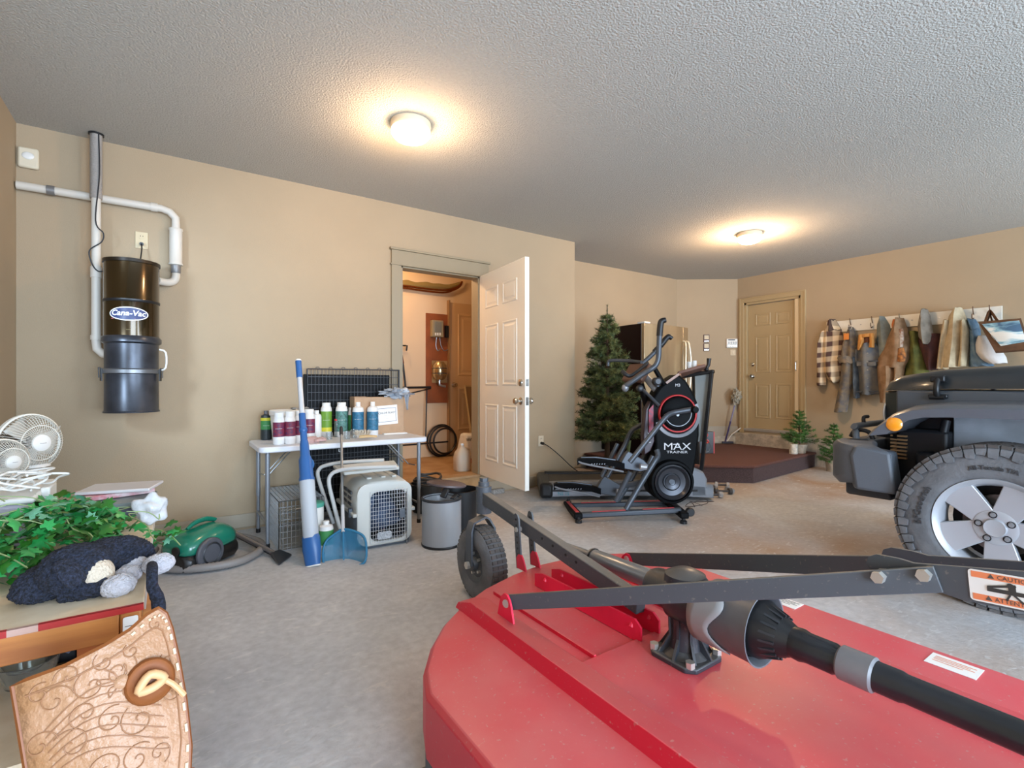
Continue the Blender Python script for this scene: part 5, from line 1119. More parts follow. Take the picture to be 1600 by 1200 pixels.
# base
for (pa, pb) in (((906, 805, ND), (1064, 797, ND)), ((888, 790, FD - .02), (1052, 786, FD))):
    q0 = onz(pa[0], pa[1] , .05); q1 = onz(pb[0], pb[1], .05)
    obj('base_rail', G().bar(at(pa[0], pa[1] - 0, pa[2]), at(*pb), .05, .045), M_eg, el, bevel=.012)
    a = at(*pa); b = at(*pb)
    for t0, t1 in ((.12, .45), (.62, .93)): obj('rail_stripe', G().bar(a.lerp(b, t0) + Vector((0, 0, .024)) , a.lerp(b, t1) + Vector((0, 0, .024)), .022, .004), M_er, el)
a, b = at(886, 787, 4.74), at(904, 807, 4.06)
cb_ = obj('base_crossbar', G().bar(a, b, .07, .05), M_eb, el, bevel=.01)
obj('rail_stripe', G().bar(a.lerp(b, .06) + Vector((0, 0, .026)), a.lerp(b, .92) + Vector((0, 0, .026)), .03, .004), M_er, cb_)
a, b = at(1040, 781, 4.72), at(1070, 806, 4.02)
obj('base_crossbar', G().bar(a, b, .07, .05), M_eb, el, bevel=.01)
for q in ((904, 815, 4.06), (1068, 812, 4.04), (888, 797, 4.72), (1042, 791, 4.7)):
    p = at(*q); p.z = 0; obj('levelling_foot', G().lathe([(.001, 0), (.028, 0), (.028, .02), (.015, .03), (.015, .05), (.001, .05)], p, 16), M_black, el)
p = at(1078, 800, 4.05); WMf = frame(p, UP, z=-FW)
obj('transport_wheel', G(WMf).lathe([(.001, .02), (.03, .02), (.036, .012), (.036, -.012), (.001, -.012)], n=20), M_black, el)
# shroud
SD = 4.26
def sxy(px, py, d=SD): return ((px - 800) / FP * d, CAMH + (600 - py) / FP * d)
def fplane(d): return Matrix((RT, UP, -FW)).transposed().to_4x4() if 0 else frame(Vector((0, 0, 0)) + FW * d, RT, z=-FW)   # x right, y up, z to camera
outl = [(1013, 642), (1020, 622), (1030, 606), (1042, 595), (1060, 584), (1072, 594), (1082, 610), (1090, 628), (1093, 650), (1093, 680), (1089, 715), (1083, 745), (1082, 765), (1070, 782), (1052, 788), (1034, 785), (1018, 774), (1012, 755), (1012, 735), (1022, 712), (1024, 695), (1022, 670)]
FPm = fplane(SD)
poly = [sxy(*q) for q in outl]
obj('shroud', G(FPm).prism(poly[::-1] if 0 else poly, Matrix(), -.22), M_eb, el, bevel=.02, smooth=40, seg=3)
def disc(nm, px, py, d, prof, m, par=el, n=40, a0=0, a1=None):
    c = at(px, py, d); return obj(nm, G(frame(c, RT, z=-FW)).lathe(prof, n=n, a0=a0, a1=a1, caps=False), m, par)
up_ = disc('resistance_disc', 1058, 645, SD - .0, [(.001, .03), (.035, .03), (.12, .022), (.135, .03), (.142, .018), (.142, -.02)], M_eb)
disc('red_ring', 1058, 646, SD - .0, [(.150, .0), (.150, .022), (.160, .026), (.164, .0)], M_er, up_)
disc('silver_arc', 1058, 648, SD - .0, [(.164, .004), (.168, .012), (.195, .008), (.200, -.01)], M_es, up_, a0=R(-160), a1=R(30))
disc('chrome_arc', 1058, 645, SD - .0, [(.108, .026), (.110, .030), (.114, .030), (.116, .026)], M_es, up_, a0=R(-150), a1=R(20))
disc('hub_cap', 1058, 648, SD - .03, [(.001, .02), (.012, .02), (.014, .0)], M_es, up_, n=16)
lo_ = disc('flywheel_cover', 1048, 752, SD - .0, [(.001, .035), (.022, .035), (.028, .045), (.06, .05), (.075, .03), (.115, .035), (.138, .06), (.15, .055), (.155, .03)], mat('flywheel_dark', '3A3B40', .3, .5), n=48)
disc('flywheel_rim', 1048, 752, SD - .0, [(.155, .03), (.16, .058), (.178, .055), (.188, .03), (.190, -.2), (.15, -.22)], M_eb, lo_, n=48)
disc('flywheel_hub', 1048, 752, SD - .03, [(.001, .02), (.02, .02), (.024, .01), (.05, .012), (.066, .02), (.07, .0)], M_eg, lo_, n=32)
text('lettering', 'MAX', .085, frame(at(1058, 698, SD - .012), RT, y=UP), mat('decal_white', 'D8D8DA', .5), el, .0008, sx=1.3)
text('small_lettering', 'TRAINER', .03, frame(at(1058, 706.5, SD - .012), RT, y=UP), MATS['decal_white'], el, .0006, sx=1.5)
text('small_lettering', 'M3', .035, frame(at(1059, 602, SD - .012), RT, y=UP), MATS['decal_white'], el, .0006)
obj('decal_bar', G(fplane(SD - .012)).bx(sxy(1051, 694)[0], sxy(1061, 694)[0], sxy(0, 694.5)[1], sxy(0, 693.3)[1], 0, .001), MATS['decal_white'], el, smooth=0)
# side panel on the left of the shroud with decals
sp_ = [(1010, 640), (1017, 628), (1024, 624), (1024, 690), (1018, 705), (1008, 712), (1006, 680)]
pn = obj('side_panel', G(fplane(SD + .02)).prism([sxy(*q) for q in sp_], Matrix(), -.10), mat('panel_plum', '3C2A32', .4), el, bevel=.008)
obj('panel_decal', G(fplane(SD + .01)).prism([sxy(*q) for q in ((1014, 640), (1021, 632), (1021, 672), (1014, 676))], Matrix(), .0105), mat('decal_red', 'A8344A', .5, col2='6E4458', vs_=40), pn, smooth=0)
text('panel_lettering', 'MAX', .04, frame(at(1015, 684, SD - .01), UP, y=-RT), MATS['decal_white'], pn, .0005)
# legs of the frame
et('frame_leg', [(1026, 703, 4.22), (1028, 712, 4.2), (1022, 722, 4.18), (1000, 758, 4.16), (978, 796, 4.13)], .024)
et('frame_leg', [(1008, 700, 4.6), (1006, 716, 4.6), (990, 742, 4.6), (966, 782, 4.6)], .024)
et('frame_mast', [(1012, 720, 4.42), (1018, 690, 4.42), (1012, 640, 4.44), (1001, 600, 4.45)], .03, m=M_eb)
# crank arms and pedal links
et('pedal_arm', [(1084, 639, 4.14), (1068, 642, 4.14), (1052, 645, 4.14), (1040, 652, 4.12), (1015, 683, 4.10), (984, 722, 4.08)], .022)
et('pedal_arm', [(1010, 660, 4.62), (994, 668, 4.64), (985, 676, 4.65), (974, 700, 4.66), (946, 750, 4.62)], .022)
obj('crank_pin', G(frame(at(1085, 640, 4.12), RT, z=-FW)).lathe([(.001, .035), (.022, .035), (.03, .02), (.03, -.03), (.001, -.03)], n=16), M_eb, el)
def pedal(cx, cy, d, tl):
    pf_ = obj('foot_pedal', G().ring([[at(cx + x, cy + y + dy, d + o) for (o, dy) in ((-.09, 5), (-.10, -3), (-.07, -5), (.07, -6), (.10, -4), (.09, 3))] for x, y in ((-38, -1), (-34, -3), (-10, -3), (20, 1), (36, 6))]), M_eb, el, smooth=50)
    obj('pedal_pad', G().ring([[at(cx + x, cy + y, d + o) for o, y in ((-.075, y0 - 5), (.07, y0 - 6), (.07, y0 - 7.5), (-.075, y0 - 6.5))] for x, y0 in ((-32, -2), (-8, -2.5), (22, 1.5))]), M_eg, pf_)
    obj('pedal_lip', G().tube([at(cx - 38, cy - 4, d - .08), at(cx - 30, cy + 1, d - .10), at(cx + 5, cy + 8, d - .10), at(cx + 34, cy + 14, d - .08)], .008, 8, smooth=3), M_es, pf_)
    for k in range(6): obj('grip_mark', G().bar(at(cx - 16 + k * 4, cy + 2.6 - 0, d - .105), at(cx - 14.5 + k * 4, cy + 1.4, d - .105), .006, .006), M_es, pf_)
    obj('pedal_bracket', G(fplane(d - .06)).prism([sxy(cx + x, cy + y, d - .06) for x, y in ((38, -14), (42, -18), (66, -4), (74, 4), (70, 12), (60, 14), (26, 8))], Matrix(), -.07), M_eg, pf_, bevel=.006)
    obj('bracket_joint', G().cyl(at(cx + 60, cy + 6, d - .14), at(cx + 70, cy + 7, d - .14), .024, n=16), mat('joint_grey', '9A9BA0', .35, .3), pf_)
pedal(940, 723, 4.14, 0); pedal(903, 762, 4.58, 0)
et('pedal_strut', [(985, 737, 4.10), (962, 783, 4.13)], .022, sm=0)
et('rail_strut', [(965, 693, 4.5), (940, 745, 4.5)], .018, sm=0)
et('link_strut', [(1004, 745, 4.2), (1020, 712, 4.2)], .018, sm=0)
obj('lower_link', G().bar(at(956, 762, 4.62), at(1010, 752, 4.5), .03, .05), M_eg, el, bevel=.01)
# handlebars
et('moving_handle', [(976, 604, 4.2), (985, 598, 4.18), (1005, 584, 4.16), (1017, 577, 4.14), (1025, 570, 4.14), (1029, 558, 4.14), (1030, 535, 4.14), (1031, 516, 4.14)], .022)
et('handle_grip', [(1030.5, 525, 4.14), (1032, 508, 4.14), (1034, 502, 4.14), (1040, 500, 4.14)], [.026, .026, .026, .022], m=M_black)
et('moving_handle', [(985, 584, 4.72), (1000, 571, 4.7), (1015, 558, 4.68), (1030, 543, 4.66)], .021)
et('handle_grip', [(1022, 550, 4.67), (1034, 538, 4.66), (1040, 530, 4.66), (1045, 526, 4.66), (1050, 529, 4.66)], [.024, .026, .026, .025, .02], m=M_black)
et('static_handle', [(950, 572, 4.75), (951, 565, 4.75), (958, 563, 4.72), (985, 564, 4.62), (1002, 566, 4.5)], .015)
et('static_handle', [(973, 581, 4.35), (978, 585, 4.3), (985, 587, 4.3), (996, 580, 4.32), (1012, 567, 4.4)], [.02, .018, .016, .015, .015], m=M_dark)
obj('handle_end', G().ell(at(977, 606, 4.2), (.03, .03, .035), 14), M_es, el)
et('handle_link', [(1022, 574, 4.2), (1030, 588, 4.2), (1037, 600, 4.22)], .02, m=M_eb)
et('handle_link', [(1000, 605, 4.3), (1012, 616, 4.28), (1030, 634, 4.24)], [.024, .022, .026], m=M_eg, flat=.6)
et('damper', [(1008, 588, 4.4), (1018, 600, 4.38), (1030, 618, 4.34)], [.03, .034, .02], m=M_es)
et('damper', [(1023, 592, 4.3), (1028, 604, 4.3)], .02, m=M_eg)
obj('pivot_boss', G(frame(at(1000, 607, 4.22), RT, z=-FW)).lathe([(.001, .03), (.015, .03), (.026, .025), (.028, -.03), (.001, -.03)], n=18), M_black, el)
obj('pivot_boss', G(frame(at(1027, 596, 4.18), RT, z=-FW)).lathe([(.001, .03), (.022, .03), (.034, .02), (.034, -.05), (.001, -.05)], n=18), M_dark, el)
obj('console', G().bar(at(1002, 570, 4.5), at(988, 596, 4.45), .26, .05), mat('console_tan', '6A4A3A', .5), el, bevel=.012)
obj('top_cover', G().add([at(1040, 597, 4.2), at(1060, 583, 4.2), at(1063, 584, 4.5), at(1044, 597, 4.5)] + [at(1042, 600, 4.2), at(1062, 586, 4.2), at(1065, 587, 4.5), at(1046, 600, 4.5)], [(0, 1, 2, 3), (7, 6, 5, 4), (0, 4, 5, 1), (1, 5, 6, 2), (2, 6, 7, 3), (3, 7, 4, 0)]), mat('cover_tan', '9A7460', .4), el, smooth=0)
pc = onz(1085, 795); cw_ = obj('tangled_wire', G().tube([pc + Vector((.12 * math.cos(t * 1.3) + .01 * t, .08 * math.sin(t * 1.9), .012 + .05 * abs(math.sin(t * .9)))) for t in range(12)], .003, 6, smooth=5), mat('wire_brown', '3A2A22', .5)); tag(cw_, 'thin tangled dark wire on the floor right of the trainer base', 'wire')

# dumbbells
M_db = mat('dumbbell_grey', 'A8A4A2', .5); M_dbd = mat('dumbbell_dark', '4E4A4A', .5)
def dumbbell(p, rz, L_, m, label, r=.032):
    t = thing('dumbbell', label, 'dumbbell', tuple(p), rz, 'dumbbells')
    M = ROOT[t.name]
    obj('handle', G(M).cyl((-L_ / 2, 0, r), (L_ / 2, 0, r), .012, n=12), M_dbd if m is M_db else m, t)
    for s in (-1, 1): obj('weight_head', G(M).tube([(s * L_ * .30, 0, r), (s * L_ * .34, 0, r), (s * L_ * .5, 0, r), (s * L_ * .53, 0, r)], [r * .7, r, r, r * .6], 6 if m is M_db else 14), m, t, smooth=30)
dumbbell(onz(1113, 778), -.5, .20, M_db, 'grey dumbbell lying nearest the trainer wheel, with dark handle')
dumbbell(onz(1130, 772), -.7, .17, M_dbd, 'dark-headed dumbbell between the grey ones')
dumbbell(onz(1140, 770), .9, .13, M_db, 'grey dumbbell farthest right, alone on the floor')
dumbbell(onz(1112, 766), .2, .18, M_db, 'pale dumbbell behind the others against the treadmill end')
dumbbell(onz(1128, 762), -.9, .14, M_db, 'small pale dumbbell closest to the carpeted platform')

# ================================================================ things on the corner wall
nDz = -nD if nD.dot(O - Vector((7, 4.7, 1))) < 0 else nD
def on_corner(px, py):
    r_ = ray(px, py); p0 = Vector((6.60, YC, 0)); t = (p0 - O).dot(nDz) / r_.dot(nDz); return O + r_ * t
def cframe(px, py): 
    p = on_corner(px, py); return frame(p + nDz * .002, Dd, z=nDz)
for px, py, lab in ((1103.5, 529, 'upper of two dark framed control panels on the corner wall'), (1103.5, 542.5, 'lower of two dark framed control panels on the corner wall')):
    M = cframe(px, py); t = thing('control_panel', lab, 'switch', tuple(M.translation))
    if (M.to_3x3() @ Vector((0, 1, 0))).z < 0: M = M @ Matrix.Rotation(PI, 4, 'Z')
    obj('panel_frame', G(M).bx(-.045, .045, -.062, .062, 0, .012), mat('panel_brown', '4A2A24', .4), t, bevel=.003)
    obj('screen', G(M).bx(-.034, .034, -.012, .050, .012, .014), mat('panel_cream', 'D0BE9C', .5), t, smooth=0)
    for k in range(4): obj('button', G(M).bx(-.034 + k * .018, -.022 + k * .018, -.05, -.035, .012, .015), M_chrome, t, smooth=0)
M = cframe(1143, 536.5)
if (M.to_3x3() @ Vector((0, 1, 0))).z < 0: M = M @ Matrix.Rotation(PI, 4, 'Z')
t = thing('alarm_keypad', 'white alarm keypad with buttons left of the entry door', 'keypad', tuple(M.translation))
obj('case', G(M).bx(-.085, .085, -.07, .07, 0, .022), M_wht, t, bevel=.006)
obj('display', G(M).bx(-.06, .045, .045, .062, .022, .024), M_dark, t, smooth=0)
for i in range(4):
    for j in range(3): obj('key', G(M).bx(-.06 + i * .036, -.038 + i * .036, -.045 + j * .026, -.03 + j * .026, .022, .026), M_grey if j > 0 else M_chrome, t, smooth=0)
M = cframe(1145, 551)
if (M.to_3x3() @ Vector((0, 1, 0))).z < 0: M = M @ Matrix.Rotation(PI, 4, 'Z')
t = thing('light_switch', 'small cream light switch below the alarm keypad', 'switch', tuple(M.translation))
obj('switch_plate', G(M).bx(-.04, .04, -.045, .045, 0, .006), mat('cream_plate', 'CDB795', .5), t, bevel=.002)
obj('rocker', G(M).bx(-.012, .012, -.02, .02, .006, .011), mat('cream_rocker', 'D6C3A4', .5), t, bevel=.002)
# red and black box on the platform
p = onz(1099, 703, PZ); bx_ = thing('heater_box', 'black and red printed product box on the platform edge', 'box', tuple(p))
M = Matrix.Translation((5.95, 4.08, PZ)) @ Matrix.Rotation(R(-28), 4, 'Z')
obj('box_body', G(M).bx(-.11, .11, -.06, .06, .0, .29), mat('box_black', '141214', .3), bx_, bevel=.002)
M_rp = mat('print_red', 'C4302C', .4)
obj('printed_edge', G(M).bx(-.112, -.098, -.062, -.0605, 0, .29).bx(.098, .112, -.062, -.0605, 0, .29), M_rp, bx_, smooth=0)
obj('printed_swirl', G(M).tube([(.03 * math.sin(t * .8) * (1 - t / 18), -.063, .14 + t * .011) for t in range(12)], .010, 6, smooth=3), M_rp, bx_)
obj('printed_ring', G(M).tube([(.055 * math.cos(t * PI / 8), -.0615, .09 + .07 * math.sin(t * PI / 8)) for t in range(16)], .003, 5, closed=True), M_es, bx_)
# duster mop leaning in the corner left of the door
ms = thing('dust_mop', 'purple and white sponge mop with fluffy grey head up, leaning left of the entry door', 'mop', tuple(at(1139, 683, 7.2)))
a = onz(1133, 691, PZ + .02); b = on_corner(1146, 625) + nDz * .10
obj('handle', G().tube([a, a.lerp(b, .5)], .012, 10), mat('mop_purple', '453A6C', .4), ms)
obj('handle_upper', G().tube([a.lerp(b, .5), b], .011, 10), mat('mop_lilac', '8E88A8', .4), ms)
blob('fluffy_head', b + Vector((0, 0, .06)), (.07, .05, .10), mat('mop_fluff', 'A09886', .95), ms, amp=1.0, fr=6, n=30, sm=20)
obj('mop_base', G().bar(a + Dd * -.05, a + Dd * .12, .05, .03).tube([a, a + Vector((.02, .02, .09)), a + Vector((.09, -.02, .02))], .006, 6), mat('mop_dark', '3A3442', .5), ms)
obj('squeeze_lever', G().tube([a + Dd * .02, a + Dd * .10 + Vector((0, 0, .12)), a + Dd * .26 + Vector((0, 0, .24))], .010, 8), M_wht, ms)

# ================================================================ coat rack and clothes
RX = XR - .002
rk = thing('coat_rack_board', 'long white painted board with wire hooks on the right wall', 'coat rack', (XR, 2.3, 1.82))
obj('board', G().bx(XR - .02, RX, 1.43, 3.16, 1.82, 1.968), mat('board_white', 'DCD8CC', .5), rk, bevel=.003)
HK = {}
def hook(px):
    y = onx(px, 500, XR - .05).y
    g = G().tube([(XR - .02, y, 1.86), (XR - .06, y, 1.84), (XR - .085, y, 1.87), (XR - .08, y, 1.90)], .005, 8, smooth=3).tube([(XR - .02, y, 1.90), (XR - .045, y, 1.94), (XR - .055, y, 1.985)], .005, 8, smooth=3)
    obj('wire_hook', g, M_chrome if px % 2 else mat('hook_rust', '6A5444', .5, .5), rk); return y
for px in (1298, 1328, 1362, 1405, 1442, 1492, 1520, 1546): hook(px)
for px in (1345, 1387, 1425, 1467, 1505):
    p = onx(px, 506, XR - .02); p.z = 1.895
    obj('screw_head', G().cyl((XR - .024, p.y, p.z), (XR - .019, p.y, p.z), .008, n=10), M_steel, rk)
def cloth(nm, rows, m, par, xw, dep=.07, seed=0, k=6, n=28, amp=.35, px_plane=7.25):
    """hanging cloth: closed sections from left to right edge (pixels measured on the wall plane), folds running down"""
    out = []; Rr = []
    # refine rows
    rr = []
    for i in range(len(rows) - 1):
        a_, b_ = rows[i], rows[i + 1]
        for s in range(4): rr.append(tuple(a_[j] + (b_[j] - a_[j]) * s / 4 for j in range(3)))
    rr.append(rows[-1])
    for (xl, xr, py) in rr:
        pL, pR = onx(xl, py, px_plane), onx(xr, py, px_plane); zz_ = (pL.z + pR.z) / 2; row = []
        for j in range(n):
            a = 2 * PI * j / n; c, s = math.cos(a), math.sin(a)
            t = (1 - c) / 2; y = pL.y + (pR.y - pL.y) * t
            if s >= 0:
                f = (1 - abs(c) ** 2.2); rip = noise.noise(Vector((t * k * .5 + seed, zz_ * 2.2 + seed, 0))) + .6 * math.sin(t * k + zz_ * 3 + seed) * .5
                dx = dep * f * (1 + amp * 1.6 * rip)
            else: dx = -.008 * abs(s)
            z_ = zz_ + .02 * noise.noise(Vector((t * 4, seed, zz_ * 3)))
            row.append((xw - dx, y, z_))
        out.append(row)
    return obj(nm, G().ring(out), m, par, smooth=70)
def denim(nm, c, c2=None, b=.5): return mat(nm, c, .9, bump=b, bs=160, col2=c2, vs_=14, detail=8)
def plaid():
    m = mat('plaid_flannel', '8A6A50', .95); nt = m.node_tree; b = nt.nodes['Principled BSDF']; N = nt.nodes.new; L = nt.links.new
    tc = N('ShaderNodeTexCoord'); prev = None
    for ax, sc_ in (('Y', 2.3), ('Z', 2.3)):
        wv = N('ShaderNodeTexWave'); wv.bands_direction = ax; wv.inputs['Scale'].default_value = sc_; wv.inputs['Distortion'].default_value = 1.6; wv.inputs['Detail'].default_value = 1
        L(tc.outputs['Object'], wv.inputs['Vector']); r = N('ShaderNodeValToRGB'); r.color_ramp.elements[0].position = .35; r.color_ramp.elements[1].position = .6
        r.color_ramp.elements[0].color = lin('4E3630'); r.color_ramp.elements[1].color = lin('DCC4A0'); L(wv.outputs[0], r.inputs[0])
        if prev is None: prev = r.outputs[0]
        else:
            x = N('ShaderNodeMix'); x.data_type = 'RGBA'; x.inputs[0].default_value = .5; L(prev, x.inputs[6]); L(r.outputs[0], x.inputs[7]); prev = x.outputs[2]
    L(prev, b.inputs['Base Color']); return m
def garment(nm, label, cat, px, py):
    p = onx(px, py, 7.3); return thing(nm, label, cat, (XR - .06, p.y, p.z))
t = garment('plaid_shirt', 'brown and cream plaid flannel shirt hanging leftmost on the rack', 'shirt', 1298, 505); MP = plaid()
cloth('shirt_body', [(1293, 1302, 500), (1286, 1309, 512), (1280, 1314, 528), (1278, 1316, 548), (1279, 1316, 570), (1281, 1311, 582), (1292, 1309, 594), (1300, 1306, 597)], MP, t, 7.325, .10, 1)
cloth('sleeve', [(1282, 1292, 518), (1276, 1291, 535), (1275, 1289, 560), (1274, 1288, 580), (1273, 1288, 592), (1273, 1288, 602)], MP, t, 7.30, .09, 2, n=16)
cloth('collar', [(1296, 1301, 499), (1290, 1305, 506), (1284, 1311, 518)], mat('plaid_dark', '4A3830', .95), t, 7.335, .11, 3, n=16)
t = garment('denim_overalls', 'faded dark denim overalls with orange tag hanging on the second hook', 'overalls', 1325, 520); MD1 = denim('denim_faded', '565658', '84735C')
cloth('bib', [(1325, 1332, 512), (1320, 1335, 522), (1314, 1338, 538), (1312, 1338, 552), (1313, 1336, 565)], MD1, t, 7.29, .08, 4)
cloth('trouser_leg', [(1314, 1333, 562), (1313, 1331, 580), (1311, 1330, 600), (1306, 1326, 622), (1302, 1323, 644)], MD1, t, 7.27, .08, 5, n=18)
cloth('trouser_leg', [(1328, 1338, 558), (1329, 1341, 580), (1330, 1341, 600), (1331, 1341, 622)], denim('denim_navy', '44505E', '5E6C7A'), t, 7.30, .07, 6, n=18)
cloth('rolled_waist', [(1311, 1330, 556), (1309, 1333, 560), (1312, 1335, 567)], MD1, t, 7.23, .05, 7, n=16)
obj('orange_tag', G().bx(7.185, 7.195, onx(1327, 525, 7.2).y, onx(1318.5, 525, 7.2).y, onx(1322, 531, 7.2).z, onx(1322, 521, 7.2).z), mat('tag_orange', 'D07A2E', .6), t, bevel=.004)
obj('strap_ring', G().tube([(7.22, onx(1328, 512, 7.22).y + .02 * math.cos(a), onx(1328, 512, 7.22).z + .025 * math.sin(a)) for a in [2 * PI * i / 12 for i in range(12)]], .006, 6, closed=True), M_steel, t)
t = garment('denim_jacket', 'grey blue denim jacket with tan corduroy collar hanging third from the left', 'jacket', 1358, 530); MD2 = denim('denim_grey', '555D66', '757068')
cloth('jacket_body', [(1346, 1365, 536), (1338, 1372, 544), (1337, 1373, 560), (1338, 1373, 585), (1339, 1372, 600), (1340, 1371, 616)], MD2, t, 7.30, .10, 8)
cloth('sleeve', [(1334, 1342, 546), (1332, 1341, 565), (1331, 1340, 590), (1332, 1340, 620)], MD2, t, 7.32, .08, 9, n=16)
M_tanc = mat('corduroy_tan', 'C48A48', .95, bump=.6, bs=120)
for q in (((1343, 1352, 523), (1342, 1352, 534), (1341, 1350, 542), (1342, 1346, 547)), ((1360, 1368, 522), (1360, 1368, 534), (1359, 1368, 543)), ((1345, 1366, 522), (1345, 1366, 527))): cloth('collar', list(q), M_tanc, t, 7.22, .05, 10, n=12)
cloth('lining', [(1350, 1362, 527), (1349, 1362, 535), (1352, 1360, 541)], mat('lining_brown', '5A3420', .9), t, 7.245, .05, 10, n=12)
for y0_ in (565, 612): 
    a, b = onx(1338, y0_, 7.20), onx(1372, y0_ - 1, 7.20); obj('seam', G().bar(a, b, .006, .012), denim('denim_seam', '44484E'), t)
for k in range(5): 
    p = onx(1355.5, 552 + k * 13, 7.195); obj('button', G().cyl(p, p - Vector((.006, 0, 0)), .009, n=10), M_steel, t)
for x_ in (1345, 1362): 
    a = onx(x_, 568, 7.2); obj('pocket_flap', G().bx(7.193, 7.205, a.y - .045, a.y + .045, a.z - .03, a.z + .02), MD2, t, bevel=.004)
t = garment('blue_grey_shirt', 'pale blue-grey shirt hanging partly behind the brown coveralls', 'shirt', 1375, 500)
cloth('shirt_body', [(1370, 1378, 494), (1366, 1386, 506), (1365, 1390, 525), (1366, 1392, 545), (1368, 1392, 575)], denim('shirt_bluegrey', '8A938E', '747E80', .2), t, 7.335, .07, 11)
t = garment('brown_coveralls', 'light brown canvas coveralls with leather patches in the middle of the rack', 'overalls', 1400, 510); M_duck = denim('canvas_brown', '9A7A5C', '826446')
cloth('coverall_body', [(1400, 1411, 497), (1392, 1416, 512), (1384, 1421, 530), (1378, 1421, 545), (1370, 1420, 560), (1368, 1412, 575)], M_duck, t, 7.28, .12, 12)
cloth('trouser_leg', [(1369, 1399, 572), (1370, 1401, 590), (1372, 1400, 608), (1374, 1395, 629)], M_duck, t, 7.27, .11, 13, n=20)
cloth('trouser_leg', [(1394, 1413, 570), (1396, 1410, 590), (1394, 1404, 610), (1394, 1402, 622)], M_duck, t, 7.29, .10, 14, n=20)
cloth('leather_patch', [(1398, 1407, 500), (1396, 1408, 508), (1397, 1407, 517)], mat('patch_orange', 'B4642C', .7), t, 7.19, .03, 15, n=12)
cloth('lining', [(1404, 1414, 516), (1402, 1416, 528), (1404, 1414, 542)], mat('lining_white', 'C8C0B4', .8, col2='8A5A3C', vs_=20), t, 7.185, .03, 16, n=12)
cloth('patterned_lining', [(1403, 1416, 545), (1403, 1420, 556), (1406, 1417, 566)], mat('lining_pattern', 'C07A3A', .8, col2='5A3A28', vs_=26), t, 7.175, .03, 17, n=12)
t = garment('olive_jacket', 'olive green jacket hanging behind the brown coveralls', 'jacket', 1425, 520)
cloth('jacket_body', [(1416, 1432, 517), (1414, 1436, 535), (1412, 1442, 555), (1410, 1448, 575), (1408, 1448, 592)], denim('olive', '6E6E34', '4E5428'), t, 7.33, .10, 18)
t = garment('maroon_hooded_jacket', 'maroon jacket with grey hood hanging between olive and cream coats', 'jacket', 1445, 495)
cloth('hood', [(1441, 1449, 484), (1436, 1453, 494), (1433, 1455, 508), (1434, 1458, 525), (1440, 1456, 535), (1445, 1452, 538)], denim('hood_cloth', '8C8478', '746C60', .3), t, 7.27, .10, 19)
cloth('jacket_body', [(1434, 1466, 522), (1430, 1470, 532), (1436, 1469, 550), (1441, 1465, 565), (1446, 1462, 578)], denim('maroon', '4E2A26', '3A2022'), t, 7.32, .10, 20)
t = garment('cream_jacket', 'cream canvas jacket hanging right of the maroon jacket', 'jacket', 1495, 495); M_cream = denim('cream_canvas', 'C8B898', 'B4A284', .3)
cloth('jacket_body', [(1490, 1501, 481), (1481, 1506, 492), (1475, 1511, 508), (1471, 1515, 528), (1468, 1514, 550), (1465, 1511, 574)], M_cream, t, 7.30, .12, 21)
cloth('sleeve', [(1474, 1484, 500), (1469, 1484, 525), (1466, 1482, 550), (1463, 1482, 576)], M_cream, t, 7.27, .10, 22, n=16)
cloth('sleeve', [(1502, 1511, 500), (1500, 1516, 520), (1500, 1514, 545), (1497, 1510, 572)], M_cream, t, 7.25, .08, 23, n=16)
t = garment('blue_jeans', 'blue denim jeans hanging right of the cream jacket', 'jeans', 1520, 510)
cloth('waist', [(1506, 1522, 499), (1506, 1527, 507), (1512, 1530, 518)], denim('jeans_blue', '4E6A82', '6E8698'), t, 7.31, .08, 24)
cloth('trouser_leg', [(1512, 1530, 515), (1513, 1530, 535), (1512, 1535, 555), (1511, 1552, 572)], denim('jeans_blue', '4E6A82'), t, 7.31, .10, 25)
t = garment('white_t_shirt', 'crumpled white t-shirt hanging under the tote bag', 'shirt', 1545, 540)
cloth('shirt_body', [(1528, 1545, 525), (1523, 1556, 538), (1522, 1566, 550), (1530, 1573, 560), (1545, 1575, 568)], mat('cotton_white', 'D2D0CE', .9, bump=.6, bs=20), t, 7.24, .09, 26)
t = garment('tote_bag', 'brown tote bag with blue and white mountain picture, rightmost on the rack', 'bag', 1560, 500)
M_tb = mat('tote_brown', '5C3E26', .8, var=.2, vs_=20)
def quad(nm, ps, th, m, sub=8, par=t, bul=.02):
    a, b, c, d = [Vector(q) for q in ps]; g = G(); nrm = (b - a).cross(d - a).normalized()
    if nrm.x > 0: nrm = -nrm
    def fr_(o): return lambda u, v_: (a.lerp(b, u)).lerp(d.lerp(c, u), v_) + nrm * (o + bul * math.sin(PI * u) * math.sin(PI * v_) + .006 * noise.noise(Vector((u * 5, v_ * 5, 2))))
    k = sub + 1
    f0 = g.grid(fr_(th), sub, sub); g.grid(fr_(0), sub, sub)
    nv = k * k; bnd = [i * k for i in range(k)] + [(k - 1) * k + j for j in range(1, k)] + [i * k + k - 1 for i in range(k - 2, -1, -1)] + [j for j in range(k - 2, 0, -1)]
    for i in range(len(bnd)): p_, q_ = bnd[i], bnd[(i + 1) % len(bnd)]; g.f.append((p_, q_, q_ + nv, p_ + nv))
    return obj(nm, g, m, par, smooth=60)
T0, T1, T2, T3 = onx(1530, 506, 7.10), onx(1596, 500, 7.14), onx(1612, 548, 7.06), onx(1556, 552, 7.04)
quad('bag_body', (T0, T1, T2, T3), .06, M_tb)
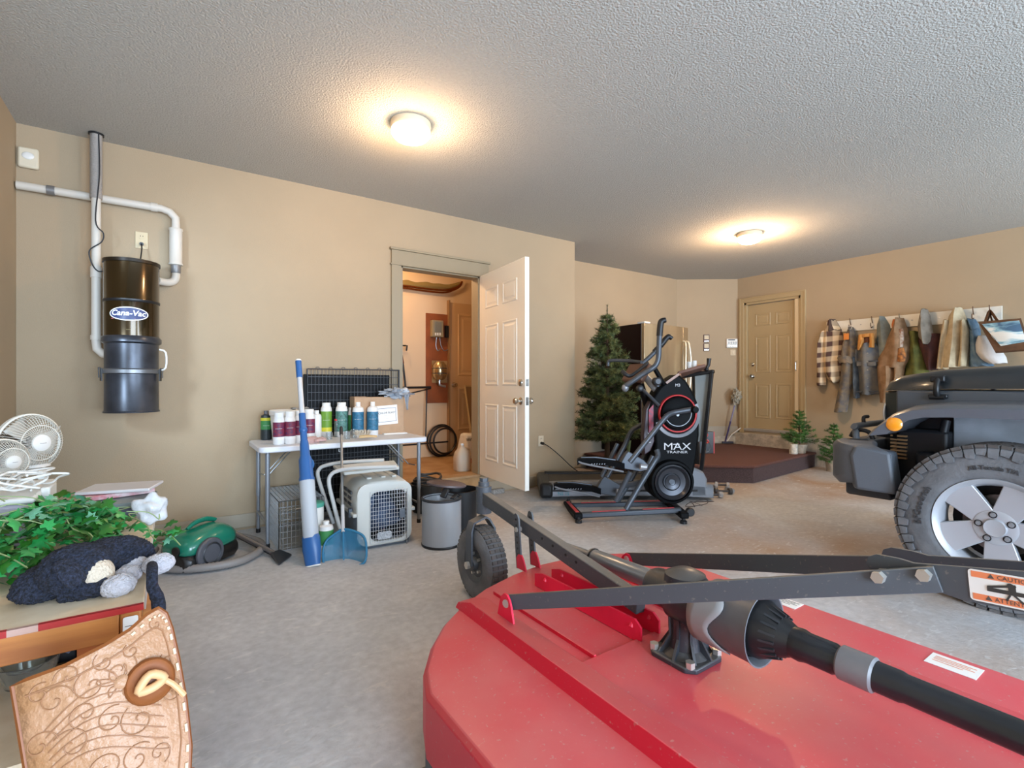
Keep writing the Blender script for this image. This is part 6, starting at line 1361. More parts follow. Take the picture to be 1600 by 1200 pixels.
def scenic():
    m = mat('mountain_print', '6E9AB0', .7); nt = m.node_tree; b = nt.nodes['Principled BSDF']; N = nt.nodes.new; L = nt.links.new
    tc = N('ShaderNodeTexCoord'); wv = N('ShaderNodeTexNoise'); wv.inputs['Scale'].default_value = 5; wv.inputs['Detail'].default_value = 4; wv.inputs['Distortion'].default_value = .6
    mp = N('ShaderNodeMapping'); mp.inputs['Scale'].default_value = (1, 1, 3.2); mp.inputs['Rotation'].default_value = (.25, 0, 0); L(tc.outputs['Object'], mp.inputs[0]); L(mp.outputs[0], wv.inputs['Vector'])
    r = N('ShaderNodeValToRGB'); e = r.color_ramp.elements; e[0].position = .38; e[0].color = lin('45627C'); e[1].position = .6; e[1].color = lin('E4E2DA'); x = e.new(.5); x.color = lin('8FB8C4')
    L(wv.outputs[0], r.inputs[0]); L(r.outputs[0], b.inputs['Base Color']); return m
def pt(u, v_, o=.0): return T0.lerp(T1, u).lerp(T3.lerp(T2, u), v_) + Vector((-o, 0, 0))
quad('picture_panel', (pt(.10, .05, .066), pt(.98, .04, .066), pt(.98, .72, .066), pt(.28, .80, .066)), .012, scenic(), bul=.022)
obj('bag_strap', G().tube([onx(1537, 510, 7.1), onx(1543, 492, 7.2), onx(1546, 486, 7.27), onx(1552, 492, 7.2), onx(1562, 507, 7.1)], .022, 8, smooth=5, flat=.4), M_tb, t)
obj('bag_strap', G().tube([onx(1541, 510, 7.14), onx(1545, 495, 7.22), onx(1546, 487, 7.26), onx(1549, 498, 7.22), onx(1552, 507, 7.14)], .012, 8, smooth=5, flat=.4), M_tb, t)
obj('zip_pull', G().cyl(pt(.2, .45, .10), pt(.24, .6, .10), .006, n=6), M_chrome, t)
# ================================================================ utility room beyond the doorway
M_ply = mat('plywood_panel', '8C4A20', .6, var=.18, vs_=5, bump=.1)
UB = 5.86
def pu(px, py, off=0): return ony(px, py, UB - off)
def ubox(px0, py0, px1, py1, t0, t1, g=None):
    a = pu(px0, py1, t1); b = pu(px1, py0, t1); return (g or G()).bx(a.x, b.x, UB - t1, UB - t0, min(a.z, b.z), max(a.z, b.z))
pw = thing('plywood_board', 'brown plywood board on the utility room wall, seen through the doorway', 'board', tuple(pu(684, 630)))
obj('board', ubox(666, 492, 703, 630, 0.001, .02), M_ply, pw, bevel=.002)
mt = thing('electric_meter_box', 'tan control box with grey display mounted on the plywood board', 'control box', tuple(pu(685, 525)))
obj('case', ubox(676, 501, 693, 526, .021, .10), mat('meter_tan', '96886A', .5), mt, bevel=.006)
obj('cover', ubox(679, 503, 690, 519, .10, .106), mat('meter_grey', '8A8C82', .3, .3), mt, bevel=.002)
for k in range(3): obj('fuse_switch', ubox(680 + k * 3.4, 520, 682 + k * 3.4, 524, .10, .108), M_wht, mt, smooth=0)
obj('wiring', G().tube([pu(682, 527, .05), pu(681, 540, .04), pu(684, 548, .04), pu(688, 545, .04)], .006, 6, smooth=4).tube([pu(687, 527, .05), pu(689, 540, .04), pu(694, 548, .04), pu(700, 546, .04)], .006, 6, smooth=4), M_steel, mt)
o = obj('junction_box', ubox(697, 509, 701, 527, .021, .07), M_black); tag(o, 'small black box beside the control box on the plywood board', 'box')
pt_ = thing('pressure_tank', 'shiny cylindrical water filter tank strapped to the plywood board', 'tank', tuple(pu(686, 597, .15)))
a, b = pu(687, 565, .14), pu(687, 594, .14); rt = (pu(697, 580, .14).x - pu(677, 580, .14).x) / 2
obj('tank', G().lathe([(.001, 0), (rt * .6, .005), (rt, .05), (rt, a.z - b.z - .05), (rt * .6, a.z - b.z), (.001, a.z - b.z + .004)], b, 28), mat('tank_metal', 'B8A47C', .25, .9), pt_)
for f in (.35, .62): obj('strap', G().lathe([(rt + .003, 0), (rt + .003, .008)], b + Vector((0, 0, (a.z - b.z) * f)), 28, caps=False), M_dark, pt_)
obj('backplate', ubox(675, 564, 699, 598, .021, .03), mat('backplate', 'A08458', .5), pt_, smooth=0)
obj('valve', G().tube([b, b - Vector((0, 0, .06)), b + Vector((.08, 0, -.08))], .016, 8, smooth=2), M_steel, pt_)
cp = thing('copper_pipes', 'pair of copper pipes crossing the utility room wall high up', 'pipe', tuple(pu(670, 450)))
for dz in (0, 3.5): obj('pipe', G().tube([pu(560, 440 + dz, .06), pu(628, 446 + dz, .06), pu(660, 450.5 + dz, .06), pu(692, 453.5 + dz, .06), pu(708, 451 + dz * .7, .06), pu(718, 446 + dz * .5, .06), pu(722, 440, .05)], .013, 10, smooth=4), mat('copper', '8A4A22', .35, .8), cp)
o = obj('foam_patch', G().grid(lambda u, v_: Vector(pu(628 + u * 92, 445 + 9 * u * 0 + (3 - 10 * v_) * (1 - .3 * u) * (1 + .4 * noise.noise(Vector((u * 6, v_, 0)))) + u * 6 - 10 * max(0, u - .8) * 3, .004 + .02 * math.sin(PI * v_))), 30, 5), mat('foam_olive', '8E7A48', .9), None); tag(o, 'uneven olive foam patch around the copper pipes', 'foam')
# black rack with rod and hose
rk2 = thing('wall_bracket_rack', 'black metal arm rack fixed on the utility room wall', 'rack', tuple(pu(650, 640)))
for a_, b_, r_ in (((623, 606, .1), (673, 605, .1), .014), ((673, 607, .1), (635, 616, .35), .008), ((667, 607, .1), (665, 690, .1), .008), ((628, 696, .1), (700, 690, .1), .010), ((628, 555, .12), (634, 607, .12), .012)):
    obj('rod', G().cyl(pu(*a_), pu(*b_), r_, n=10), M_black, rk2)
obj('rod_clip', G().tube([pu(622, 540, .06), pu(634, 540, .06), pu(636, 540, .1), pu(635, 548, .1)], .010, 8), M_black, rk2)
obj('rod_joint', G().cyl(pu(627, 556, .12), pu(629, 568, .12), .02, n=12), mat('rod_red', '6A3428', .5), rk2)
hc = thing('coiled_hose', 'black hose coiled in a large ring against the utility wall', 'hose', tuple(pu(690, 712, .1)))
for k, (rr, dx) in enumerate(((.20, 0), (.185, .02), (.16, .05))):
    c = pu(690, 690, .08 + .03 * k); c.z = .2 + .215; obj('hose_loop', G().tube([(c.x + dx + rr * math.cos(t * PI / 14), c.y, c.z - .01 + rr * math.sin(t * PI / 14)) for t in range(28)], .012, 8, closed=True), M_black, hc)
# interior door in the utility room
M_d3 = mat('inner_door_paint', 'C8A67E', .5); d3 = sthing('door_3', tuple(pu(720, 712)))
a = pu(702, 712, .03); b = pu(702, 472, .03)
M3 = frame((a.x, UB - .04, .205), (1, 0, 0), y=(0, 0, 1)); h3 = b.z - .21
obj('slab', G(M3).bx(0, .78, 0, h3, -.035, 0), M_d3, d3, bevel=.003)
for (z0, z1) in ((.16 * h3, .44 * h3), (.52 * h3, .93 * h3)):
    g = G(M3); x_, w_ = .12, .54
    P = lambda k, z: [(x_ + k, z0 + k, z), (x_ + w_ - k, z0 + k, z), (x_ + w_ - k, z1 - k, z), (x_ + k, z1 - k, z)]
    g.ring([P(0, 0), P(.01, .007), P(.025, .007), P(.035, .001), P(.06, .001), P(.08, .006)]); obj('door_panel', g, M_d3, d3, smooth=0)
knobset(M3, M_chrome, d3, .06, pu(711, 602).z - .2)
obj('casing', G().bx(a.x - .02, a.x - .001, UB - .06, UB - .001, .2, b.z + .02), mat('casing_dark', '9A7650', .5), d3, smooth=0)
sf = thing('screen_panel', 'leaning window screen frame with dark mesh before the inner door', 'screen', tuple(pu(730, 680, .3)))
p0, p1, p2, p3 = pu(726, 603, .12), pu(775, 604, .12), pu(775, 678, .35), pu(736, 678, .35)
M_sf = mat('screen_frame', 'B8A078', .5)
for q in ((p0, p1), (p1, p2), (p2, p3), (p3, p0)): obj('frame_bar', G().bar(q[0], q[1], .02, .02), M_sf, sf)
obj('mesh', G().add([p0, p1, p2, p3], [(0, 1, 2, 3)]), mat('screen_mesh', '7A5E3E', .8), sf, smooth=0, solid=.002)
# bag of salt, jug and red wedge on the utility floor
p = onz(742, 728, .2); sg = thing('salt_bag', 'white printed paper sack standing behind the door edge', 'bag', (2.96, 5.1, .2))
obj('sack', G().ring([[(2.79, 5.0, .2), (3.14, 5.0, .2), (3.14, 5.2, .2), (2.79, 5.2, .2)], [(2.78, 4.98, .35), (3.15, 4.98, .35), (3.15, 5.22, .35), (2.78, 5.22, .35)], [(2.80, 5.02, .56), (3.14, 5.02, .54), (3.14, 5.16, .54), (2.80, 5.16, .56)]]), M_wht, sg, bevel=.03)
text('lettering', 'WATER SALT', .05, frame((2.94, 4.995, .49), (1, 0, 0), y=(0, .1, 1)), M_inkd, sg, .001)
jp = onz(722, 735, .2); jg = thing('plastic_jug', 'translucent white plastic milk jug on the utility room floor', 'jug', tuple(jp))
obj('jug_body', G().ring([[(jp.x + s * x * 1, jp.y + s * y * 1, jp.z + z) for x, y in rpoly(.17, .15, .045, 4)] for s, z in ((.9, 0), (1, .015), (1, .15), (.85, .20), (.5, .235), (.25, .255), (.22, .275))]), mat('jug_plastic', 'D8C8B0', .5, trans=.2), jg, smooth=50)
obj('jug_handle', G().tube([jp + Vector((.03, -.0, .235)), jp + Vector((.085, 0, .225)), jp + Vector((.095, 0, .17)), jp + Vector((.07, 0, .12))], .011, 8, smooth=4), MATS['jug_plastic'], jg)
obj('jug_cap', G().cyl(jp + Vector((0, 0, .27)), jp + Vector((0, 0, .292)), .02, n=16), M_wht, jg)
o = obj('red_funnel', G().tube([jp + Vector((.10, .0, .12)), jp + Vector((.13, -.03, .03)), jp + Vector((.22, -.08, .012))], [.012, .016, .03], 10), mat('funnel_red', 'B83428', .4)); tag(o, 'red plastic scoop lying beside the milk jug', 'scoop')
# papers under the open door
o = obj('floor_register', G().bx(2.66, 2.86, YA - .07, YA - .018, .001, .05), mat('register', '8E8C88', .6, var=.4, vs_=60), None, bevel=.004); tag(o, 'small grey crumpled packet on the floor behind the open door', 'packet')

# ================================================================ craft table at the left edge
TBZ = .62; Tx0, Tx1, Ty0, Ty1 = XL + .02, -.05, 1.44, 2.60
M_pine = mat('pine', 'C07A38', .5, col2='A4602A', vs_=3, stretch=(1, 12, 12), bump=.05); M_osb = mat('particle_board', 'D6C0A0', .7, col2='E6D6BC', vs_=9, detail=8, bump=.1)
wt = thing('wooden_work_table', 'rough wooden work table with red and white taped edge at the left', 'table', ((Tx0 + Tx1) / 2, (Ty0 + Ty1) / 2, 0))
obj('tabletop', G().bx(Tx0, Tx1, Ty0, Ty1, TBZ - .014, TBZ), M_osb, wt, bevel=.002)
obj('top_cladding', G().bx(Tx1 - .002, Tx1 + .001, Ty0 + .1, Ty1, TBZ - .05, TBZ - .002), mat('edge_white', 'D4CCC2', .6), wt, smooth=0)
M_rt = mat('tape_red', 'A8201C', .5); M_wt = mat('tape_white', 'BE9A8C', .6)
x = Tx0; k = 0
while x < Tx1:
    w_ = .062 if k % 2 == 0 else .048; x2 = min(x + w_, Tx1)
    if k >= 10: pass
    obj('edge_tape', G().bx(x, x2, Ty0 - .0015, Ty0 + .0, TBZ - .014, TBZ + .001).bx(x, x2, Ty0 - .0015, Ty0 + .006, TBZ, TBZ + .0012), M_rt if k % 2 == 0 or x > Tx1 - .12 else M_wt, wt, smooth=0); x = x2; k += 1
obj('apron', G().bx(Tx0 + .01, Tx1 - .045, Ty0 + .004, Ty0 + .03, TBZ - .075, TBZ - .015), M_pine, wt, bevel=.003)
obj('apron', G().bx(Tx1 - .035, Tx1 - .008, Ty0 + .03, Ty1 - .02, TBZ - .085, TBZ - .015), M_pine, wt, bevel=.003)
for (lx, ly) in ((Tx1 - .044, Ty0 + .004), (Tx1 - .044, Ty1 - .05), (Tx0 + .01, Ty0 + .004), (Tx0 + .01, Ty1 - .05)):
    obj('leg', G().bx(lx, lx + .04, ly, ly + .042, 0, TBZ - .015), M_pine, wt, bevel=.004)
obj('side_panel', G().bx(Tx1 - .12, Tx1 - .046, Ty0 + .02, Ty0 + .034, .02, TBZ - .075), mat('panel_orange', 'A85A24', .5), wt, smooth=0)
lt_ = obj('paper_tag', G(frame((Tx1 - .024, Ty0 - .004, TBZ - .05), (1, 0, 0), y=(0, 0, 1))).prism(rpoly(.028, .056, .004), Matrix(), .001), M_stk, wt, smooth=0)
text('tag_lettering', '\u2014', .02, frame((Tx1 - .024, Ty0 - .0055, TBZ - .042), (1, 0, 0), y=(0, 0, 1)), M_ink, lt_, .0003)
obj('lower_shelf', G().bx(Tx0 + .02, Tx1 - .05, Ty0 + .04, Ty1 - .04, .30, .315), M_osb, wt, smooth=0)
# red box, black folder and glass bowls on the lower shelf
o = thing('red_storage_box', 'dark red storage box on the lower shelf of the work table', 'box', (-.28, 1.9, .315))
r0, r1 = ony(134, 990, 1.95), ony(178, 990, 1.95)
obj('box_body', G().bx(r0.x, r1.x + .03, 1.95, 2.2, .317, .53), mat('box_red', '7A1410', .3), o, bevel=.006)
obj('box_rim', G().bx(r0.x, r1.x + .03, 1.935, 1.95, .34, .365), mat('box_red_bright', 'B8241E', .3), o, bevel=.003)
o = thing('black_binder', 'black binder with white edge standing left of the red box', 'binder', (r0.x - .05, 1.95, .315))
obj('cover', G().bar((r0.x - .05, 1.93, .42), (r0.x - .05, 2.2, .42), .06, .20), M_black, o, bevel=.003)
obj('cover', G().bar((r0.x - .012, 1.925, .42), (r0.x - .012, 2.2, .42), .006, .2), M_wht, o)
obj('clamp', G().bar(ony(50, 995, 1.9), ony(113, 1012, 1.9), .03, .02), mat('clamp_blue', '5A6478', .4), o)
M_glass = mat('bowl_glass', 'E8ECEA', .03, trans=.95)
for i, (px, py, r, z, lab) in enumerate(((40, 1028, .062, .335, 'clear glass bowl with scalloped rim, the higher one on the lower shelf'), (44, 1050, .062, .317, 'clear glass bowl in front, nearest the leather'))):
    c = onz(px, py, z + .04); cx, cy = c.x, c.y
    g = G(); n = 32; rows = []
    for rr, zz_ in ((.3, 0), (.75, .015), (.95, .05), (1.05, .075), (1.02, .076), (.90, .05), (.7, .02), (.25, .006)):
        rows.append([(cx + r * rr * (1 + .03 * math.cos(8 * 2 * PI * j / n) * (rr > .9)) * math.cos(2 * PI * j / n), cy + r * rr * math.sin(2 * PI * j / n), z + zz_) for j in range(n)])
    g.ring(rows); tag(obj('glass_bowl', g, M_glass), lab, 'bowl')
c = onz(110, 1028, .33)
o = obj('wicker_plate', G().lathe([(.001, 0), (.03, 0), (.05, .02), (.053, .022), (.032, .006), (.001, .006)], (c.x, c.y, .316), 28), mat('wicker', '7A5A38', .8, bump=.8, bs=60)); tag(o, 'brown wicker plate beside the glass bowls', 'plate')

# plush dog lying on the table corner
M_fur = mat('plush_black', '15171F', .95, bump=1, bs=220, col2='30364A', vs_=160); M_furw = mat('plush_white', 'BDB9BE', .95, bump=1, bs=160, var=.1, vs_=90, sheen=.4); M_muz = mat('plush_cream', 'D8C8B2', .95, bump=.8, bs=160)
pd = thing('plush_dog', 'black plush dog with white paws sleeping on the table corner', 'soft toy', (-.2, 1.6, TBZ))
PDM = Matrix.Identity(4)
def pz(px, py, z): return onz(px, py, z)
g = G()
hd = pz(118, 888, TBZ + .065)
g.ell(hd, (.075, .06, .058), 20, Matrix.Rotation(.5, 3, 'Z'))
g.ell(pz(85, 905, TBZ + .04), (.075, .055, .042), 18, Matrix.Rotation(.3, 3, 'Z'))
g.ell(pz(62, 922, TBZ + .025), (.055, .045, .027), 16)
bdy = [pz(130, 885, TBZ + .06), pz(165, 872, TBZ + .055), pz(200, 868, TBZ + .05), pz(225, 872, TBZ + .045)]
g.tube(bdy, [.045, .052, .052, .035], 18, smooth=4)
g.tube([pz(95, 928, TBZ + .018), pz(130, 922, TBZ + .022), pz(168, 917, TBZ + .022)], [.022, .022, .02], 14, smooth=3)
g.tube([pz(150, 905, TBZ + .02), pz(180, 900, TBZ + .02)], [.018, .018], 12)
g.tube([pz(200, 878, TBZ + .04), pz(215, 868, TBZ + .045), pz(238, 866, TBZ + .04)], [.03, .026, .022], 12, smooth=3)
g.tube([pz(185, 880, TBZ + .04), pz(195, 890, TBZ + .03)], [.035, .028], 12)
dogb = obj('fur_body', g, M_fur, pd, remesh=.0038, disp=(.012, .007))
for (a_, b_, r_) in (((200, 885, .030), (212, 882, .032), .032), ((193, 900, .022), (205, 897, .024), .027), ((178, 918, .022), (192, 912, .022), .031), ((246, 886, .035), (250, 876, .04), .031)):
    a = pz(a_[0], a_[1], TBZ + a_[2]); b = pz(b_[0], b_[1], TBZ + b_[2]); obj('paw', G().ell(a.lerp(b, .5), (r_ * 1.25, r_, r_ * .85), 18, Matrix.Rotation(.4, 3, 'Z')), M_furw, pd, disp=(.006, .006), sub=2)
mz = pz(152, 900, TBZ + .05)
obj('muzzle', G().ell(pz(147, 897, TBZ + .048), (.042, .042, .040), 18), M_muz, pd, sub=1, disp=(.003, .008))
obj('nose', G().ell(pz(163, 889, TBZ + .06), (.009, .009, .008), 12), M_black, pd)
obj('ear', G().tube([hd + Vector((-.02, -.045, .035)), hd + Vector((.0, -.065, .01)), hd + Vector((.015, -.07, -.02))], [.02, .03, .022], 14, smooth=3, flat=.5), M_fur, pd, disp=(.004, .008), sub=1)
obj('tail', G().tube([pz(237, 880, TBZ + .02), at(238, 890, 1.22), at(238, 915, 1.2), at(246, 935, 1.2), at(248, 952, 1.2), at(244, 962, 1.2)], [.012, .012, .012, .014, .015, .012], 12, smooth=5), M_fur, pd, disp=(.004, .008))

# ivy garland
def leafmesh(seed):
    rnd = random.Random(seed)
    pts = [(0, 0), (.30, -.16), (.50, .06), (.30, .26), (.46, .62), (.18, .58), (0, 1.0), (-.18, .58), (-.46, .62), (-.30, .26), (-.50, .06), (-.30, -.16)]
    v = [(0, .32, .10)] + [(x * rnd.uniform(.9, 1.1), y, -.10 * abs(x) * 2 + .10 * math.sin(y * 3) * rnd.uniform(.3, 1.2)) for x, y in pts]
    me = bpy.data.meshes.new('ivy_leaf'); f = [(0, i, i % 12 + 1) for i in range(1, 13)]
    me.from_pydata(v, [], f); 
    for p in me.polygons: p.use_smooth = True
    return me
M_iv = [mat('ivy_green', '1E8A3E', .35, col2='3FA25A', vs_=30), mat('ivy_dark', '1E5E20', .4, col2='3A7A28', vs_=30), mat('ivy_pale', '7FB49A', .35, col2='4C9A6C', vs_=25), mat('ivy_olive', '5E7A30', .45, col2='3E6A24', vs_=25)]
LM_ = []
for i in range(8):
    me = leafmesh(i); me.materials.append(M_iv[(0, 0, 0, 1, 1, 2, 3, 0)[i]]); LM_.append(me)
iv = thing('ivy_garland', 'heap of artificial green ivy garland covering the work table', 'garland', (-.4, 1.95, TBZ))
rnd = random.Random(11); ivc = Vector((-.4, 1.95, TBZ))
def ivheight(x, y):
    return max(0, .18 * math.exp(-((x + .48) / .34) ** 2 - ((y - 2.05) / .32) ** 2))
spots = []
def top_line(px):
    return 800 if px < 25 else 800 - (px - 25) * .6 if px < 95 else 757 if px < 130 else 757 + (px - 130) * .62
while len(spots) < 980:
    x = rnd.uniform(Tx0 + .03, .0); y = rnd.uniform(1.62, 2.42)
    # keep clear of the dog corner
    px = 800 + FP * ((Vector((x, y, 0))).dot(RT)) / (Vector((x, y, 0))).dot(FW)
    py = 600 + FP * (CAMH - TBZ - ivheight(x, y)) / Vector((x, y, 0)).dot(FW)
    if py > 905 - .30 * max(0, px): continue
    if x > -.12 and rnd.random() < .6: continue
    if x > -.30 and y > 2.25 and rnd.random() < .5: continue
    z = TBZ + .012 + ivheight(x, y) * rnd.uniform(.25, 1.1) + rnd.uniform(0, .025); pyz = 600 + FP * (CAMH - z) / Vector((x, y, 0)).dot(FW)
    if pyz < top_line(px) + 8: continue
    spots.append((x, y, z))
for k in range(26):
    t_ = k / 25; q = at(228 + 50 * t_, 818 + 14 * math.sin(t_ * 3) + rnd.uniform(-12, 22), 1.95 - .12 * t_); spots.append(tuple(q))
def leafM(p, big=1):
    s = rnd.uniform(.028, .046) * big
    e = Matrix.Rotation(rnd.uniform(0, 2 * PI), 4, 'Z') @ Matrix.Rotation(rnd.uniform(-.9, .9), 4, 'X') @ Matrix.Rotation(rnd.uniform(-.7, .7), 4, 'Y')
    return Matrix.Translation(p) @ e @ Matrix.Diagonal((s, s, s, 1))
spots.sort(key=lambda q: -q[2] + Vector(q[:2]).length * .05)
for p in spots[:279] + spots[-20:]:
    o = bpy.data.objects.new('ivy_leaf', rnd.choice(LM_)); COL.objects.link(o); o.parent = iv
    o.matrix_local = leafM(Vector(p) - ivc)
gs = [G(), G()]
for i, p in enumerate(spots[279:-20] + [(rnd.uniform(Tx0 + .03, -.15), rnd.uniform(1.75, 2.35), TBZ + rnd.uniform(.01, .05)) for _ in range(160)]):
    me = LM_[0]; gs[i % 2].T = leafM(Vector(p)); gs[i % 2].add([v.co for v in me.vertices], [tuple(q.vertices) for q in me.polygons])
for g_, m_ in zip(gs, (M_iv[0], M_iv[1])): g_.T = Matrix(); obj('ivy_undergrowth', g_, m_, iv, smooth=60)['kind'] = 'stuff'
g = G()
for k in range(34):
    x = rnd.uniform(Tx0 + .1, -.1); y = rnd.uniform(1.75, 2.35); a = rnd.uniform(0, 2 * PI); pts = []
    for j in range(5):
        pts.append((x, y, TBZ + .02 + ivheight(x, y) * .8 + rnd.uniform(0, .02))); a += rnd.uniform(-.6, .6); x = min(max(x + .06 * math.cos(a), Tx0 + .03), -.03); y = min(max(y + .06 * math.sin(a), 1.66), 2.45)
    g.tube(pts, .0018, 4, smooth=3)
g.tube([at(225, 825, 1.95), at(250, 828, 1.9), at(268, 838, 1.86), at(282, 852, 1.85)], .002, 4, smooth=4)
obj('stems', g, mat('ivy_stem', '9AAE78', .6), iv)['kind'] = 'stuff'

# box with fans behind the ivy
ap = thing('white_appliance_box', 'white plastic lidded bin behind the ivy, holding the cables and fans', 'bin', (-.52, 2.3, TBZ))
BX0, BX1, BY0, BY1, BZ1 = -.68, -.37, 2.16, 2.50, .775
obj('bin_body', G().bx(BX0, BX1, BY0, BY1, TBZ + .001, BZ1 - .02), mat('bin_lilac', 'CFC6D2', .5), ap, bevel=.012)
obj('bin_lid', G().bx(BX0 - .09, BX1 + .02, BY0 - .02, BY1 + .02, BZ1 - .02, BZ1), M_wht, ap, bevel=.008)
obj('lid_clasp', G().bx(BX1 + .015, BX1 + .04, 2.25, 2.37, BZ1 - .05, BZ1 + .01), M_wht, ap, bevel=.005)
gb_ = thing('green_yellow_box', 'green and yellow printed box at the far left under the fan', 'box', (-.74, 2.2, TBZ))
obj('box_body', G().bx(-.775, -.695, 2.12, 2.40, TBZ + .001, .755), mat('box_green', '2E6A34', .5), gb_, bevel=.002)
obj('box_band', G().bx(-.776, -.694, 2.119, 2.12, TBZ + .03, TBZ + .075), mat('box_yellow', 'D8C22E', .5), gb_, smooth=0)
def fan(c, facing, r, label, dist):
    M = frame(c, Vector((0, 0, 1)).cross(facing), z=facing)      # z = direction the fan blows
    t = thing('desk_fan', label, 'fan', (c.x, c.y, BZ1))
    M_cg = mat('fan_cage', 'E0DCD0', .4)
    g = G(M)
    for k in range(56):
        a = 2 * PI * k / 56; ca, sa = math.cos(a), math.sin(a)
        g.tube([(q * r * ca, q * r * sa, z) for q, z in ((.28, .068), (.6, .062), (.9, .035), (1.0, 0.005))], .0011, 4, caps=False)
        g.tube([(q * r * ca, q * r * sa, z) for q, z in ((1.0, -.005), (.92, -.045), (.6, -.075), (.25, -.085))], .0011, 4, caps=False)
    obj('wire_guard', g, M_cg, t)['kind'] = 'stuff'
    obj('guard_ring', G(M).lathe([(r, -.012), (r + .006, -.008), (r + .006, .008), (r, .012)], n=48, caps=False), M_cg, t)
    obj('guard_ring', G(M).tube([(.62 * r * math.cos(a), .62 * r * math.sin(a), .063) for a in [2 * PI * i / 32 for i in range(32)]], .002, 6, closed=True), M_cg, t)
    hb = obj('front_badge', G(M).lathe([(.001, .076), (.2 * r, .075), (.29 * r, .07), (.3 * r, .064)], n=28), M_wht, t)
    text('badge_lettering', '\u2014', r * .2, M @ Matrix.Translation((0, 0, .0765)), M_ink, hb, .0003)
    g = G(M)
    for k in range(3):
        a0_ = 2 * PI * k / 3
        g2 = G(M @ Matrix.Rotation(a0_, 4, 'Z')); g2.grid(lambda u, v_: (.1 * r + .78 * r * u, (v_ - .5) * (.35 + .75 * u) * r, (v_ - .5) * .05), 6, 5)
        obj('fan_blade', g2, mat('fan_blade', 'CFCBC0', .3, alpha=.8), t, solid=.002)
    obj('motor', G(M).lathe([(.001, -.14), (.04, -.14), (.05, -.12), (.05, -.085), (.03, -.02), (.02, .03), (.001, .03)], n=24), mat('fan_motor', '4E443A', .5), t)
    return t, M
fc = at(46, 692, 2.12)
f1, FM = fan(fc, ((O - fc).normalized() * .36 + RT * .93).normalized(), .118, 'large white oscillating desk fan on the white bin', 2.1)
obj('stand', G().tube([FM @ Vector((0, 0, -.11)), Vector((fc.x - .02, fc.y + .02, fc.z - .07)), Vector((fc.x - .01, fc.y + .02, BZ1 + .01))], [.016, .016, .018], 12), M_wht, f1)
obj('base', G().lathe([(.001, 0), (.075, 0), (.07, .012), (.02, .022), (.001, .022)], (fc.x - .01, fc.y + .02, BZ1 + .001), 28), M_wht, f1)
fc2 = at(2, 722, 1.95)
f2, FM2 = fan(fc2, ((O - fc2).normalized() * .45 + RT * .89).normalized(), .085, 'smaller white fan cut by the left edge, in front of the large fan', 1.9)
obj('base', G().lathe([(.001, 0), (.05, 0), (.045, .012), (.015, .03), (.012, .05), (.001, .05)], (fc2.x, fc2.y, BZ1 - .0), 24), M_wht, f2)
# tangled cables on the bin lid
cbt = thing('white_cables', 'tangle of white cables heaped on the bin lid beside the fan', 'cable', (-.45, 2.3, BZ1))
for k in range(5):
    cx, cy = -.44 + .02 * k, 2.24 + .03 * (k % 3); pts = []
    for j in range(9):
        a = j * .85 + k; rr = .05 + .022 * math.sin(j * 2 + k); pts.append((cx + rr * 1.3 * math.cos(a), cy + rr * math.sin(a), BZ1 + .006 + .055 * abs(math.sin(a * .5 + k * .6))))
    obj('cable_loop', G().tube(pts, .0036, 6, smooth=6), M_wht, cbt)
obj('plug', G().bx(-.50, -.46, 2.17, 2.20, BZ1 + .002, BZ1 + .03), mat('plug_grey', 'C8C6C8', .4), cbt, bevel=.006)
obj('plug', G().bx(-.37, -.35, 2.30, 2.33, BZ1 + .03, BZ1 + .06), M_wht, cbt, bevel=.004)
# stack of packets and bags at the back of the table
def packet(px, py, z, w_, l_, h_, rz, m, nm, lab, cat):
    p = onz(px, py, z); M = Matrix.Translation((p.x, p.y, z)) @ Matrix.Rotation(rz, 4, 'Z'); o = obj(nm, G(M).bx(-w_ / 2, w_ / 2, -l_ / 2, l_ / 2, 0, h_), m, None, bevel=.003); return tag(o, lab, cat)
M_pk = [mat('packet_slate', '5A6070', .4, var=.2, vs_=30), mat('packet_white', 'DAD6D6', .3), mat('packet_pink', 'C86A78', .4, col2='E0C8C8', vs_=30), mat('packet_grey', '7E8A8A', .4)]
packet(186, 800, TBZ + .001, .26, .22, .045, .15, M_pk[0], 'fabric_case', 'slate blue fabric case at the bottom of the stack behind the ivy', 'case')
packet(186, 786, TBZ + .048, .24, .20, .016, .0, M_pk[3], 'storage_folder', 'grey folder in the middle of the stack behind the ivy', 'folder')
packet(180, 772, TBZ + .066, .22, .18, .018, .3, M_pk[2], 'toy_packet', 'pink and white printed packet near the top of the stack', 'packet')
packet(190, 764, TBZ + .086, .24, .18, .012, -.25, M_pk[1], 'plastic_wallet', 'white plastic wallet topmost of the stack behind the ivy', 'wallet')
o = blob('clear_plastic_bag', onz(234, 795, TBZ + .055) , (.05, .045, .05), mat('bag_clear', 'E6E8EA', .25, trans=.25, bump=.5, bs=40), amp=.5, fr=1.7, n=36, seed=21, sm=80); tag(o, 'crumpled clear plastic bag at the right end of the stack', 'bag')

# ================================================================ saddle skirt with tooled leather
M_lea = mat('tooled_leather', 'BC9274', .42, col2='A67852', vs_=7, bump=.5, bs=70); M_leb = mat('leather_edge', '8A4E22', .5); M_lac = mat('leather_lace', 'DCC09A', .6)
sd = thing('leather_saddle', 'tan tooled leather saddle with stitched edge in the lower left corner', 'saddle', (-.12, .95, 0))
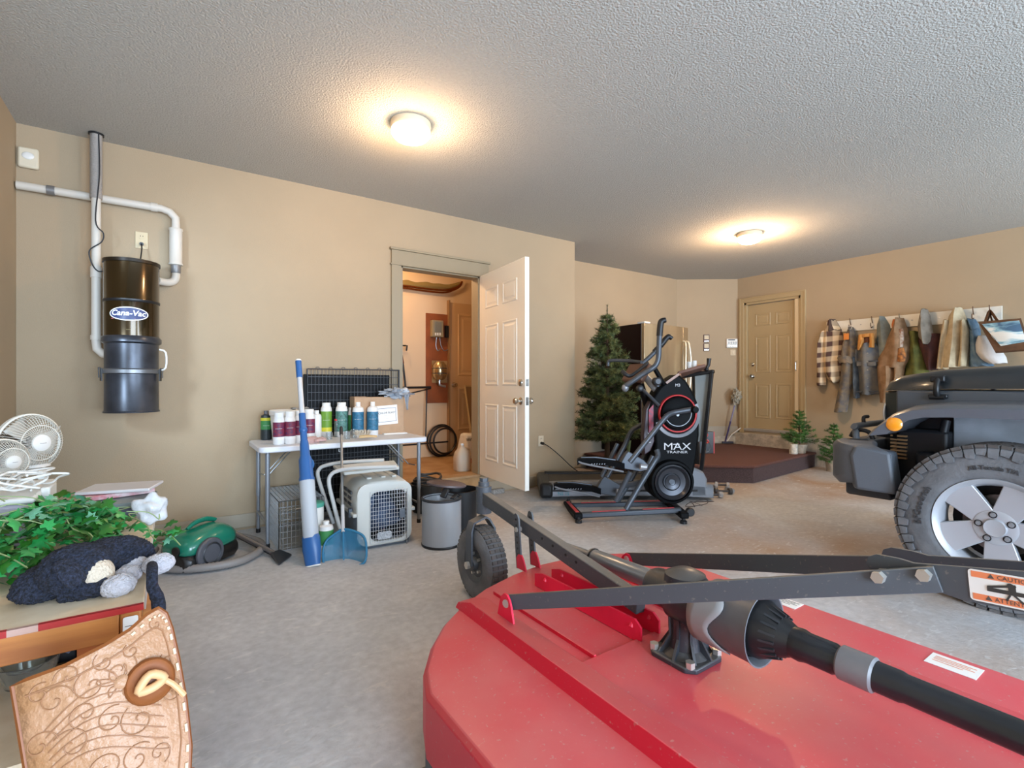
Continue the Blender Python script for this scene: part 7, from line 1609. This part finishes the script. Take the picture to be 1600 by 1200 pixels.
# outline in a leaning plane: origin at the tip
Tt = at(262, 968, 1.02); Lf = at(20, 1062, .86); Dn = at(262, 1160, .95)
ux = (Tt - Lf).normalized(); nz_ = ux.cross((Tt - Dn)).normalized()
if nz_.dot(O - Tt) < 0: nz_ = -nz_
SMt = frame(Lf, ux, z=nz_)      # x towards the tip, y up in plane, z to camera
Ls = (Tt - Lf).length
if (SMt.to_3x3() @ Vector((0, 1, 0))).z < 0: SMt = SMt @ Matrix.Rotation(PI, 4, 'X')
top = [(0, -.01), (.3, -.012), (.55, -.004), (.72, .006), (.86, .022), (.94, .026), (.985, .012), (1.0, -.02), (1.0, -.08), (.985, -.16), (.95, -.24), (.88, -.30)]
bot_ = [(0, -.30), (.2, -.31), (.5, -.32), (.75, -.32)]
ol = [(x * Ls, y) for x, y in top] + [(x * Ls, y) for x, y in bot_[::-1]]
def sz(x, y): return .035 * math.sin(PI * x / Ls * .9) - .25 * max(0, -y) ** 1.6 * .3
def spt(x, y, o=0): return (x, y, sz(x, y) + o)
g = G(SMt); cx_, cy_ = Ls * .5, -.13; rows = []
def ring_at(k, o): return [spt(cx_ + (x - cx_) * k, cy_ + (y - cy_) * k, o) for x, y in olr]
olr = []
for i in range(len(ol)):
    a, b = Vector(ol[i]), Vector(ol[(i + 1) % len(ol)])
    for s in range(4): q = a.lerp(b, s / 4); olr.append((q.x, q.y))
g.ring([ring_at(1, -.012), ring_at(1.004, -.006), ring_at(.995, .001), ring_at(.8, .001), ring_at(.5, .001), ring_at(.2, .001), ring_at(.02, .001)], caps=True)
obj('skirt', g, M_lea, sd, smooth=60)
obj('leather_binding', G(SMt).tube([spt(cx_ + (x - cx_) * 1.0, cy_ + (y - cy_) * 1.0, -.006) for x, y in olr], .006, 6, closed=True), M_leb, sd)
# whip-stitch lace marks along the tip
for i in range(0, 40, 2):
    x, y = olr[(12 + i) % len(olr)] if 12 + i < 44 else olr[12]
    if 12 + i >= 44: break
    a = Vector(spt(cx_ + (x - cx_) * .978, cy_ + (y - cy_) * .93, .003)); x2, y2 = olr[13 + i]
    b = Vector(spt(cx_ + (x2 - cx_) * .978, cy_ + (y2 - cy_) * .93, .003))
    m_ = a.lerp(b, .5); dirv = (b - a).normalized() * min(.007, (b - a).length * .4)
    obj('lace_stitch', G(SMt).bar(m_ - dirv, m_ + dirv, .0045, .003), M_lac, sd)
# tooled flowers and scrolls as raised and sunk lines
def scroll(cx, cy, r, a0, turns, sgn=1):
    return [spt(cx + (r * (1 - t / 26)) * math.cos(a0 + sgn * t / 24 * turns * 2 * PI), cy + (r * (1 - t / 26)) * math.sin(a0 + sgn * t / 24 * turns * 2 * PI), .002) for t in range(25)]
M_tool = mat('tooling_line', '9C6E4C', .6)
def tl(pts, r=.0011, m=M_tool, nm='tooling_line'): return obj(nm, G(SMt).tube(pts, r, 5), m, sd)
for (cx, cy, r, a0, tn, sg) in ((.90, .0, .016, 0, 1.3, 1), (.60, -.055, .028, .5, 1.2, -1), (.52, -.03, .018, 2, 1.1, 1), (.42, -.06, .03, 1, 1.3, 1), (.3, -.03, .02, 3, 1.1, -1), (.66, -.15, .03, 2, 1.2, 1), (.2, -.06, .026, 0, 1.2, 1), (.9, -.13, .022, 1, 1.2, -1), (.70, -.03, .014, 2, 1.2, 1), (.35, -.10, .022, 4, 1.3, -1), (.5, -.13, .024, 1, 1.2, 1), (.25, -.14, .028, 2.4, 1.2, -1), (.6, -.21, .026, .6, 1.3, 1), (.42, -.2, .026, 3, 1.2, -1), (.13, -.04, .018, 1, 1.2, 1), (.74, -.22, .02, 5, 1.2, 1), (.08, -.12, .024, 0, 1.2, 1), (.92, -.07, .012, 2, 1.2, 1)):
    tl(scroll(cx * Ls, cy, r, a0, tn, sg))
fl_ = Vector((.60 * Ls, -.075))
for k in range(7):
    a = 2 * PI * k / 7; tl([spt(fl_.x + .034 * math.cos(a + .45 * math.sin(t * PI / 8)) * math.sin(t * PI / 8) ** .5, fl_.y + .034 * math.sin(a + (t - 4) * .11) * math.sin(t * PI / 8) ** .5, .002) for t in range(9)])
obj('flower_boss', G(SMt).ell(spt(fl_.x, fl_.y, .002), (.012, .012, .004), 14), M_lea, sd)
for k in range(7):
    tl([spt((.12 + .7 * t / 10) * Ls, -.10 - .016 * k + .035 * math.sin(t * .33 + k * .12) , .002) for t in range(11)])
tl([spt(cx_ + (x - cx_) * .90, cy_ + (y - cy_) * .80, .002) for x, y in olr[:56]], .0016)
# concho rosette with knotted lace
cc = SMt @ Vector(spt(.775 * Ls, -.095, .006))
cM = frame(cc, ux, z=nz_)
obj('rosette', G(cM).lathe([(.001, .002), (.028, .003), (.036, .008), (.040, .003), (.040, -.004)], n=28), M_leb, sd)
obj('lace_knot', G(cM).tube([(-.02, -.008, .012), (.0, .012, .018), (.02, -.004, .012), (.0, -.012, .016)], .008, 10, closed=True, smooth=4), mat('lace_tan', 'D8A878', .5), sd)
obj('lace_end', G(cM).tube([(.012, .0, .012), (.03, -.02, .012), (.045, -.05, .006)], .005, 8, smooth=3), MATS['lace_tan'], sd)
# the saddle's seat and stand below the frame
obj('fender', G(SMt).ring([[spt(x * Ls, -.27, -.02 - t) for x in (.15, .4, .6, .8)] + [spt(x * Ls, -.50, -.02 - t) for x in (.7, .3)] for t in (0, .008)]), M_lea, sd, smooth=30)
base_ = SMt @ Vector((Ls * .5, -.3, -.12))
obj('saddle_stand', G().bx(base_.x - .12, base_.x + .12, base_.y - .05, base_.y + .05, 0, max(.2, base_.z)), M_pine, sd, bevel=.01)
